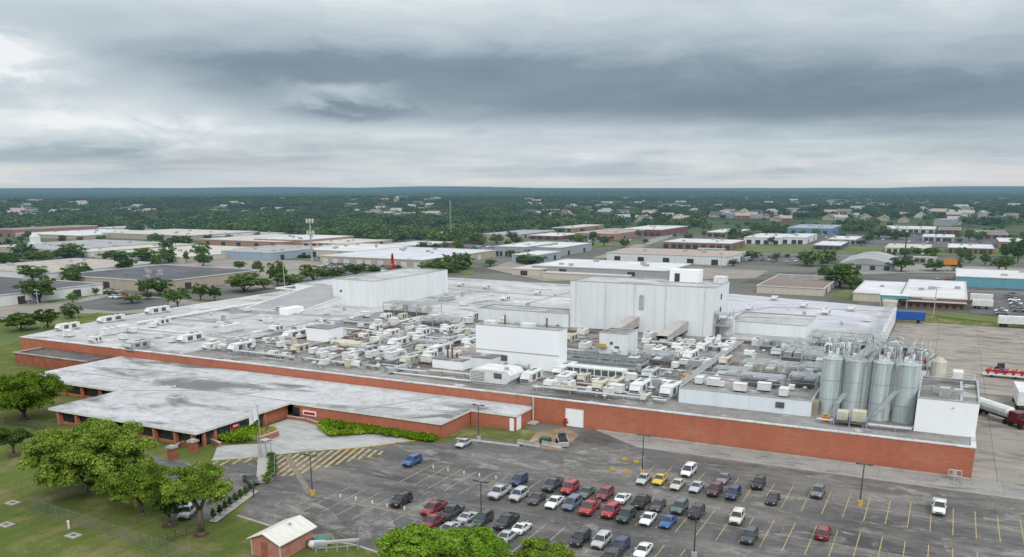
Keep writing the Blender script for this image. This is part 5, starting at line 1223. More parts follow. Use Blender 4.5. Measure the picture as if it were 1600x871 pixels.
rail('railing', [(404, 700), (405, 716)], 2.2, 'tall railing panel beside the flagpole', 'grey_metal', .9, fine=.2, cat='railing')
rail('railing', [(398, 762), (396, 778)], 1.6, 'short gate railing where the driveway meets the car park', 'dark_metal', 1.0, fine=.25)
x, y = G(416, 708); t = thing('turnstile_booth', 'grey metal turnstile cage by the plaza edge', 'turnstile', (x, y, 0)); b = MB()
for sx in (-.6, .6):
    for sy in (-.6, .6): b.box(sx-.06, sx+.06, sy-.06, sy+.06, 0, 2.3)
b.box(-.7, .7, -.7, .7, 2.3, 2.45); b.build('cage', MT['grey_metal'], t)
b = MB()
for k in range(6): b.box(-.55, .55, -.02, .02, .3+k*.33, .36+k*.33)
b.tube((0, 0, 0), (0, 0, 2.3), .06, n=6); b.build('rotor', MT['galv'], t)
# shed, hand barrier arm, bins
x0, y0 = G(390, 866); 
def shed():
    t = thing('brick_shed', 'small red brick shed with a white gabled roof on the lawn', 'shed', (-71.2, 77.2, 0)); w, l, h, rh = 2.25, 3.1, 2.4, 3.35
    b = MB(); b.box(-w, w, -l, l, 0, h, skip='bt'); b.quad((-w, -l, h), (w, -l, h), (0, -l, rh-.1)); b.quad((w, l, h), (-w, l, h), (0, l, rh-.1)); b.build('brick_wall', mat('shed_brick', noisy((.36, .15, .11), (.44, .22, .17), 1.2), .9), t)
    b = MB()
    for s in (-1, 1):
        q = [(s*(w+.45), -l-.45, h-.18), (0, -l-.45, rh), (0, l+.45, rh), (s*(w+.45), l+.45, h-.18)]
        b.quad(*q); b.quad(*[(p[0], p[1], p[2]-.12) for p in q][::-1]); b.quad(q[0], q[1], (q[1][0], q[1][1], q[1][2]-.12), (q[0][0], q[0][1], q[0][2]-.12)); b.quad(q[3], q[0], (q[0][0], q[0][1], q[0][2]-.12), (q[3][0], q[3][1], q[3][2]-.12))
    rf = b.build('roof', mat('white_roof_sheet', noisy((.58, .56, .50), (.70, .68, .62), 1.2, stretch=(.3, 2, 1)), .6), t)
    b = MB(); b.box(.5, .8, .6, .9, rh-.35, rh+.02); b.build('roof_vent', MT['galv'], rf)
    b = MB(); b.box(-.8, .3, -l-.04, -l, 0, 2.0); b.build('door', MT['brickdk'], t)
    for sx in (-1, 1):
        b = MB(); b.box(sx*(w+.02)-.06, sx*(w+.02)+.06, -l-.1, -l+.1, 0, h); b.build('corner_trim', MT['cream_paint'], t)
shed()
x, y = G(527, 862); t = thing('barrier_gate', 'long pale barrier arm over grey railings at the lawn edge', 'barrier gate', (x, y, 0), R(38)); b = MB(); b.box(-2.8, 2.8, -.28, .28, 1.25, 1.5); b.build('arm', MT['kerb'], t)
b = MB()
for xx in (-2.6, -1.3, 0, 1.3, 2.6): b.box(xx-.06, xx+.06, -.06, .06, 0, 1.25)
b.box(-2.6, 2.6, -.04, .04, .6, .68); b.build('frame', MT['grey_metal'], t)
x, y = G(497, 856); t = thing('white_tank', 'white rounded tank on the ground beside the shed', 'tank', (x, y, 0), R(30)); b = MB(); b.tube((-1.0, 0, .5), (1.0, 0, .5), .5, n=12); b.tube((1.0, 0, .5), (1.25, 0, .5), .5, .2, n=12); b.tube((-1.25, 0, .5), (-1.0, 0, .5), .2, .5, n=12); b.build('shell', MT['white_paint'], t); b = MB(); b.box(-.7, -.5, -.4, .4, 0, .2); b.box(.5, .7, -.4, .4, 0, .2); b.build('cradle', MT['grey_metal'], t)
for (px, lab, m) in (((478, 852), 'dark flat skid beside the white tank', 'dark_metal'), ((505, 849), 'teal equipment crate behind the white tank', 'teal')):
    if m == 'teal': plain('teal', (.07, .22, .20))
    x, y = G(*px); t = thing('equipment_crate', lab, 'crate', (x, y, 0), R(25)); b = MB(); b.box(-1.0, 1.0, -.6, .6, .1, .7); b.build('case', MT[m], t); b = MB(); b.box(-1.05, 1.05, -.65, .65, .7, .78); b.build('lid', MT[m], t)
for (px, lab) in (((20, 787), 'pale concrete manhole slab on the lawn, upper one'), ((10, 821), 'pale concrete manhole slab on the lawn at the picture edge'), ((115, 838), 'pale concrete manhole slab outside the long fence')):
    x, y = G(*px); t = thing('manhole_slab', lab, 'manhole', (x, y, 0)); b = MB(); b.box(-.9, .9, -.7, .7, 0, .16); b.build('slab', MT['kerb'], t); b = MB(); b.tube((0, 0, .16), (0, 0, .2), .35, n=12); b.build('cover', MT['rust'], t)
for (px, lab, m) in (((108, 826), 'short white marker post by the fence', 'white_paint'), ((212, 793), 'yellow marker post on the lawn under the trees', 'yellow')):
    x, y = G(*px); t = thing('marker_post', lab, 'marker post', (x, y, 0)); b = MB(); b.tube((0, 0, 0), (0, 0, 1.0), .15, n=8); b.build('post', MT[m], t); b = MB(); b.tube((0, 0, 1.0), (0, 0, 1.2), .2, .05, n=8); b.build('cap', MT[m], t)

# worn pale patches where the surface has broken through to concrete
def worn_alpha(t, p):
    n = t.noise(t.scl(p, (.7, 1.3, 1)), .28, 6, .7, .6); return t.m('MULTIPLY', t.mr(n, .44, .60), .85)
MT['worn'] = mat('worn_concrete', noisy((.30, .28, .255), (.21, .20, .19), .5, fine=(2.5, .3)), .9, alpha=worn_alpha)
for k, px in enumerate([[(880, 712), (930, 700), (1010, 712), (1000, 742), (930, 752), (880, 738)], [(1470, 842), (1530, 838), (1600, 858), (1600, 871), (1480, 866)], [(1380, 752), (1470, 752), (1470, 790), (1400, 788)], [(640, 702), (760, 706), (880, 724), (850, 742), (720, 728), (640, 716)], [(380, 790), (470, 772), (520, 800), (560, 850), (480, 838), (385, 808)], [(560, 812), (610, 806), (620, 830), (560, 850)], [(1180, 765), (1250, 772), (1240, 792), (1180, 786)], [(1530, 790), (1600, 796), (1600, 830), (1540, 822)], [(700, 742), (800, 752), (790, 770), (690, 760)]]):
    sheet_px('worn_patch', px, .0315+.0006*k, MT['worn'])
# ------------------------------------------------------------------ trees and shrubs
def leaf_mesh(name, clumps, n, size, m, seed, up=.45, aspect=.62):
    """clumps: (x,y,z,r); n leaves are spread over the clumps by area; every leaf is one bent quad"""
    g = np.random.default_rng(seed); cl = np.array(clumps, float); w = cl[:, 3]**2; w /= w.sum()
    k = g.choice(len(cl), n, p=w); c = cl[k]
    d = g.normal(size=(n, 3)); d /= np.linalg.norm(d, axis=1)[:, None]; d[:, 2] = np.where(d[:, 2] < -.25, -d[:, 2]*.6, d[:, 2])
    rad = c[:, 3]*(.55+.5*g.random(n)**.6)
    pos = c[:, :3]+d*rad[:, None]*np.array([1, 1, .78])
    nr = d*.8+g.normal(size=(n, 3))*.55; nr[:, 2] += up; nr /= np.linalg.norm(nr, axis=1)[:, None]
    t = np.cross(nr, g.normal(size=(n, 3))); t /= np.linalg.norm(t, axis=1)[:, None]; b = np.cross(nr, t)
    s = size*(.6+.8*g.random(n))[:, None]
    v = np.stack([pos-t*s*.5, pos+b*s*aspect*.5, pos+t*s*.5, pos-b*s*aspect*.5], 1).reshape(-1, 3)
    me = bpy.data.meshes.new(name); me.vertices.add(4*n); me.vertices.foreach_set('co', v.ravel().astype(np.float32))
    me.loops.add(4*n); me.loops.foreach_set('vertex_index', np.arange(4*n, dtype=np.int32)); me.polygons.add(n)
    me.polygons.foreach_set('loop_start', np.arange(0, 4*n, 4, dtype=np.int32)); me.polygons.foreach_set('loop_total', np.full(n, 4, np.int32))
    me.materials.append(m); me.update(); me.validate(); return me
def crown_clumps(Rx, z0, z1, seed, lobes=11, sub=9, flat=.55, fat=1.0):
    r = random.Random(seed); cl = []; H = z1-z0; zc = z0+H*.42; hz = H*.5
    n = int(lobes*1.7)
    for i in range(n):
        s = -.62+1.5*(i+.5)/n; s = max(-.62, min(.93, s)); c = math.sqrt(1-s*s); a = i*2.39996+r.uniform(-.35, .35)
        lr = Rx*r.uniform(.26, .38)*fat; q = r.uniform(.60, .80); bx = Rx*q*c*(.86 if s < -.2 else 1)
        zz = zc+hz*q*s*(1.1 if s > 0 else .9); zz = min(zz, z1-lr*.55)
        for j in range(sub):
            th = r.uniform(0, 6.283); ph = r.uniform(-.6, 1.2); e = lr*.72
            cl.append((bx*math.cos(a)+e*math.cos(th)*math.cos(ph), bx*math.sin(a)+e*math.sin(th)*math.cos(ph), zz+e*.75*(hz/Rx if hz < Rx else 1)*math.sin(ph), lr*r.uniform(.36, .54)))
    for i in range(8):
        a = i*.785; cl.append((Rx*.30*math.cos(a), Rx*.30*math.sin(a), zc+hz*r.uniform(-.30, .22), Rx*.38))
    return cl
def trunk_mesh(b, Rx, z0, z1, r0, seed, fork=5, fz=None):
    r = random.Random(seed); fz = fz or z0*.8+.4
    b.tube((0, 0, -.15), (0, 0, .5), r0*1.5, r0*1.05, 9); b.tube((0, 0, .5), (.12, .05, fz), r0*1.05, r0*.8, 9)
    for i in range(fork):
        a = i*6.283/fork+r.uniform(-.4, .4); L = Rx*r.uniform(.5, .75); m = (L*.45*math.cos(a), L*.45*math.sin(a), fz+(z1-fz)*.32); e = (L*math.cos(a), L*math.sin(a), fz+(z1-fz)*r.uniform(.5, .72))
        b.tube((.12, .05, fz-.2), m, r0*.55, r0*.36, 7); b.tube(m, e, r0*.36, r0*.12, 6)
        e2 = (m[0]+L*.3*math.cos(a+1), m[1]+L*.3*math.sin(a+1), fz+(z1-fz)*.66); b.tube(m, e2, r0*.28, r0*.1, 6)
    return b
def scale_at(X, Y, Z):
    r = X*cyw+Y*syw; g = -X*syw+Y*cyw; u = Z-EYE
    return FL/(g*cp-u*sp)
def big_tree(px, top, hw, label, leaf, seed, n, size, z0f=.28, r0=.42, group=None, lobes=11, fork=5, fz=None, name='tree'):
    X, Y = G(*px); H = bis(lambda h: I(X, Y, h)[1] > top, 1, 40); Rx = hw/scale_at(X, Y, H*.5)
    t = thing(name, label, 'tree', (X, Y, 0), group=group)
    b = trunk_mesh(MB(), Rx, H*z0f, H, r0, seed, fork, fz); b.build('trunk', MT['bark'], t, smooth=True)
    cl = crown_clumps(Rx, H*z0f, H, seed, lobes)
    o = bpy.data.objects.new('crown', leaf_mesh('crown', cl, n, size, MT[leaf], seed)); C.objects.link(o); o.parent = t
    return t
big_tree((142, 772), 652, 100, 'great spreading dark green tree on the lawn by the fence corner', 'leaf', 3, 88000, .38, .12, .55, lobes=17, fork=7)
big_tree((38, 655), 577, 66, 'broad bright green tree by the far wing of the office', 'leaf', 5, 40000, .36, .14, .45, lobes=12)
big_tree((22, 713), 666, 30, 'small dark tree with a bare soil ring at the picture edge', 'leaf_dark', 7, 11000, .27, .35, .22, lobes=8)
big_tree((222, 806), 722, 60, 'loose green tree between the spreading tree and the forked tree', 'leaf', 9, 22000, .31, .25, .3, lobes=10)
big_tree((315, 836), 724, 60, 'forked light green tree with a pale bare trunk by the driveway', 'leaf', 12, 17000, .30, .42, .42, lobes=9, fork=4, fz=3.6)
big_tree((265, 822), 752, 34, 'low dark tree under the forked tree', 'leaf_dark', 14, 5000, .36, .2, .2, lobes=7)
big_tree((648, 915), 818, 58, 'bright green tree top at the bottom edge, nearest the lawn', 'leaf_bright', 16, 28000, .28, .25, .3, lobes=12)
big_tree((735, 925), 826, 70, 'bright yellow-green tree top at the bottom edge, between the other two', 'leaf_bright', 18, 34000, .28, .25, .3, lobes=13)
big_tree((845, 925), 838, 52, 'green tree top at the bottom edge, nearest the black SUV', 'leaf', 20, 21000, .28, .25, .3, lobes=11)
for px in ((22, 713), (315, 836), (265, 822), (38, 655)):
    X, Y = G(*px); b = MB(); b.prism([(X+1.1*math.cos(k*.524)*random.Random(k).uniform(.8, 1.2), Y+1.1*math.sin(k*.524)) for k in range(12)], .0, .05); struct(b.build('bare_soil', mat('mulch', noisy((.06, .035, .025), (.10, .06, .04), 1.5), .95)))
# low beds
def bed(name, label, px, h, leaf, n, size, seed, cat='hedge', poly=None):
    poly = poly or [G(*p) for p in px]; r = random.Random(seed); xs = [p[0] for p in poly]; ys = [p[1] for p in poly]; cl = []
    def inside(x, y):
        c = False; j = len(poly)-1
        for i in range(len(poly)):
            if (poly[i][1] > y) != (poly[j][1] > y) and x < (poly[j][0]-poly[i][0])*(y-poly[i][1])/(poly[j][1]-poly[i][1])+poly[i][0]: c = not c
            j = i
        return c
    tries = 0
    while len(cl) < max(14, n//28) and tries < 20000:
        tries += 1; x, y = r.uniform(min(xs), max(xs)), r.uniform(min(ys), max(ys))
        if inside(x, y): cl.append((x, y, h*r.uniform(.35, .75), h*r.uniform(.45, .65)))
    me = leaf_mesh('foliage', cl, n, size, MT[leaf], seed)
    o = bpy.data.objects.new(name, me); C.objects.link(o); return tag(o, label, cat)
bed('hedge', 'bright clipped hedge mass between the office corner and the flagpole', [(334, 690), (342, 668), (398, 664), (404, 672), (395, 690), (360, 695)], 1.2, 'hedge', 9000, .36, 31)
bed('shrub_bed', 'yellow-green shrubs inside the brick tip wall by the flagpole', [(404, 690), (402, 676), (424, 669), (432, 676), (428, 682)], .8, 'hedge_yellow', 1300, .3, 32, 'shrubs')
bed('hedge', 'long bright hedge against the brick office wall', None, poly=[(-104.5, 127.9), (-79.2, 127.9), (-79.2, 125.6), (-90, 125.4), (-104.5, 124.9)], h=1.0, leaf='hedge', n=15000, size=.36, seed=33)
bed('hedge', 'low green edging hedge along the plaza below the flower bed', [(498, 671), (506, 661), (514, 672), (530, 679), (605, 672), (640, 675), (660, 680), (600, 677), (516, 684)], .9, 'hedge', 9000, .32, 34)
bed('flower_bed', 'yellow flowering shrubs in the middle of the planting bed', [(520, 657), (585, 662), (610, 671), (560, 676), (520, 670)], 1.0, 'hedge_yellow', 4200, .3, 35, 'flower bed')
sheet('bare_soil', [G(474, 647), G(672, 675), G(672, 682), G(604, 676), G(516, 685), G(497, 674), G(508, 662)], .05, mat('gravel_bed', noisy((.26, .22, .17), (.36, .33, .27), 1.1), .95))
bed('hedge', 'narrow clipped hedge along the traffic island', [(420, 712), (427, 716), (429, 745), (420, 757), (412, 756), (424, 742)], 1.1, 'leaf_dark', 2200, .3, 36)
for k, px in enumerate([(344, 806), (352, 799), (360, 793), (368, 787), (376, 781), (384, 776), (391, 770), (334, 812)]):
    X, Y = G(*px); cl = [(0, 0, .55, .42), (.05, 0, 1.0, .34), (0, .05, 1.35, .22)]
    if k == 0:
        sh = thing('shrub', 'small upright conical shrub in the pale strip beside the driveway', 'shrub', (X, Y, .1), group='upright shrubs in the strip by the driveway'); o = bpy.data.objects.new('foliage', leaf_mesh('foliage', cl, 260, .26, MT['leaf_dark'], 40)); C.objects.link(o); o.parent = sh
        b = MB(); b.tube((0, 0, 0), (0, 0, .5), .06, n=5); b.build('stem', MT['bark'], sh); freeze(sh)
    else: dup(sh, (X, Y, .1), k*1.3)
sheet('planting_strip', [G(326, 816), G(338, 818), G(404, 769), G(396, 765)], .13, MT['kerb'])

# ---- middle distance trees: six kinds of crown, each copy with its own trunk
MID = []
def mid_tree(i, leaf, flat, n, z0):
    t = thing('tree', 'tree', 'tree', (0, 0, 0)); cl = crown_clumps(.5, z0, 1, 50+i, 8, 7, flat, 1.2)
    o = bpy.data.objects.new('crown', leaf_mesh('crown', cl, n, .075, MT[leaf], 60+i)); C.objects.link(o); o.parent = t
    b = MB(); b.tube((0, 0, 0), (0, 0, z0+.25), .03, .02, 6)
    for k in range(3): a = k*2.1+i; b.tube((0, 0, z0), (.25*math.cos(a), .25*math.sin(a), z0+.35), .018, .008, 5)
    b.build('trunk', MT['bark_far'], t); freeze(t); MID.append([t, False]); return t
for i, (lf, fl, n, z0) in enumerate((('leaf_mid', .5, 2600, .10), ('leaf_mid', .6, 2800, .06), ('leaf_mid', .55, 1900, .17), ('leaf_mid', .5, 3000, .02), ('leaf_mid', .6, 2300, .12))): mid_tree(i, lf, fl, n, z0)
def put_tree(X, Y, H, W, k, label, group, rz=0):
    m = MID[k]
    if not m[1]:
        m[1] = True; o = m[0]; o.location = (X, Y, 0); o.scale = (W, W, H); o.rotation_euler.z = rz; o['label'] = label
        if group: o['group'] = group
        return o
    o = dup(m[0], (X, Y, 0), rz, label, group, (W, W, H))
    if not group and 'group' in o: del o['group']
    return o
mids = [ # base px, top y, half width px, kind, label
 ((62, 460), 428, 30, 0, 'round green tree before the white warehouse wall at the picture edge'), ((34, 517), 484, 27, 3, 'wide bush-like tree next to the tall thin pole'), ((75, 513), 478, 19, 1, 'leafy tree just past the tall thin pole'), ((112, 497), 473, 17, 3, 'dark rounded tree behind the quiet roof corner'), ((114, 474), 455, 9, 0, 'small round tree on the verge of the tan street'),
 ((52, 434), 411, 23, 1, 'dark tree between the white-walled warehouse and the rounder tree below it'), ((122, 425), 409, 20, 3, 'wide dark tree in front of the long white wall'), ((103, 406), 388, 20, 0, 'tree beside the slender white tower'), ((60, 412), 389, 22, 3, 'tree left of the slender white tower'), ((20, 410), 392, 22, 1, 'low green tree near the picture edge by the grey roofs'),
 ((223, 406), 384, 21, 1, 'dark round tree before the cream warehouses'), ((263, 401), 382, 16, 0, 'dark round tree next along before the cream warehouses'), ((180, 405), 389, 22, 3, 'mid green tree before the cream warehouses'), ((196, 418), 399, 17, 0, 'green tree beside the end of the long white wall'), ((316, 396), 376, 15, 2, 'loose tree between cream warehouse and pale blue building'), ((292, 396), 389, 5, 0, 'tiny tree by the cream warehouse corner'),
 ((382, 456), 422, 29, 3, 'big dark tree beyond the tan warehouse end'), ((413, 452), 432, 14, 1, 'dark tree next to the big dark tree'), ((314, 471), 440, 13, 2, 'loose upright tree before the tan warehouse'), ((336, 470), 444, 11, 0, 'slim tree beside the loose upright tree'), ((278, 481), 446, 22, 2, 'pale green wide tree at the back of the quiet roof'), ((206, 474), 459, 17, 2, 'yellow-green young tree in the dark car park'), ((231, 468), 455, 10, 0, 'young tree before the tan warehouse wall'), ((170, 465), 452, 9, 2, 'pale small tree on the verge before the tan warehouse'), ((150, 462), 448, 6, 0, 'tiny tree on the verge'),
 ((434, 446), 402, 16, 1, 'tall dark tree beyond the lamp post'), ((452, 448), 424, 22, 3, 'wide bush-like tree under the lamp post'), ((490, 440), 410, 24, 1, 'broad tree at the back of the tall white block'), ((520, 436), 418, 18, 3, 'lower tree next to the car storage lot'), ((556, 432), 410, 21, 0, 'rounded tree at the edge of the car storage lot'), ((585, 428), 414, 10, 3, 'small tree by the red lattice mast'), ((620, 424), 412, 8, 0, 'small tree behind the red lattice mast'),
 ((672, 424), 407, 20, 3, 'low spreading thicket tree beyond the white block, nearer end'), ((700, 426), 408, 22, 3, 'low spreading thicket tree beyond the white block, middle'), ((722, 420), 409, 16, 3, 'low spreading thicket tree beyond the white block, farther end'), ((766, 416), 404, 11, 0, 'small round tree on open ground past the thicket'), ((830, 412), 397, 26, 3, 'dense thicket tree before the beige low roofs'), ((478, 402), 398, 12, 3, 'dark tree at the foot of the cell tower'), ((503, 408), 398, 5, 0, 'small tree beside the cell tower'),
 ((1312, 445), 406, 27, 1, 'dense dark tree behind the brown-roofed warehouse'), ((1330, 452), 428, 17, 3, 'lower tree hugging the brown-roofed warehouse'), ((1287, 440), 412, 10, 3, 'small shrub-like tree at the brown-roofed warehouse'), ((1408, 425), 398, 20, 2, 'light tree before the pale barrel roof'), ((1460, 424), 404, 17, 1, 'dark tree by the orange-roofed shop'), ((1490, 424), 402, 14, 0, 'tree by the tall orange sign'), ((1430, 401), 384, 10, 0, 'tree on the grass strip by the beige offices'), ((1455, 401), 385, 14, 1, 'wider tree on the grass strip by the beige offices'),
 ((1372, 373), 355, 18, 1, 'dark tree in front of the long white shop row'), ((1400, 374), 358, 16, 3, 'lower dark tree in front of the long white shop row'), ((1570, 410), 376, 10, 2, 'tall pale tree in the shopping lots'), ((1590, 412), 372, 9, 1, 'dark tree at the picture edge in the shopping lots'), ((1560, 424), 402, 14, 2, 'pale tree by the teal warehouse'), ((1175, 408), 390, 13, 2, 'yellow-green tree at the grass strip'), ((1145, 412), 404, 8, 3, 'bush-like tree beside the white long warehouse'), ((1345, 384), 374, 9, 0, 'small tree by the shop rows'), ((1205, 376), 368, 6, 0, 'small tree before the white sheds'), ((1230, 402), 396, 5, 3, 'low tree beside the wrecking yard')]
def mid_trees():
    for i, (px, top, hw, k, lab) in enumerate(mids):
        bx_, by_ = px; X, Y = G(bx_, by_)
        while any(x0-2 < X < x1+2 and y0-2 < Y < y1+2 for x0, x1, y0, y1 in FOOT) and by_ < px[1]+26: by_ += 1; X, Y = G(bx_, by_)
        H = max(2.2, bis(lambda h: I(X, Y, h)[1] > top, .5, 30)); W = 2.1*hw/scale_at(X, Y, 3)
        put_tree(X, Y, H, W, k, lab, None, i*1.7)
    r = random.Random(21)
    zones = [([(0, 470), (250, 470), (120, 400), (0, 400)], 24, 'small tree among the warehouses at the tan street'), ([(230, 470), (420, 440), (420, 395), (250, 400)], 20, 'small tree round the pale blue building'), ([(640, 405), (860, 405), (860, 372), (640, 385)], 22, 'small tree among the lots past the tan warehouse complex'),
             ([(860, 392), (1090, 385), (1080, 352), (850, 362)], 26, 'small tree between the reddish shop rows'), ([(1090, 376), (1600, 386), (1600, 352), (1080, 352)], 64, 'small tree between the shops beyond the grass strip'), ([(1200, 412), (1600, 430), (1600, 396), (1200, 394)], 16, 'small tree by the wrecking yard and barrel roof'), ([(0, 392), (430, 380), (430, 366), (0, 362)], 42, 'small tree between the pale warehouse roofs')]
    for poly, n, lab in zones:
        for _ in range(n):
            a, b_ = r.random(), r.random(); p0 = [poly[0][q]+(poly[1][q]-poly[0][q])*a for q in (0, 1)]; p1 = [poly[3][q]+(poly[2][q]-poly[3][q])*a for q in (0, 1)]
            X, Y = G(p0[0]+(p1[0]-p0[0])*b_, p0[1]+(p1[1]-p0[1])*b_)
            if any(x0-3 < X < x1+3 and y0-3 < Y < y1+3 for x0, x1, y0, y1 in FOOT): continue
            h = r.uniform(4.5, 9.5); put_tree(X, Y, h, h*r.uniform(.8, 1.3), r.randrange(5), lab, lab.replace('small tree', 'small trees'), r.uniform(0, 6))
mid_trees_later = mid_trees
# ------------------------------------------------------------------ the district beyond
FOOT = []
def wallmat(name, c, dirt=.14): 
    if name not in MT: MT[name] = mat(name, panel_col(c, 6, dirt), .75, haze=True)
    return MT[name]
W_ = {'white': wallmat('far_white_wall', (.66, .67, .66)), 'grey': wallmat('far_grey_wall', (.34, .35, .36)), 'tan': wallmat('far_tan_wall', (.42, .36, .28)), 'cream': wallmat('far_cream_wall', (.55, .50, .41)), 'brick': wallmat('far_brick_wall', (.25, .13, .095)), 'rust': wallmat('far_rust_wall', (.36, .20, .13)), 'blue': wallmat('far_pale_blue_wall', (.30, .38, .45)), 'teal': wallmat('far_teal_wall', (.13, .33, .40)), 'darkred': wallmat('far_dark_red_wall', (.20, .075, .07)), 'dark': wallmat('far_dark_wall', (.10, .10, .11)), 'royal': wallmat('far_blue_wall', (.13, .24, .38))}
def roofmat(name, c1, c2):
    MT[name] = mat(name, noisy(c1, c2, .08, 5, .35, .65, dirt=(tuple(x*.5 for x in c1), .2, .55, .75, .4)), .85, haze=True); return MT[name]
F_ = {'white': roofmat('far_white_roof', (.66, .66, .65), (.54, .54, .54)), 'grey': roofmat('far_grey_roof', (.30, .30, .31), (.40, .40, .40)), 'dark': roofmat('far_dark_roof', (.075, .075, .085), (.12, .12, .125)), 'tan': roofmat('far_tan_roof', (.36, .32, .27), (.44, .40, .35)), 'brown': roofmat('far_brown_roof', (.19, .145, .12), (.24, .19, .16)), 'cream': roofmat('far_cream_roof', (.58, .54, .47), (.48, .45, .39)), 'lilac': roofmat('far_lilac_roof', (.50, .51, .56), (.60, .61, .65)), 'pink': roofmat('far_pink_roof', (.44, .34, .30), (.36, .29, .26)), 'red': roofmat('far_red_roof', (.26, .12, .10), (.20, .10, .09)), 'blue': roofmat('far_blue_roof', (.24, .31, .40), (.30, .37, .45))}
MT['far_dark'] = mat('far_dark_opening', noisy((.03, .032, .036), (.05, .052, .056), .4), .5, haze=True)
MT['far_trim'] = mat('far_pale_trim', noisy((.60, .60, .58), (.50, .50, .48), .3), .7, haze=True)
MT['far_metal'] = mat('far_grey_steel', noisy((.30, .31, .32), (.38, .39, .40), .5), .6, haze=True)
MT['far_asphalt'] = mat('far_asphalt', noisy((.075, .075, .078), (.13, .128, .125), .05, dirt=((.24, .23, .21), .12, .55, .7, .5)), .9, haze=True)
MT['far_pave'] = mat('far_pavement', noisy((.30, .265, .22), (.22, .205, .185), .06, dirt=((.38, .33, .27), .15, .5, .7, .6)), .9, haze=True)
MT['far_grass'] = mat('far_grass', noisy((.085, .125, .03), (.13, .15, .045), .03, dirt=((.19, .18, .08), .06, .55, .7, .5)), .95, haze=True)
def building(px, top, back, wall, roof, label, name='warehouse', cat='warehouse', doors=3, right_doors=2, door='far_dark', win=False, lip=True, maxd=90):
    (xl, yb, xr) = px; X0, Y0 = G(xl, yb); X1 = bis(lambda X: I(X, Y0, 0)[0] < xr, X0, X0+500)
    h = max(3.2, bis(lambda z: I(X0, Y0, z)[1] > top, 1, 40)); Y1 = bis(lambda Y: I(X0, Y, h)[1] > back, Y0+6, Y0+600); Y1 = min(Y1, Y0+maxd)
    FOOT.append((X0, X1, Y0, Y1)); t = thing(name, label, cat, (X0, Y0, 0)); w, d = X1-X0, Y1-Y0
    b = MB(); b.box(0, w, 0, d, 0, h, skip='bt'); b.build('wall', W_[wall], t)
    b = MB(); b.box(-.15, w+.15, -.15, d+.15, h-.25, h-.05); rf = b.build('roof', F_[roof], t)
    if lip:
        b = MB()
        for q in ((-.25, w+.25, -.25, .15), (-.25, w+.25, d-.15, d+.25), (-.25, .15, .16, d-.16), (w-.15, w+.25, .16, d-.16)): b.box(*q, h-.2, h+.22)
        b.build('parapet', MT['far_trim'], t)
    r = random.Random(int(xl*7+yb)); n = int(min(6, w*d/500))
    if n:
        for _ in range(n):
            b = MB(); x, y = r.uniform(.1, .9)*w, r.uniform(.1, .9)*d; s = r.uniform(.7, 1.4); b.box(x-s, x+s, y-s*.7, y+s*.7, h-.05, h+r.uniform(.8, 1.5)); b.build('roof_unit', MT['far_metal'], rf)
    for k in range(doors):
        b = MB(); c = w*(k+.5)/doors+r.uniform(-1, 1); q = min(2.0, w/doors*.32); b.box(c-q, c+q, -.08, -.02, .05, min(h-.8, 3.2)); b.build('window' if win else 'door', MT[door], t)
    for k in range(right_doors):
        b = MB(); c = d*(k+.5)/right_doors; q = min(1.8, d/right_doors*.3); b.box(w+.02, w+.08, c-q, c+q, .05, min(h-.8, 3.0)); b.build('window' if win else 'door', MT[door], t)
    return t
B = building
B((92, 446, 252), 430, 414, 'tan', 'dark', 'wide tan warehouse with dark grey roof and black loading doors', doors=3)
B((-210, 462, -12), 446, 430, 'white', 'dark', 'long white-walled warehouse with dark roof at the picture edge', doors=2)
B((72, 456, 117), 449, 446, 'white', 'grey', 'small white shed beside the round green tree', 'shed', 'shed', doors=0, right_doors=0)
B((-60, 428, 74), 421, 404, 'white', 'tan', 'long white-sided warehouse with tan roof behind the round green tree', doors=0, right_doors=0)
B((58, 398, 142), 390, 378, 'white', 'cream', 'white warehouse with cream roof beside the slender white tower')
B((148, 404, 286), 396, 379, 'cream', 'cream', 'big cream warehouse behind the two dark round trees', doors=4)
B((-20, 394, 96), 385, 371, 'tan', 'grey', 'low grey-roofed warehouse at the picture edge before the woods')
B((24, 371, 128), 365, 358, 'tan', 'white', 'long white-roofed warehouse nearest the woods at the picture edge', doors=0)
B((150, 362, 176), 356, 353, 'white', 'white', 'small white building at the edge of the woods, first of a pair', 'shed', 'shed', doors=0, right_doors=0)
B((180, 362, 203), 356, 353, 'white', 'white', 'small white building at the edge of the woods, second of a pair', 'shed', 'shed', doors=0, right_doors=0)
B((160, 372, 296), 364, 358, 'tan', 'cream', 'low cream-roofed warehouse behind the row of dark trees', doors=0)
B((292, 374, 372), 367, 362, 'blue', 'grey', 'low grey-blue shed roof before the woods', doors=2)
B((312, 383, 440), 374, 366, 'rust', 'cream', 'long warehouse with cream roof and rust wall before the woods', doors=5)
B((346, 404, 424), 392, 386, 'blue', 'grey', 'pale blue-grey building past the cream warehouse', doors=0)
B((364, 398, 470), 389, 383, 'rust', 'pink', 'long pinkish roof behind the pale blue-grey building', doors=0)
B((-6, 370, 22), 358, 352, 'brick', 'brown', 'brown brick house end at the picture edge by the woods', 'house', 'house', doors=2, win=True, right_doors=1)
B((398, 384, 474), 373, 367, 'rust', 'white', 'warehouse with white roof and rust end wall at the edge of the woods', doors=0)
B((472, 387, 544), 379, 373, 'tan', 'cream', 'low cream-roofed row with dark openings at the edge of the woods', doors=6)
B((436, 398, 492), 391, 382, 'tan', 'cream', 'low tan building with cream roof before the white-roofed warehouse', doors=2)
B((468, 400, 556), 390, 381, 'cream', 'white', 'warehouse with dazzling white roof behind the cell tower', doors=2)
B((500, 412, 660), 400, 386, 'tan', 'lilac', 'great tan warehouse with pale lilac roof behind the car storage lot', doors=9, door='far_trim')
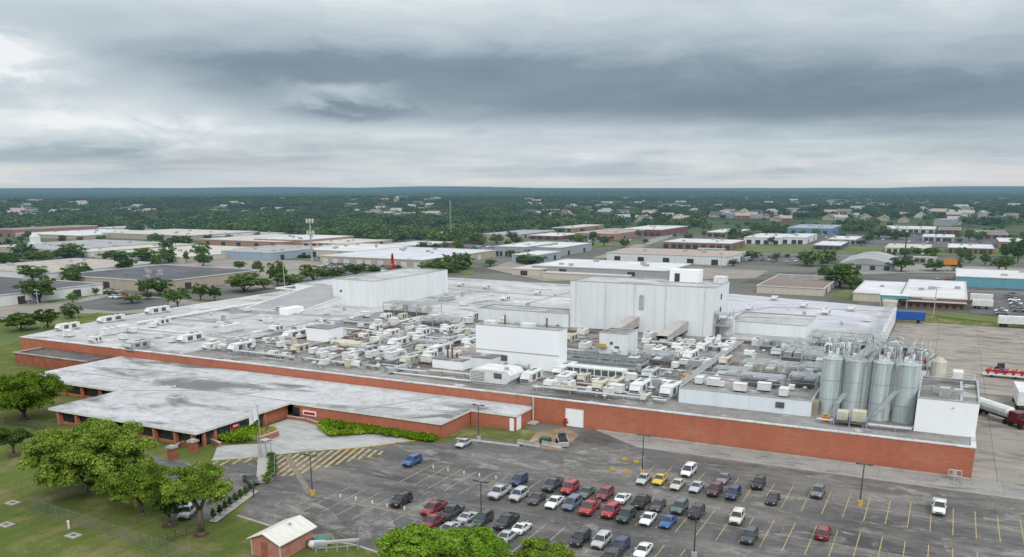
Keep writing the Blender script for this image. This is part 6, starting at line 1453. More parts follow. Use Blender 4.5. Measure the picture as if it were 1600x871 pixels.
B((592, 390, 640), 383, 377, 'blue', 'white', 'small white-roofed blue shed at the edge of the woods', 'shed', 'shed', doors=1)
B((618, 389, 662), 384, 377, 'darkred', 'pink', 'low dark pink roof past the blue shed', doors=0)
B((773, 400, 820), 385, 378, 'grey', 'white', 'grey office block with many dark windows', 'office_block', 'office', doors=7, win=True)
B((752, 372, 804), 366, 359, 'grey', 'grey', 'flat grey building set into the woods', doors=0)
B((676, 372, 692), 364, 361, 'blue', 'white', 'pale blue house set into the woods near the thin mast', 'house', 'house', doors=1, win=True, right_doors=0)
B((831, 428, 1040), 415, 405, 'grey', 'white', 'long white-roofed warehouse directly behind the tallest white block', doors=2)
B((800, 430, 842), 420, 413, 'cream', 'cream', 'low beige building next to the long white-roofed warehouse', doors=1)
B((848, 436, 980), 429, 425, 'cream', 'cream', 'beige shed roof between the factory and the white-roofed warehouse', doors=0, right_doors=0)
B((948, 408, 1138), 395, 388, 'white', 'pink', 'long white warehouse with pink-brown roof and black doors', doors=5)
B((1036, 388, 1142), 378, 373, 'brick', 'white', 'brown shop row with pale roof on the grass strip', 'shop_row', 'shops', doors=9, win=True)
B((800, 398, 876), 385, 378, 'grey', 'white', 'grey depot with white roof by the diagonal street', doors=5)
B((800, 410, 838), 398, 392, 'blue', 'white', 'small white-roofed blue house by the dense thicket', 'house', 'house', doors=2, win=True)
B((898, 374, 962), 364, 357, 'rust', 'pink', 'reddish low shops with pink roof, longer row', 'shop_row', 'shops', doors=6, win=True)
B((862, 362, 895), 356, 351, 'rust', 'cream', 'reddish low shop nearest the woods', 'shop_row', 'shops', doors=3, win=True)
B((826, 374, 874), 368, 364, 'darkred', 'white', 'dark red low shops beside the diagonal street', 'shop_row', 'shops', doors=4, win=True)
B((970, 368, 1034), 358, 352, 'darkred', 'white', 'red and white shops where the diagonal street meets the woods', 'shop_row', 'shops', doors=6, win=True)
B((1102, 370, 1146), 363, 358, 'rust', 'white', 'white-roofed reddish shop behind the brown shop row', 'shop_row', 'shops', doors=4, win=True)
B((1162, 381, 1218), 371, 365, 'white', 'white', 'white shed near the grass strip, first of two', 'shed', 'shed', doors=4)
B((1222, 381, 1258), 371, 365, 'white', 'white', 'white shed near the grass strip, second of two', 'shed', 'shed', doors=3)
B((1230, 365, 1298), 356, 351, 'royal', 'blue', 'blue-walled store at the edge of the woods', 'store', 'store', doors=4)
B((1270, 390, 1312), 383, 377, 'dark', 'white', 'dark little office on the grass strip', 'office_block', 'office', doors=5, win=True)
B((1293, 381, 1336), 374, 369, 'grey', 'white', 'pale office behind the dark little office', 'office_block', 'office', doors=5, win=True)
B((1182, 458, 1286), 448, 429, 'cream', 'brown', 'cream warehouse with broad brown roof behind the factory', doors=0, right_doors=3)
B((1332, 470, 1404), 463, 439, 'cream', 'white', 'white-roofed warehouse joined to the brick one', doors=0)
t = B((1406, 480, 1508), 463, 437, 'brick', 'white', 'two-tier brick warehouse with white roof and a white band', doors=0, right_doors=3)
X0, Y0 = G(1406, 480); X1 = bis(lambda X: I(X, Y0, 0)[0] < 1508, X0, X0+300); w = X1-X0
b = MB(); b.box(-.2, w+.2, -1.6, -.1, 2.55, 2.95); b.build('white_canopy', MT['far_trim'], t)
for k in range(9):
    b = MB(); c = w*(k+.5)/9; b.box(c-.55, c+.55, -.16, -.1, .5, 1.6); b.build('window', MT['far_dark'], t)
b = MB(); b.box(w*.32, w*.55, -.14, -.06, 3.5, 4.3); b.build('wall_sign', MT['far_trim'], t)
B((1492, 448, 1680), 432, 420, 'teal', 'white', 'teal-walled warehouse with bright white roof', doors=0)
B((1382, 396, 1452), 387, 381, 'cream', 'cream', 'beige offices on the grass strip', 'office_block', 'office', doors=7, win=True)
B((1480, 396, 1552), 387, 381, 'brick', 'white', 'brick offices with white roof on the grass strip', 'office_block', 'office', doors=9, win=True)
B((1526, 373, 1574), 366, 360, 'brick', 'brown', 'brown-roofed brick shop near the woods', 'shop_row', 'shops', doors=4, win=True)
B((1374, 363, 1460), 357, 353, 'cream', 'white', 'long white shop row at the edge of the woods', 'shop_row', 'shops', doors=8, win=True)
B((1466, 366, 1500), 359, 355, 'darkred', 'brown', 'brown shop beside the long white shop row', 'shop_row', 'shops', doors=3, win=True)
B((1426, 410, 1462), 404, 401, 'cream', 'pink', 'orange-roofed little shop by the light tree', 'shop_row', 'shops', doors=3, win=True)
B((1560, 388, 1640), 378, 372, 'rust', 'white', 'white-roofed reddish shop at the picture edge', 'shop_row', 'shops', doors=5, win=True)
B((1440, 377, 1490), 370, 366, 'grey', 'white', 'pale flat shop in the middle of the lots', 'shop_row', 'shops', doors=5, win=True)
B((1090, 396, 1130), 391, 388, 'tan', 'tan', 'tan shed beyond the white long warehouse', 'shed', 'shed', doors=2)
# barrel roof shed
def barrel(px, top, L, label):
    (xl, yb, xr) = px; X0, Y0 = G(xl, yb); X1 = bis(lambda X: I(X, Y0, 0)[0] < xr, X0, X0+300); w = X1-X0; h = 3.2; FOOT.append((X0, X1, Y0, Y0+L))
    t = thing('barrel_shed', label, 'shed', (X0, Y0, 0)); b = MB(); b.box(0, w, 0, L, 0, h, skip='t'); b.build('wall', W_['grey'], t)
    b = MB(); n = 14; b.loft([[(w*k/n, y, h+.02+3.2*math.sin(math.pi*k/n)) for k in range(n+1)] for y in (-.4, L+.4)], closed=False, caps=False); b.quad(*[(w*k/n, -.38, h+3.2*math.sin(math.pi*k/n)) for k in range(n+1)]); b.build('roof', F_['grey'], t, smooth=False)
    for k in range(4): b = MB(); c = w*(k+.5)/4; b.box(c-1.4, c+1.4, -.1, -.02, 0, 2.6); b.build('door', MT['far_dark'], t)
barrel((1309, 421, 1396), 397, 60, 'pale grey shed with a barrel roof beyond the brown-roofed warehouse')
# slender white tower and the grey-roofed house
x, y = G(57, 390); t = thing('white_tower', 'slender white tower among the low warehouses', 'tower', (x, y, 0)); b = MB(); b.box(-5, 5, -4, 4, 0, 5); b.box(-2.6, 2.6, -2.5, 2.5, 5, 9.5); b.build('wall', W_['white'], t)
b = MB(); b.loft([[(-2.6, -2.5, 9.5), (2.6, -2.5, 9.5), (2.6, 2.5, 9.5), (-2.6, 2.5, 9.5)], [(-.3, -.3, 12), (.3, -.3, 12), (.3, .3, 12), (-.3, .3, 12)]]); b.build('roof', F_['white'], t)

def ground_patches():
    P = [('far_pave', [(0, 470), (60, 463), (150, 454), (300, 470), (345, 474), (310, 484), (200, 490), (90, 490), (0, 500)], 'street'), ('far_asphalt', [(92, 480), (160, 466), (268, 466), (262, 480), (180, 487)], 'car_park'), ('far_grass', [(70, 466), (100, 460), (150, 460), (120, 470), (75, 474)], 'verge'), ('far_grass', [(0, 520), (60, 500), (160, 488), (100, 505), (0, 545)], 'verge'),
         ('far_asphalt', [(500, 426), (505, 408), (650, 416), (615, 430)], 'car_park'), ('far_asphalt', [(640, 404), (660, 384), (800, 384), (770, 404)], 'car_park'), ('far_asphalt', [(1085, 402), (1110, 396), (1310, 402), (1300, 414), (1100, 412)], 'car_park'), ('far_grass', [(1090, 381), (1250, 384), (1620, 390), (1620, 402), (1400, 398), (1180, 394), (1110, 390)], 'grass_strip'),
         ('far_grass', [(1335, 437), (1420, 430), (1420, 440), (1330, 447)], 'grass_strip'), ('far_grass', [(1300, 462), (1336, 446), (1342, 452), (1334, 470)], 'grass_strip'), ('far_pave', [(925, 404), (958, 404), (1082, 358), (1066, 358)], 'street'), ('far_asphalt', [(1514, 490), (1516, 456), (1600, 462), (1600, 498)], 'car_park'), ('far_asphalt', [(1150, 380), (1280, 366), (1600, 372), (1600, 384), (1250, 381)], 'car_park'),
         ('far_asphalt', [(1200, 425), (1310, 425), (1620, 440), (1620, 455), (1500, 452)], 'car_park'), ('far_pave', [(760, 420), (800, 408), (950, 412), (1200, 424), (1180, 436), (850, 440)], 'car_park'), ('far_grass', [(640, 428), (660, 412), (740, 412), (740, 430)], 'verge'), ('far_grass', [(830, 384), (1000, 377), (1010, 381), (880, 392)], 'verge'), ('far_pave', [(230, 420), (300, 402), (520, 410), (500, 424), (420, 440)], 'yard'), ('far_grass', [(1420, 488), (1520, 492), (1620, 506), (1620, 512), (1480, 497)], 'verge'), ('far_asphalt', [(0, 400), (60, 392), (250, 408), (240, 416), (0, 420)], 'street'),
         ('far_asphalt', [(880, 372), (1010, 366), (1000, 377), (880, 384)], 'car_park'), ('far_grass', [(690, 372), (830, 374), (830, 379), (690, 379)], 'verge'), ('far_asphalt', [(1395, 384), (1600, 378), (1600, 386), (1400, 388)], 'car_park'), ('far_pave', [(1300, 430), (1380, 412), (1600, 420), (1600, 428), (1420, 428)], 'street')]
    for i, (m, px, nm) in enumerate(P): sheet_px(nm, px, .03+.008*i, MT[m])
ground_patches()

# ---- small parked cars in far lots
def far_car():
    b = MB(); b.loft([[(-.85, y, .28), (.85, y, .28), (.9, y, zb-.2), (.78, y, zb), (-.78, y, zb), (-.9, y, zb-.2)] for y, zb in ((-2.2, .7), (-1.1, .95), (1.2, 1.0), (2.2, .85))])
    b.loft([[(-.74, -.95, .95), (.74, -.95, .95), (.76, 1.6, 1.0), (-.76, 1.6, 1.0)], [(-.6, -.35, 1.42), (.6, -.35, 1.42), (.6, 1.0, 1.42), (-.6, 1.0, 1.42)]], m=1); b.box(-.6, .6, -.35, 1.0, 1.42, 1.47)
    for sx in (-1, 1):
        for wy in (-1.35, 1.35): b.tube((sx*.68, wy, .32), (sx*.92, wy, .32), .32, n=8, m=2)
    return b.mesh('parked_car', [MT['paint'], MT['carglass'], MT['tyre']])
FC = far_car()
def far_lot(poly, n, where, ang, seed, pitch=(3.0, 9.5)):
    r = random.Random(seed); pts = [G(*p) for p in poly]; ca, sa = math.cos(ang), math.sin(ang)
    loc = [(x*ca+y*sa, -x*sa+y*ca) for x, y in pts]; xs = [p[0] for p in loc]; ys = [p[1] for p in loc]; cand = []
    def inside(x, y):
        c = False; j = len(pts)-1
        for i in range(len(pts)):
            if (pts[i][1] > y) != (pts[j][1] > y) and x < (pts[j][0]-pts[i][0])*(y-pts[i][1])/(pts[j][1]-pts[i][1])+pts[i][0]: c = not c
            j = i
        return c
    v = min(ys)+3
    while v < max(ys):
        u = min(xs)+2
        while u < max(xs):
            x, y = u*ca-v*sa, u*sa+v*ca
            if inside(x, y) and not any(a-2.5 < x < b_+2.5 and c-2.5 < y < d+2.5 for a, b_, c, d in FOOT): cand.append((x, y))
            u += pitch[0]
        v += pitch[1]
    r.shuffle(cand)
    for x, y in cand[:n]:
        o = bpy.data.objects.new('parked_car', FC); C.objects.link(o); o.location = (x, y, .25); o.rotation_euler = (0, 0, ang+(math.pi if r.random() < .5 else 0)+r.uniform(-.03, .03))
        cn = r.choice(('white', 'white', 'silver', 'silver', 'grey', 'black', 'dark grey', 'dark blue', 'red', 'beige')); o.color = (*COL[cn], 1)
        tag(o, f'tiny {cn} car parked {where}', 'car', f'{cn} cars parked {where}')
far_lot([(505, 424), (508, 408), (612, 413), (606, 426)], 76, 'in the storage lot behind the tall white block', 0, 1, (3.2, 7))
far_lot([(650, 402), (664, 385), (800, 385), (770, 403)], 40, 'in the lot past the tan warehouse complex', 0, 2, (4.2, 11))
far_lot([(1095, 408), (1110, 398), (1306, 403), (1290, 412)], 44, 'in the wrecking yard beyond the factory', 0, 3, (4.0, 8))
far_lot([(1562, 494), (1566, 462), (1592, 463), (1592, 496)], 12, 'in the double row by the brick warehouse', R(90), 4, (4.2, 6))
far_lot([(1150, 379), (1280, 367), (1600, 373), (1600, 383)], 40, 'among the shops beyond the grass strip', 0, 5, (4.4, 12))
far_lot([(1440, 446), (1520, 452), (1610, 436), (1480, 430)], 10, 'between the brick and teal warehouses', 0, 6, (4.2, 9))
far_lot([(145, 466), (165, 455), (200, 460), (190, 468)], 7, 'before the tan warehouse', 0, 7, (3, 7))
far_lot([(880, 383), (890, 373), (1005, 368), (990, 377)], 24, 'by the reddish shop rows', 0, 8, (4.2, 10))

# ---- trucks, trailers and other big things
def trailer(px, ang, L, label, m='white_paint', tractor=None, z=0.03, h=4.0, name='truck_trailer'):
    x, y = G(*px); t = thing(name, label, 'truck' if tractor else 'trailer', (x, y, z), ang)
    b = MB(); b.box(-L/2, L/2, -1.25, 1.25, 1.15, h); b.build('box', MT[m], t)
    b = MB(); b.box(-L/2, L/2, -.5, .5, .9, 1.14); b.build('chassis', MT['trim'], t)
    for xx in (-L/2+1.2, -L/2+2.5, L/2-2):
        for s in (-1, 1): b = MB(); b.tube((xx, s*.85, .5), (xx, s*1.2, .5), .5, n=10); b.build('wheel', MT['tyre'], t)
    if tractor:
        b = MB(); b.box(L/2+.4, L/2+3.0, -1.2, 1.2, .8, 2.9); b.box(L/2+3.0, L/2+4.4, -1.0, 1.0, .7, 1.8); b.build('cab', MT[tractor], t)
        b = MB(); b.box(L/2+3.01, L/2+3.05, -1.05, 1.05, 1.9, 2.7); b.build('windscreen', MT['carglass'], t)
        for s in (-1, 1):
            for xx in (L/2+1.2, L/2+3.8): b = MB(); b.tube((xx, s*.85, .5), (xx, s*1.2, .5), .5, n=10); b.build('wheel', MT['tyre'], t)
    return t
trailer((32, 472), R(-8), 15, 'long white truck trailer parked by the round green tree')
trailer((2, 470), R(-8), 9, 'white truck trailer cut off by the picture edge')
trailer((1413, 504), R(2), 12.5, 'long blue container truck with dark cab at the edge of the yard', 'blue_paint', None, h=3.8, name='container_truck')
trailer((1594, 634), R(92), 11, 'white box trailer at the picture edge in the yard')
trailer((1532, 474), R(0), 8, 'white box truck nearest the brick warehouse', h=3.6); trailer((1534, 483), R(0), 7, 'white box truck parked in front of the other beside the brick warehouse', h=3.4); trailer((1590, 512), R(5), 12, 'pale trailer across the verge at the picture edge', h=3.6)
x, y = G(1552, 654); t = thing('tanker_truck', 'white tanker trailer with a maroon tractor beside the end block', 'truck', (x, y, .03), R(-52))
b = MB(); b.loft([[(-5.6+f, 1.15*s*math.cos(k*.524), 2.2+1.15*s*math.sin(k*.524)) for k in range(12)] for f, s in ((0, .55), (.4, 1), (9.6, 1), (10, .55))]); b.build('tank', MT['white_paint'], t, smooth=False)
b = MB(); b.box(-5.4, 4.6, -.45, .45, .85, 1.2); b.build('chassis', MT['trim'], t)
b = MB(); b.box(5.0, 7.2, -1.2, 1.2, .8, 2.9); b.box(7.2, 8.8, -.95, .95, .7, 1.8); b.build('cab', plain('maroon', (.16, .02, .03), .35), t)
b = MB(); b.box(7.21, 7.25, -1.05, 1.05, 1.9, 2.7); b.build('windscreen', MT['carglass'], t)
for xx in (-4.4, -3.1, 4.2, 5.6, 8.0):
    for s in (-1, 1): b = MB(); b.tube((xx, s*.8, .5), (xx, s*1.2, .5), .5, n=12); b.build('wheel', MT['tyre'], t)
x, y = G(1586, 592); t = thing('farm_implement', 'folded red implement on a pale trailer at the picture edge', 'machine', (x, y, .03), 0)
b = MB()
for k in range(7): b.tube((-6+k*1.8, -1, .9), (-5.2+k*1.8, 1, 2.1), .16, n=6); b.box(-6.2+k*1.8, -5.6+k*1.8, -.9, .9, 1.0, 1.9)
b.box(-6.5, 6.5, -.2, .2, 1.3, 1.7); b.build('frame', MT['red_paint'], t)
b = MB(); b.box(-7, 7, -1.2, 1.2, .6, .85); b.build('bed', MT['white_paint'], t)
for xx in (-5, 0, 5):
    for s in (-1, 1): b = MB(); b.tube((xx, s*.8, .4), (xx, s*1.1, .4), .4, n=10); b.build('wheel', MT['tyre'], t)
x, y = G(1564, 584); t = thing('tractor', 'small blue tractor next to the red implement', 'tractor', (x, y, .03), R(20)); b = MB(); b.box(-.6, .6, -1.6, .4, .6, 1.4); b.box(-.6, .6, .3, 1.5, .7, 1.2); b.build('body', MT['blue_paint'], t); b = MB(); b.box(-.65, .65, .1, 1.3, 1.2, 2.5); b.build('cab', MT['carglass'], t)
for sx in (-1, 1): 
    for yy, r_ in ((1.0, .75), (-1.1, .5)): b = MB(); b.tube((sx*.65, yy, r_), (sx*1.0, yy, r_), r_, n=12); b.build('wheel', MT['tyre'], t)
x, y = G(1396, 480); t = thing('canopy', 'teal and white loading canopy at the far corner of the factory', 'canopy', (x, y, 0)); b = MB(); b.box(-5, 5, -3, 3, 3.6, 4.6); b.build('fascia', plain('teal_fascia', (.10, .38, .42)), t); b = MB(); b.box(-5.1, 5.1, -3.1, 3.1, 4.6, 4.8); b.build('roof', MT['white_paint'], t)
b = MB()
for xx in (-4.6, 4.6):
    for yy in (-2.6, 2.6): b.box(xx-.15, xx+.15, yy-.15, yy+.15, 0, 3.6)
b.build('post', MT['grey_metal'], t)
x, y = G(1388, 498); t = thing('dust_collector', 'pale green-white collector box on legs by the canopy', 'collector', (x, y, 0)); b = MB(); b.box(-2.2, 2.2, -2, 2, 2.2, 6.2); b.loft([[(-2.2, -2, 2.2), (2.2, -2, 2.2), (2.2, 2, 2.2), (-2.2, 2, 2.2)], [(-.4, -.4, .8), (.4, -.4, .8), (.4, .4, .8), (-.4, .4, .8)]]); b.build('housing', MT['cream_paint'], t); b = MB()
for xx in (-2, 2):
    for yy in (-1.8, 1.8): b.box(xx-.12, xx+.12, yy-.12, yy+.12, 0, 2.2)
b.build('leg', MT['galv'], t)
# poles, towers, signs
def pole(px, top, label, cat='pole', r=.16, cross=None, m='galv', name='utility_pole', arm=None, haze=True):
    X, Y = G(*px); H = bis(lambda h: I(X, Y, h)[1] > top, 1, 90); t = thing(name, label, cat, (X, Y, 0)); b = MB(); b.tube((0, 0, 0), (0, 0, H), r*1.15, r*.7, n=8); b.build('shaft', MT[m], t)
    if cross:
        b = MB()
        for z in cross: b.box(-1.3, 1.3, -.08, .08, H-z, H-z+.16); 
        for z in cross:
            for xx in (-1.15, -.5, .5, 1.15): b.tube((xx, 0, H-z+.16), (xx, 0, H-z+.4), .05, n=5)
        b.build('crossarm', MT[m], t)
    if arm: b = MB(); b.path([(0, 0, H), (arm*.5, 0, H+.5), (arm, 0, H+.45)], .07, 6); b.box(min(arm, arm+.5), max(arm, arm+.5), -.12, .12, H+.38, H+.5); b.build('lamp_arm', MT[m], t)
    return t, H
pole((65.5, 514), 452, 'tall thin pale utility pole at the corner of the factory', cross=(.5, 1.6))
pole((121, 505), 487, 'curved street lamp just outside the quiet roof', 'lamp post', .09, arm=-2.2, name='street_lamp')
pole((445, 452), 409, 'tall pale lamp pole beyond the lower pale block', 'lamp post', .2, name='street_lamp', arm=1.4)
pole((1458, 494), 448, 'utility pole in front of the brick warehouse', cross=(.5,), m='grey_metal')
pole((567, 432), 409, 'thin pole among the trees by the car storage lot', r=.12)
pole((1126, 424), 385, 'thin lamp pole by the long white warehouse', 'lamp post', .15, name='street_lamp', arm=1.2)
pole((640, 430), 404, 'thin pole next to the red lattice mast', r=.14, cross=(.4,))
pole((178, 446), 428, 'dark pole before the tan warehouse, first of four', r=.14, m='dark_metal'); pole((200, 450), 428, 'dark pole before the tan warehouse, second of four', r=.14, m='dark_metal'); pole((229, 452), 427, 'dark pole before the tan warehouse, third of four', r=.14, m='dark_metal'); pole((252, 450), 428, 'dark pole before the tan warehouse, fourth of four', r=.14, m='dark_metal')
t, H = pole((1483, 428), 406, 'tall orange roadside sign on a pole', 'sign', .2, name='road_sign'); b = MB(); b.box(-3.2, 3.2, -.3, .3, H-2.6, H+.4); b.build('sign_board', MT['orange'], t)
t, H = pole((1413, 402), 366, 'dark mast-like pole with a bushy top on the grass strip', 'pole', .45, m='bark', name='tree_pole'); b = MB()
for k in range(6): b.tube((0, 0, H-2+k*.5), (1.6*math.cos(k*2), 1.6*math.sin(k*2), H-1+k*.4), .3, .6, n=6)
b.build('top', plain('pole_top', (.03, .05, .025), .9, True), t)
t, H = pole((488, 412), 344, 'cell tower with two rings of antennas beyond the white block', 'cell tower', .55, name='cell_tower', m='far_metal')
for z in (H-.5, H-7.5):
    b = MB()
    for k in range(6):
        a = k*1.047; b.box(2.0*math.cos(a)-.25, 2.0*math.cos(a)+.25, 2.0*math.sin(a)-.25, 2.0*math.sin(a)+.25, z-1.2, z+1.2); c = a+1.047; b.tube((2*math.cos(a), 2*math.sin(a), z), (2*math.cos(c), 2*math.sin(c), z), .1, n=5); b.tube((0, 0, z), (2*math.cos(a), 2*math.sin(a), z), .08, n=5)
    b.build('antenna_ring', MT['far_trim'], t)
X, Y = G(704.5, 377); H = bis(lambda h: I(X, Y, h)[1] > 313, 1, 90); t = thing('radio_mast', 'very thin lattice radio mast rising before the woods', 'mast', (X, Y, 0)); b = MB()
for k in range(3): a = k*2.094; b.tube((.5*math.cos(a), .5*math.sin(a), 0), (.5*math.cos(a), .5*math.sin(a), H), .11, n=5)
for z in np.arange(0, H-2, 2.0): b.tube((.5, 0, z), (-.25, .43, z+1), .06, n=4); b.tube((-.25, -.43, z+1), (.5, 0, z+2), .06, n=4)
b.build('lattice', MT['far_metal'], t); b = MB(); b.tube((0, 0, H-.2), (0, 0, H+2.5), .08, n=5); b.build('antenna', MT['far_metal'], t)

# ---- houses half hidden in the woods
HOUSES = []
def houses():
    r = random.Random(33); protos = []
    for k, (w, rf, nm) in enumerate((('cream', 'grey', 'pale house with grey gabled roof'), ('tan', 'brown', 'tan house with brown gabled roof'), ('brick', 'pink', 'brick house with pinkish gabled roof'), ('cream', 'dark', 'cream house with dark gabled roof'), ('grey', 'grey', 'long grey flat-roofed block'))):
        t = thing('house', nm, 'house', (0, 0, 0)); L, D, h, g = (7, 5, 3.4, 2.6) if k < 4 else (13, 7, 5, 0)
        b = MB(); b.box(-L, L, -D, D, 0, h, skip='bt'); 
        if g: b.quad((-L, -D, h), (-L, 0, h+g-.1), (-L, D, h)); b.quad((L, -D, h), (L, D, h), (L, 0, h+g-.1))
        b.build('wall', W_[w], t); b = MB()
        if g:
            b.quad((-L-.5, -D-.5, h-.2), (L+.5, -D-.5, h-.2), (L+.5, 0, h+g), (-L-.5, 0, h+g)); b.quad((L+.5, D+.5, h-.2), (-L-.5, D+.5, h-.2), (-L-.5, 0, h+g), (L+.5, 0, h+g))
        else: b.box(-L-.2, L+.2, -D-.2, D+.2, h, h+.4)
        b.build('roof', F_[rf], t)
        for xx in (-L*.55, L*.2, L*.65): b = MB(); b.box(xx-.7, xx+.7, -D-.06, -D-.01, 1.0, 2.2); b.build('window', MT['far_dark'], t)
        freeze(t); protos.append([t, nm, False])
    areas = [((0, 345), (60, 322), 20, 'above the far-edge warehouses'), ((60, 340), (240, 318), 24, 'in the woods over the cream warehouses'), ((330, 340), (460, 318), 16, 'in the woods behind the cell tower'), ((540, 345), (700, 314), 44, 'in the hillside estate left of the thin mast'), ((800, 345), (960, 318), 32, 'in the woods above the reddish shop rows'), ((960, 350), (1120, 314), 38, 'where the diagonal street enters the woods'), ((1120, 350), (1400, 314), 64, 'in the estate above the blue store'), ((1400, 355), (1600, 316), 30, 'in the woods above the white shop row')]
    for (x0, y0), (x1, y1), n, where in areas:
        for _ in range(n):
            f = r.random()**1.5; px, py = r.uniform(x0, x1), y0+(y1-y0)*f
            X, Y = G(px, py); k = r.choices(range(5), (4, 3, 4, 3, 1))[0]; p = protos[k]; s = r.uniform(.95, 1.35)*(1+.35*f)
            lab = f'small {p[1]} {where}'; HOUSES.append((X, Y, 11*s))
            if not p[2]: p[2] = True; o = p[0]; o.location = (X, Y, relief(X, Y)); o.rotation_euler.z = r.choice((0, 1.571))+r.uniform(-.4, .4); o['label'] = lab; o['group'] = f'{p[1]}s {where}'; o.scale = (s, s, s)
            else: dup(p[0], (X, Y, relief(X, Y)), r.choice((0, 1.571))+r.uniform(-.4, .4), lab, f'{p[1]}s {where}', s)
houses()
mid_trees_later()

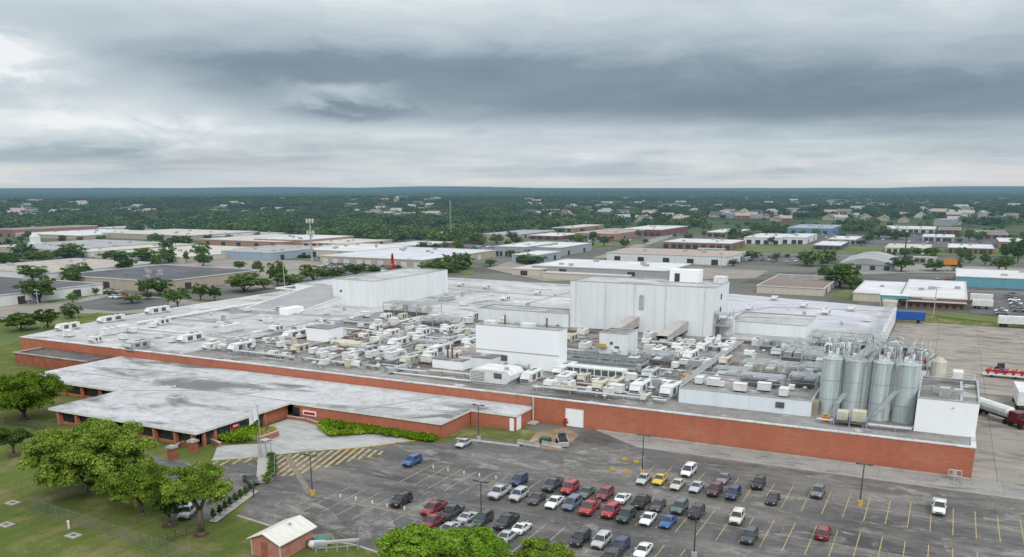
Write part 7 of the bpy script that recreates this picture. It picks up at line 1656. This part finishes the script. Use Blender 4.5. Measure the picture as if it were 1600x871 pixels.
# ---- the woods to the horizon: one mass
def woods():
    srcs = []
    for k in range(4):
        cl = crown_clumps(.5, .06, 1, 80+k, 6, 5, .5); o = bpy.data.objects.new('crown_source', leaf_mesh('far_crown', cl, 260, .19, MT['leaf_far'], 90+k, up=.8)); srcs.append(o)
    g = np.random.default_rng(4); P = []; S = []; K = []; Rr = []
    edge = [(-200, 364), (0, 363), (110, 365), (200, 362), (300, 366), (440, 372), (480, 382), (560, 384), (620, 380), (700, 374), (850, 364), (1000, 352), (1100, 350), (1250, 348), (1380, 349), (1600, 352), (1800, 352)]
    ex, ey = zip(*edge)
    def zone(r0, r1, per, wm, hm):
        n = int(.62*(r1*r1-r0*r0)/per); rr = np.sqrt(g.random(n)*(r1*r1-r0*r0)+r0*r0); th = (g.random(n)-.5)*1.24
        a = th-YAW; return rr*np.sin(a), rr*np.cos(a), rr, wm, hm
    hx = np.array([h[0] for h in HOUSES]); hy = np.array([h[1] for h in HOUSES]); hr = np.array([h[2] for h in HOUSES])
    for x, y, rr, wm, hm in (zone(400, 2000, 95, 1, 1), zone(2000, 4500, 300, 1.6, 1.1), zone(4500, 11000, 1700, 3.6, 1.35)):
        r_ = x*cyw+y*syw; gg = -x*syw+y*cyw; w = gg*cp+EYE*sp; v = -EYE*cp+gg*sp; px = PX+FL*r_/w; py = PY-FL*v/w
        keep = py < np.interp(px, ex, ey)+g.normal(size=len(x))*1.2
        for (xa, xb, ya, yb) in ((0, 90, 389, 404), (30, 130, 398, 408), (655, 735, 409, 424), (805, 850, 399, 409), (120, 300, 366, 370), (1000, 1100, 352, 359), (1180, 1232, 359, 365), (1305, 1372, 354, 366), (1480, 1620, 343, 357), (640, 760, 372, 383), (225, 300, 385, 396), (440, 560, 376, 387), (1240, 1300, 409, 421), (850, 900, 392, 401), (1110, 1170, 371, 377), (1590, 1640, 372, 400)):
            keep |= (px > xa) & (px < xb) & (py > ya) & (py < yb) & (g.random(len(x)) < .8)
        for (a_, b_, c_, d_) in FOOT: keep &= ~((x > a_-4) & (x < b_+4) & (y > c_-4) & (y < d_+4))
        # clearings
        nz = np.sin(x*.013+1)*np.sin(y*.011+2)+np.sin(x*.0047-y*.006)+.6*np.sin(x*.031+y*.027)
        keep &= (nz > -1.25) | (g.random(len(x)) < .25)
        right = (px > 1090) & (py > 318); keep &= ~(right & (g.random(len(x)) < .42))
        for i in range(len(hx)):
            dd = (x-hx[i])**2+(y-hy[i])**2; keep &= dd > hr[i]**2
            D = np.hypot(hx[i], hy[i]); al = (x*hx[i]+y*hy[i])/D; ac = (x*hy[i]-y*hx[i])/D; keep &= ~((np.abs(ac) < 10) & (al > D-48) & (al < D))
        for i in np.nonzero(keep)[0]:
            h = g.uniform(6, 12)*hm; wd = h*g.uniform(.9, 1.5)*wm/hm; P.append((x[i], y[i], relief(x[i], y[i])-.4)); S.append((wd, wd, h)); K.append(g.integers(4)); Rr.append((0, 0, g.random()*6.28))
    me = bpy.data.meshes.new('woods'); me.vertices.add(len(P)); me.vertices.foreach_set('co', np.array(P, np.float32).ravel())
    a = me.attributes.new('tree_scale', 'FLOAT_VECTOR', 'POINT'); a.data.foreach_set('vector', np.array(S, np.float32).ravel())
    a = me.attributes.new('tree_turn', 'FLOAT_VECTOR', 'POINT'); a.data.foreach_set('vector', np.array(Rr, np.float32).ravel())
    a = me.attributes.new('tree_kind', 'INT', 'POINT'); a.data.foreach_set('value', np.array(K, np.int32))
    ob = bpy.data.objects.new('woods', me); C.objects.link(ob); struct(ob, 'dense dark green woods reaching to the hazy horizon', 'stuff')
    ng = bpy.data.node_groups.new('plant_woods', 'GeometryNodeTree'); ng.interface.new_socket('Geometry', in_out='INPUT', socket_type='NodeSocketGeometry'); ng.interface.new_socket('Geometry', in_out='OUTPUT', socket_type='NodeSocketGeometry')
    N = ng.nodes; L = ng.links; gi = N.new('NodeGroupInput'); go = N.new('NodeGroupOutput'); jn = N.new('GeometryNodeJoinGeometry')
    def attr(nm, ty): n = N.new('GeometryNodeInputNamedAttribute'); n.data_type = ty; n.inputs['Name'].default_value = nm; return n.outputs[0]
    sc_, tu, kd = attr('tree_scale', 'FLOAT_VECTOR'), attr('tree_turn', 'FLOAT_VECTOR'), attr('tree_kind', 'INT')
    for k, s in enumerate(srcs):
        cmpn = N.new('FunctionNodeCompare'); cmpn.data_type = 'INT'; cmpn.operation = 'EQUAL'
        ii = [q for q in cmpn.inputs if q.type == 'INT']; L.new(kd, ii[0]); ii[1].default_value = k
        oi = N.new('GeometryNodeObjectInfo'); oi.inputs['Object'].default_value = s; oi.inputs['As Instance'].default_value = True
        ip = N.new('GeometryNodeInstanceOnPoints'); L.new(gi.outputs[0], ip.inputs['Points']); L.new(cmpn.outputs[0], ip.inputs['Selection']); L.new(oi.outputs['Geometry'], ip.inputs['Instance']); L.new(tu, ip.inputs['Rotation']); L.new(sc_, ip.inputs['Scale']); L.new(ip.outputs[0], jn.inputs[0])
    L.new(jn.outputs[0], go.inputs[0]); md = ob.modifiers.new('plant', 'NODES'); md.node_group = ng
    print('WOODS', len(P))
woods()
for m in MID:
    if not m[1]:
        for c in KIDS[m[0].name]: bpy.data.objects.remove(c)
        bpy.data.objects.remove(m[0])
print('OBJECTS', len(bpy.data.objects))
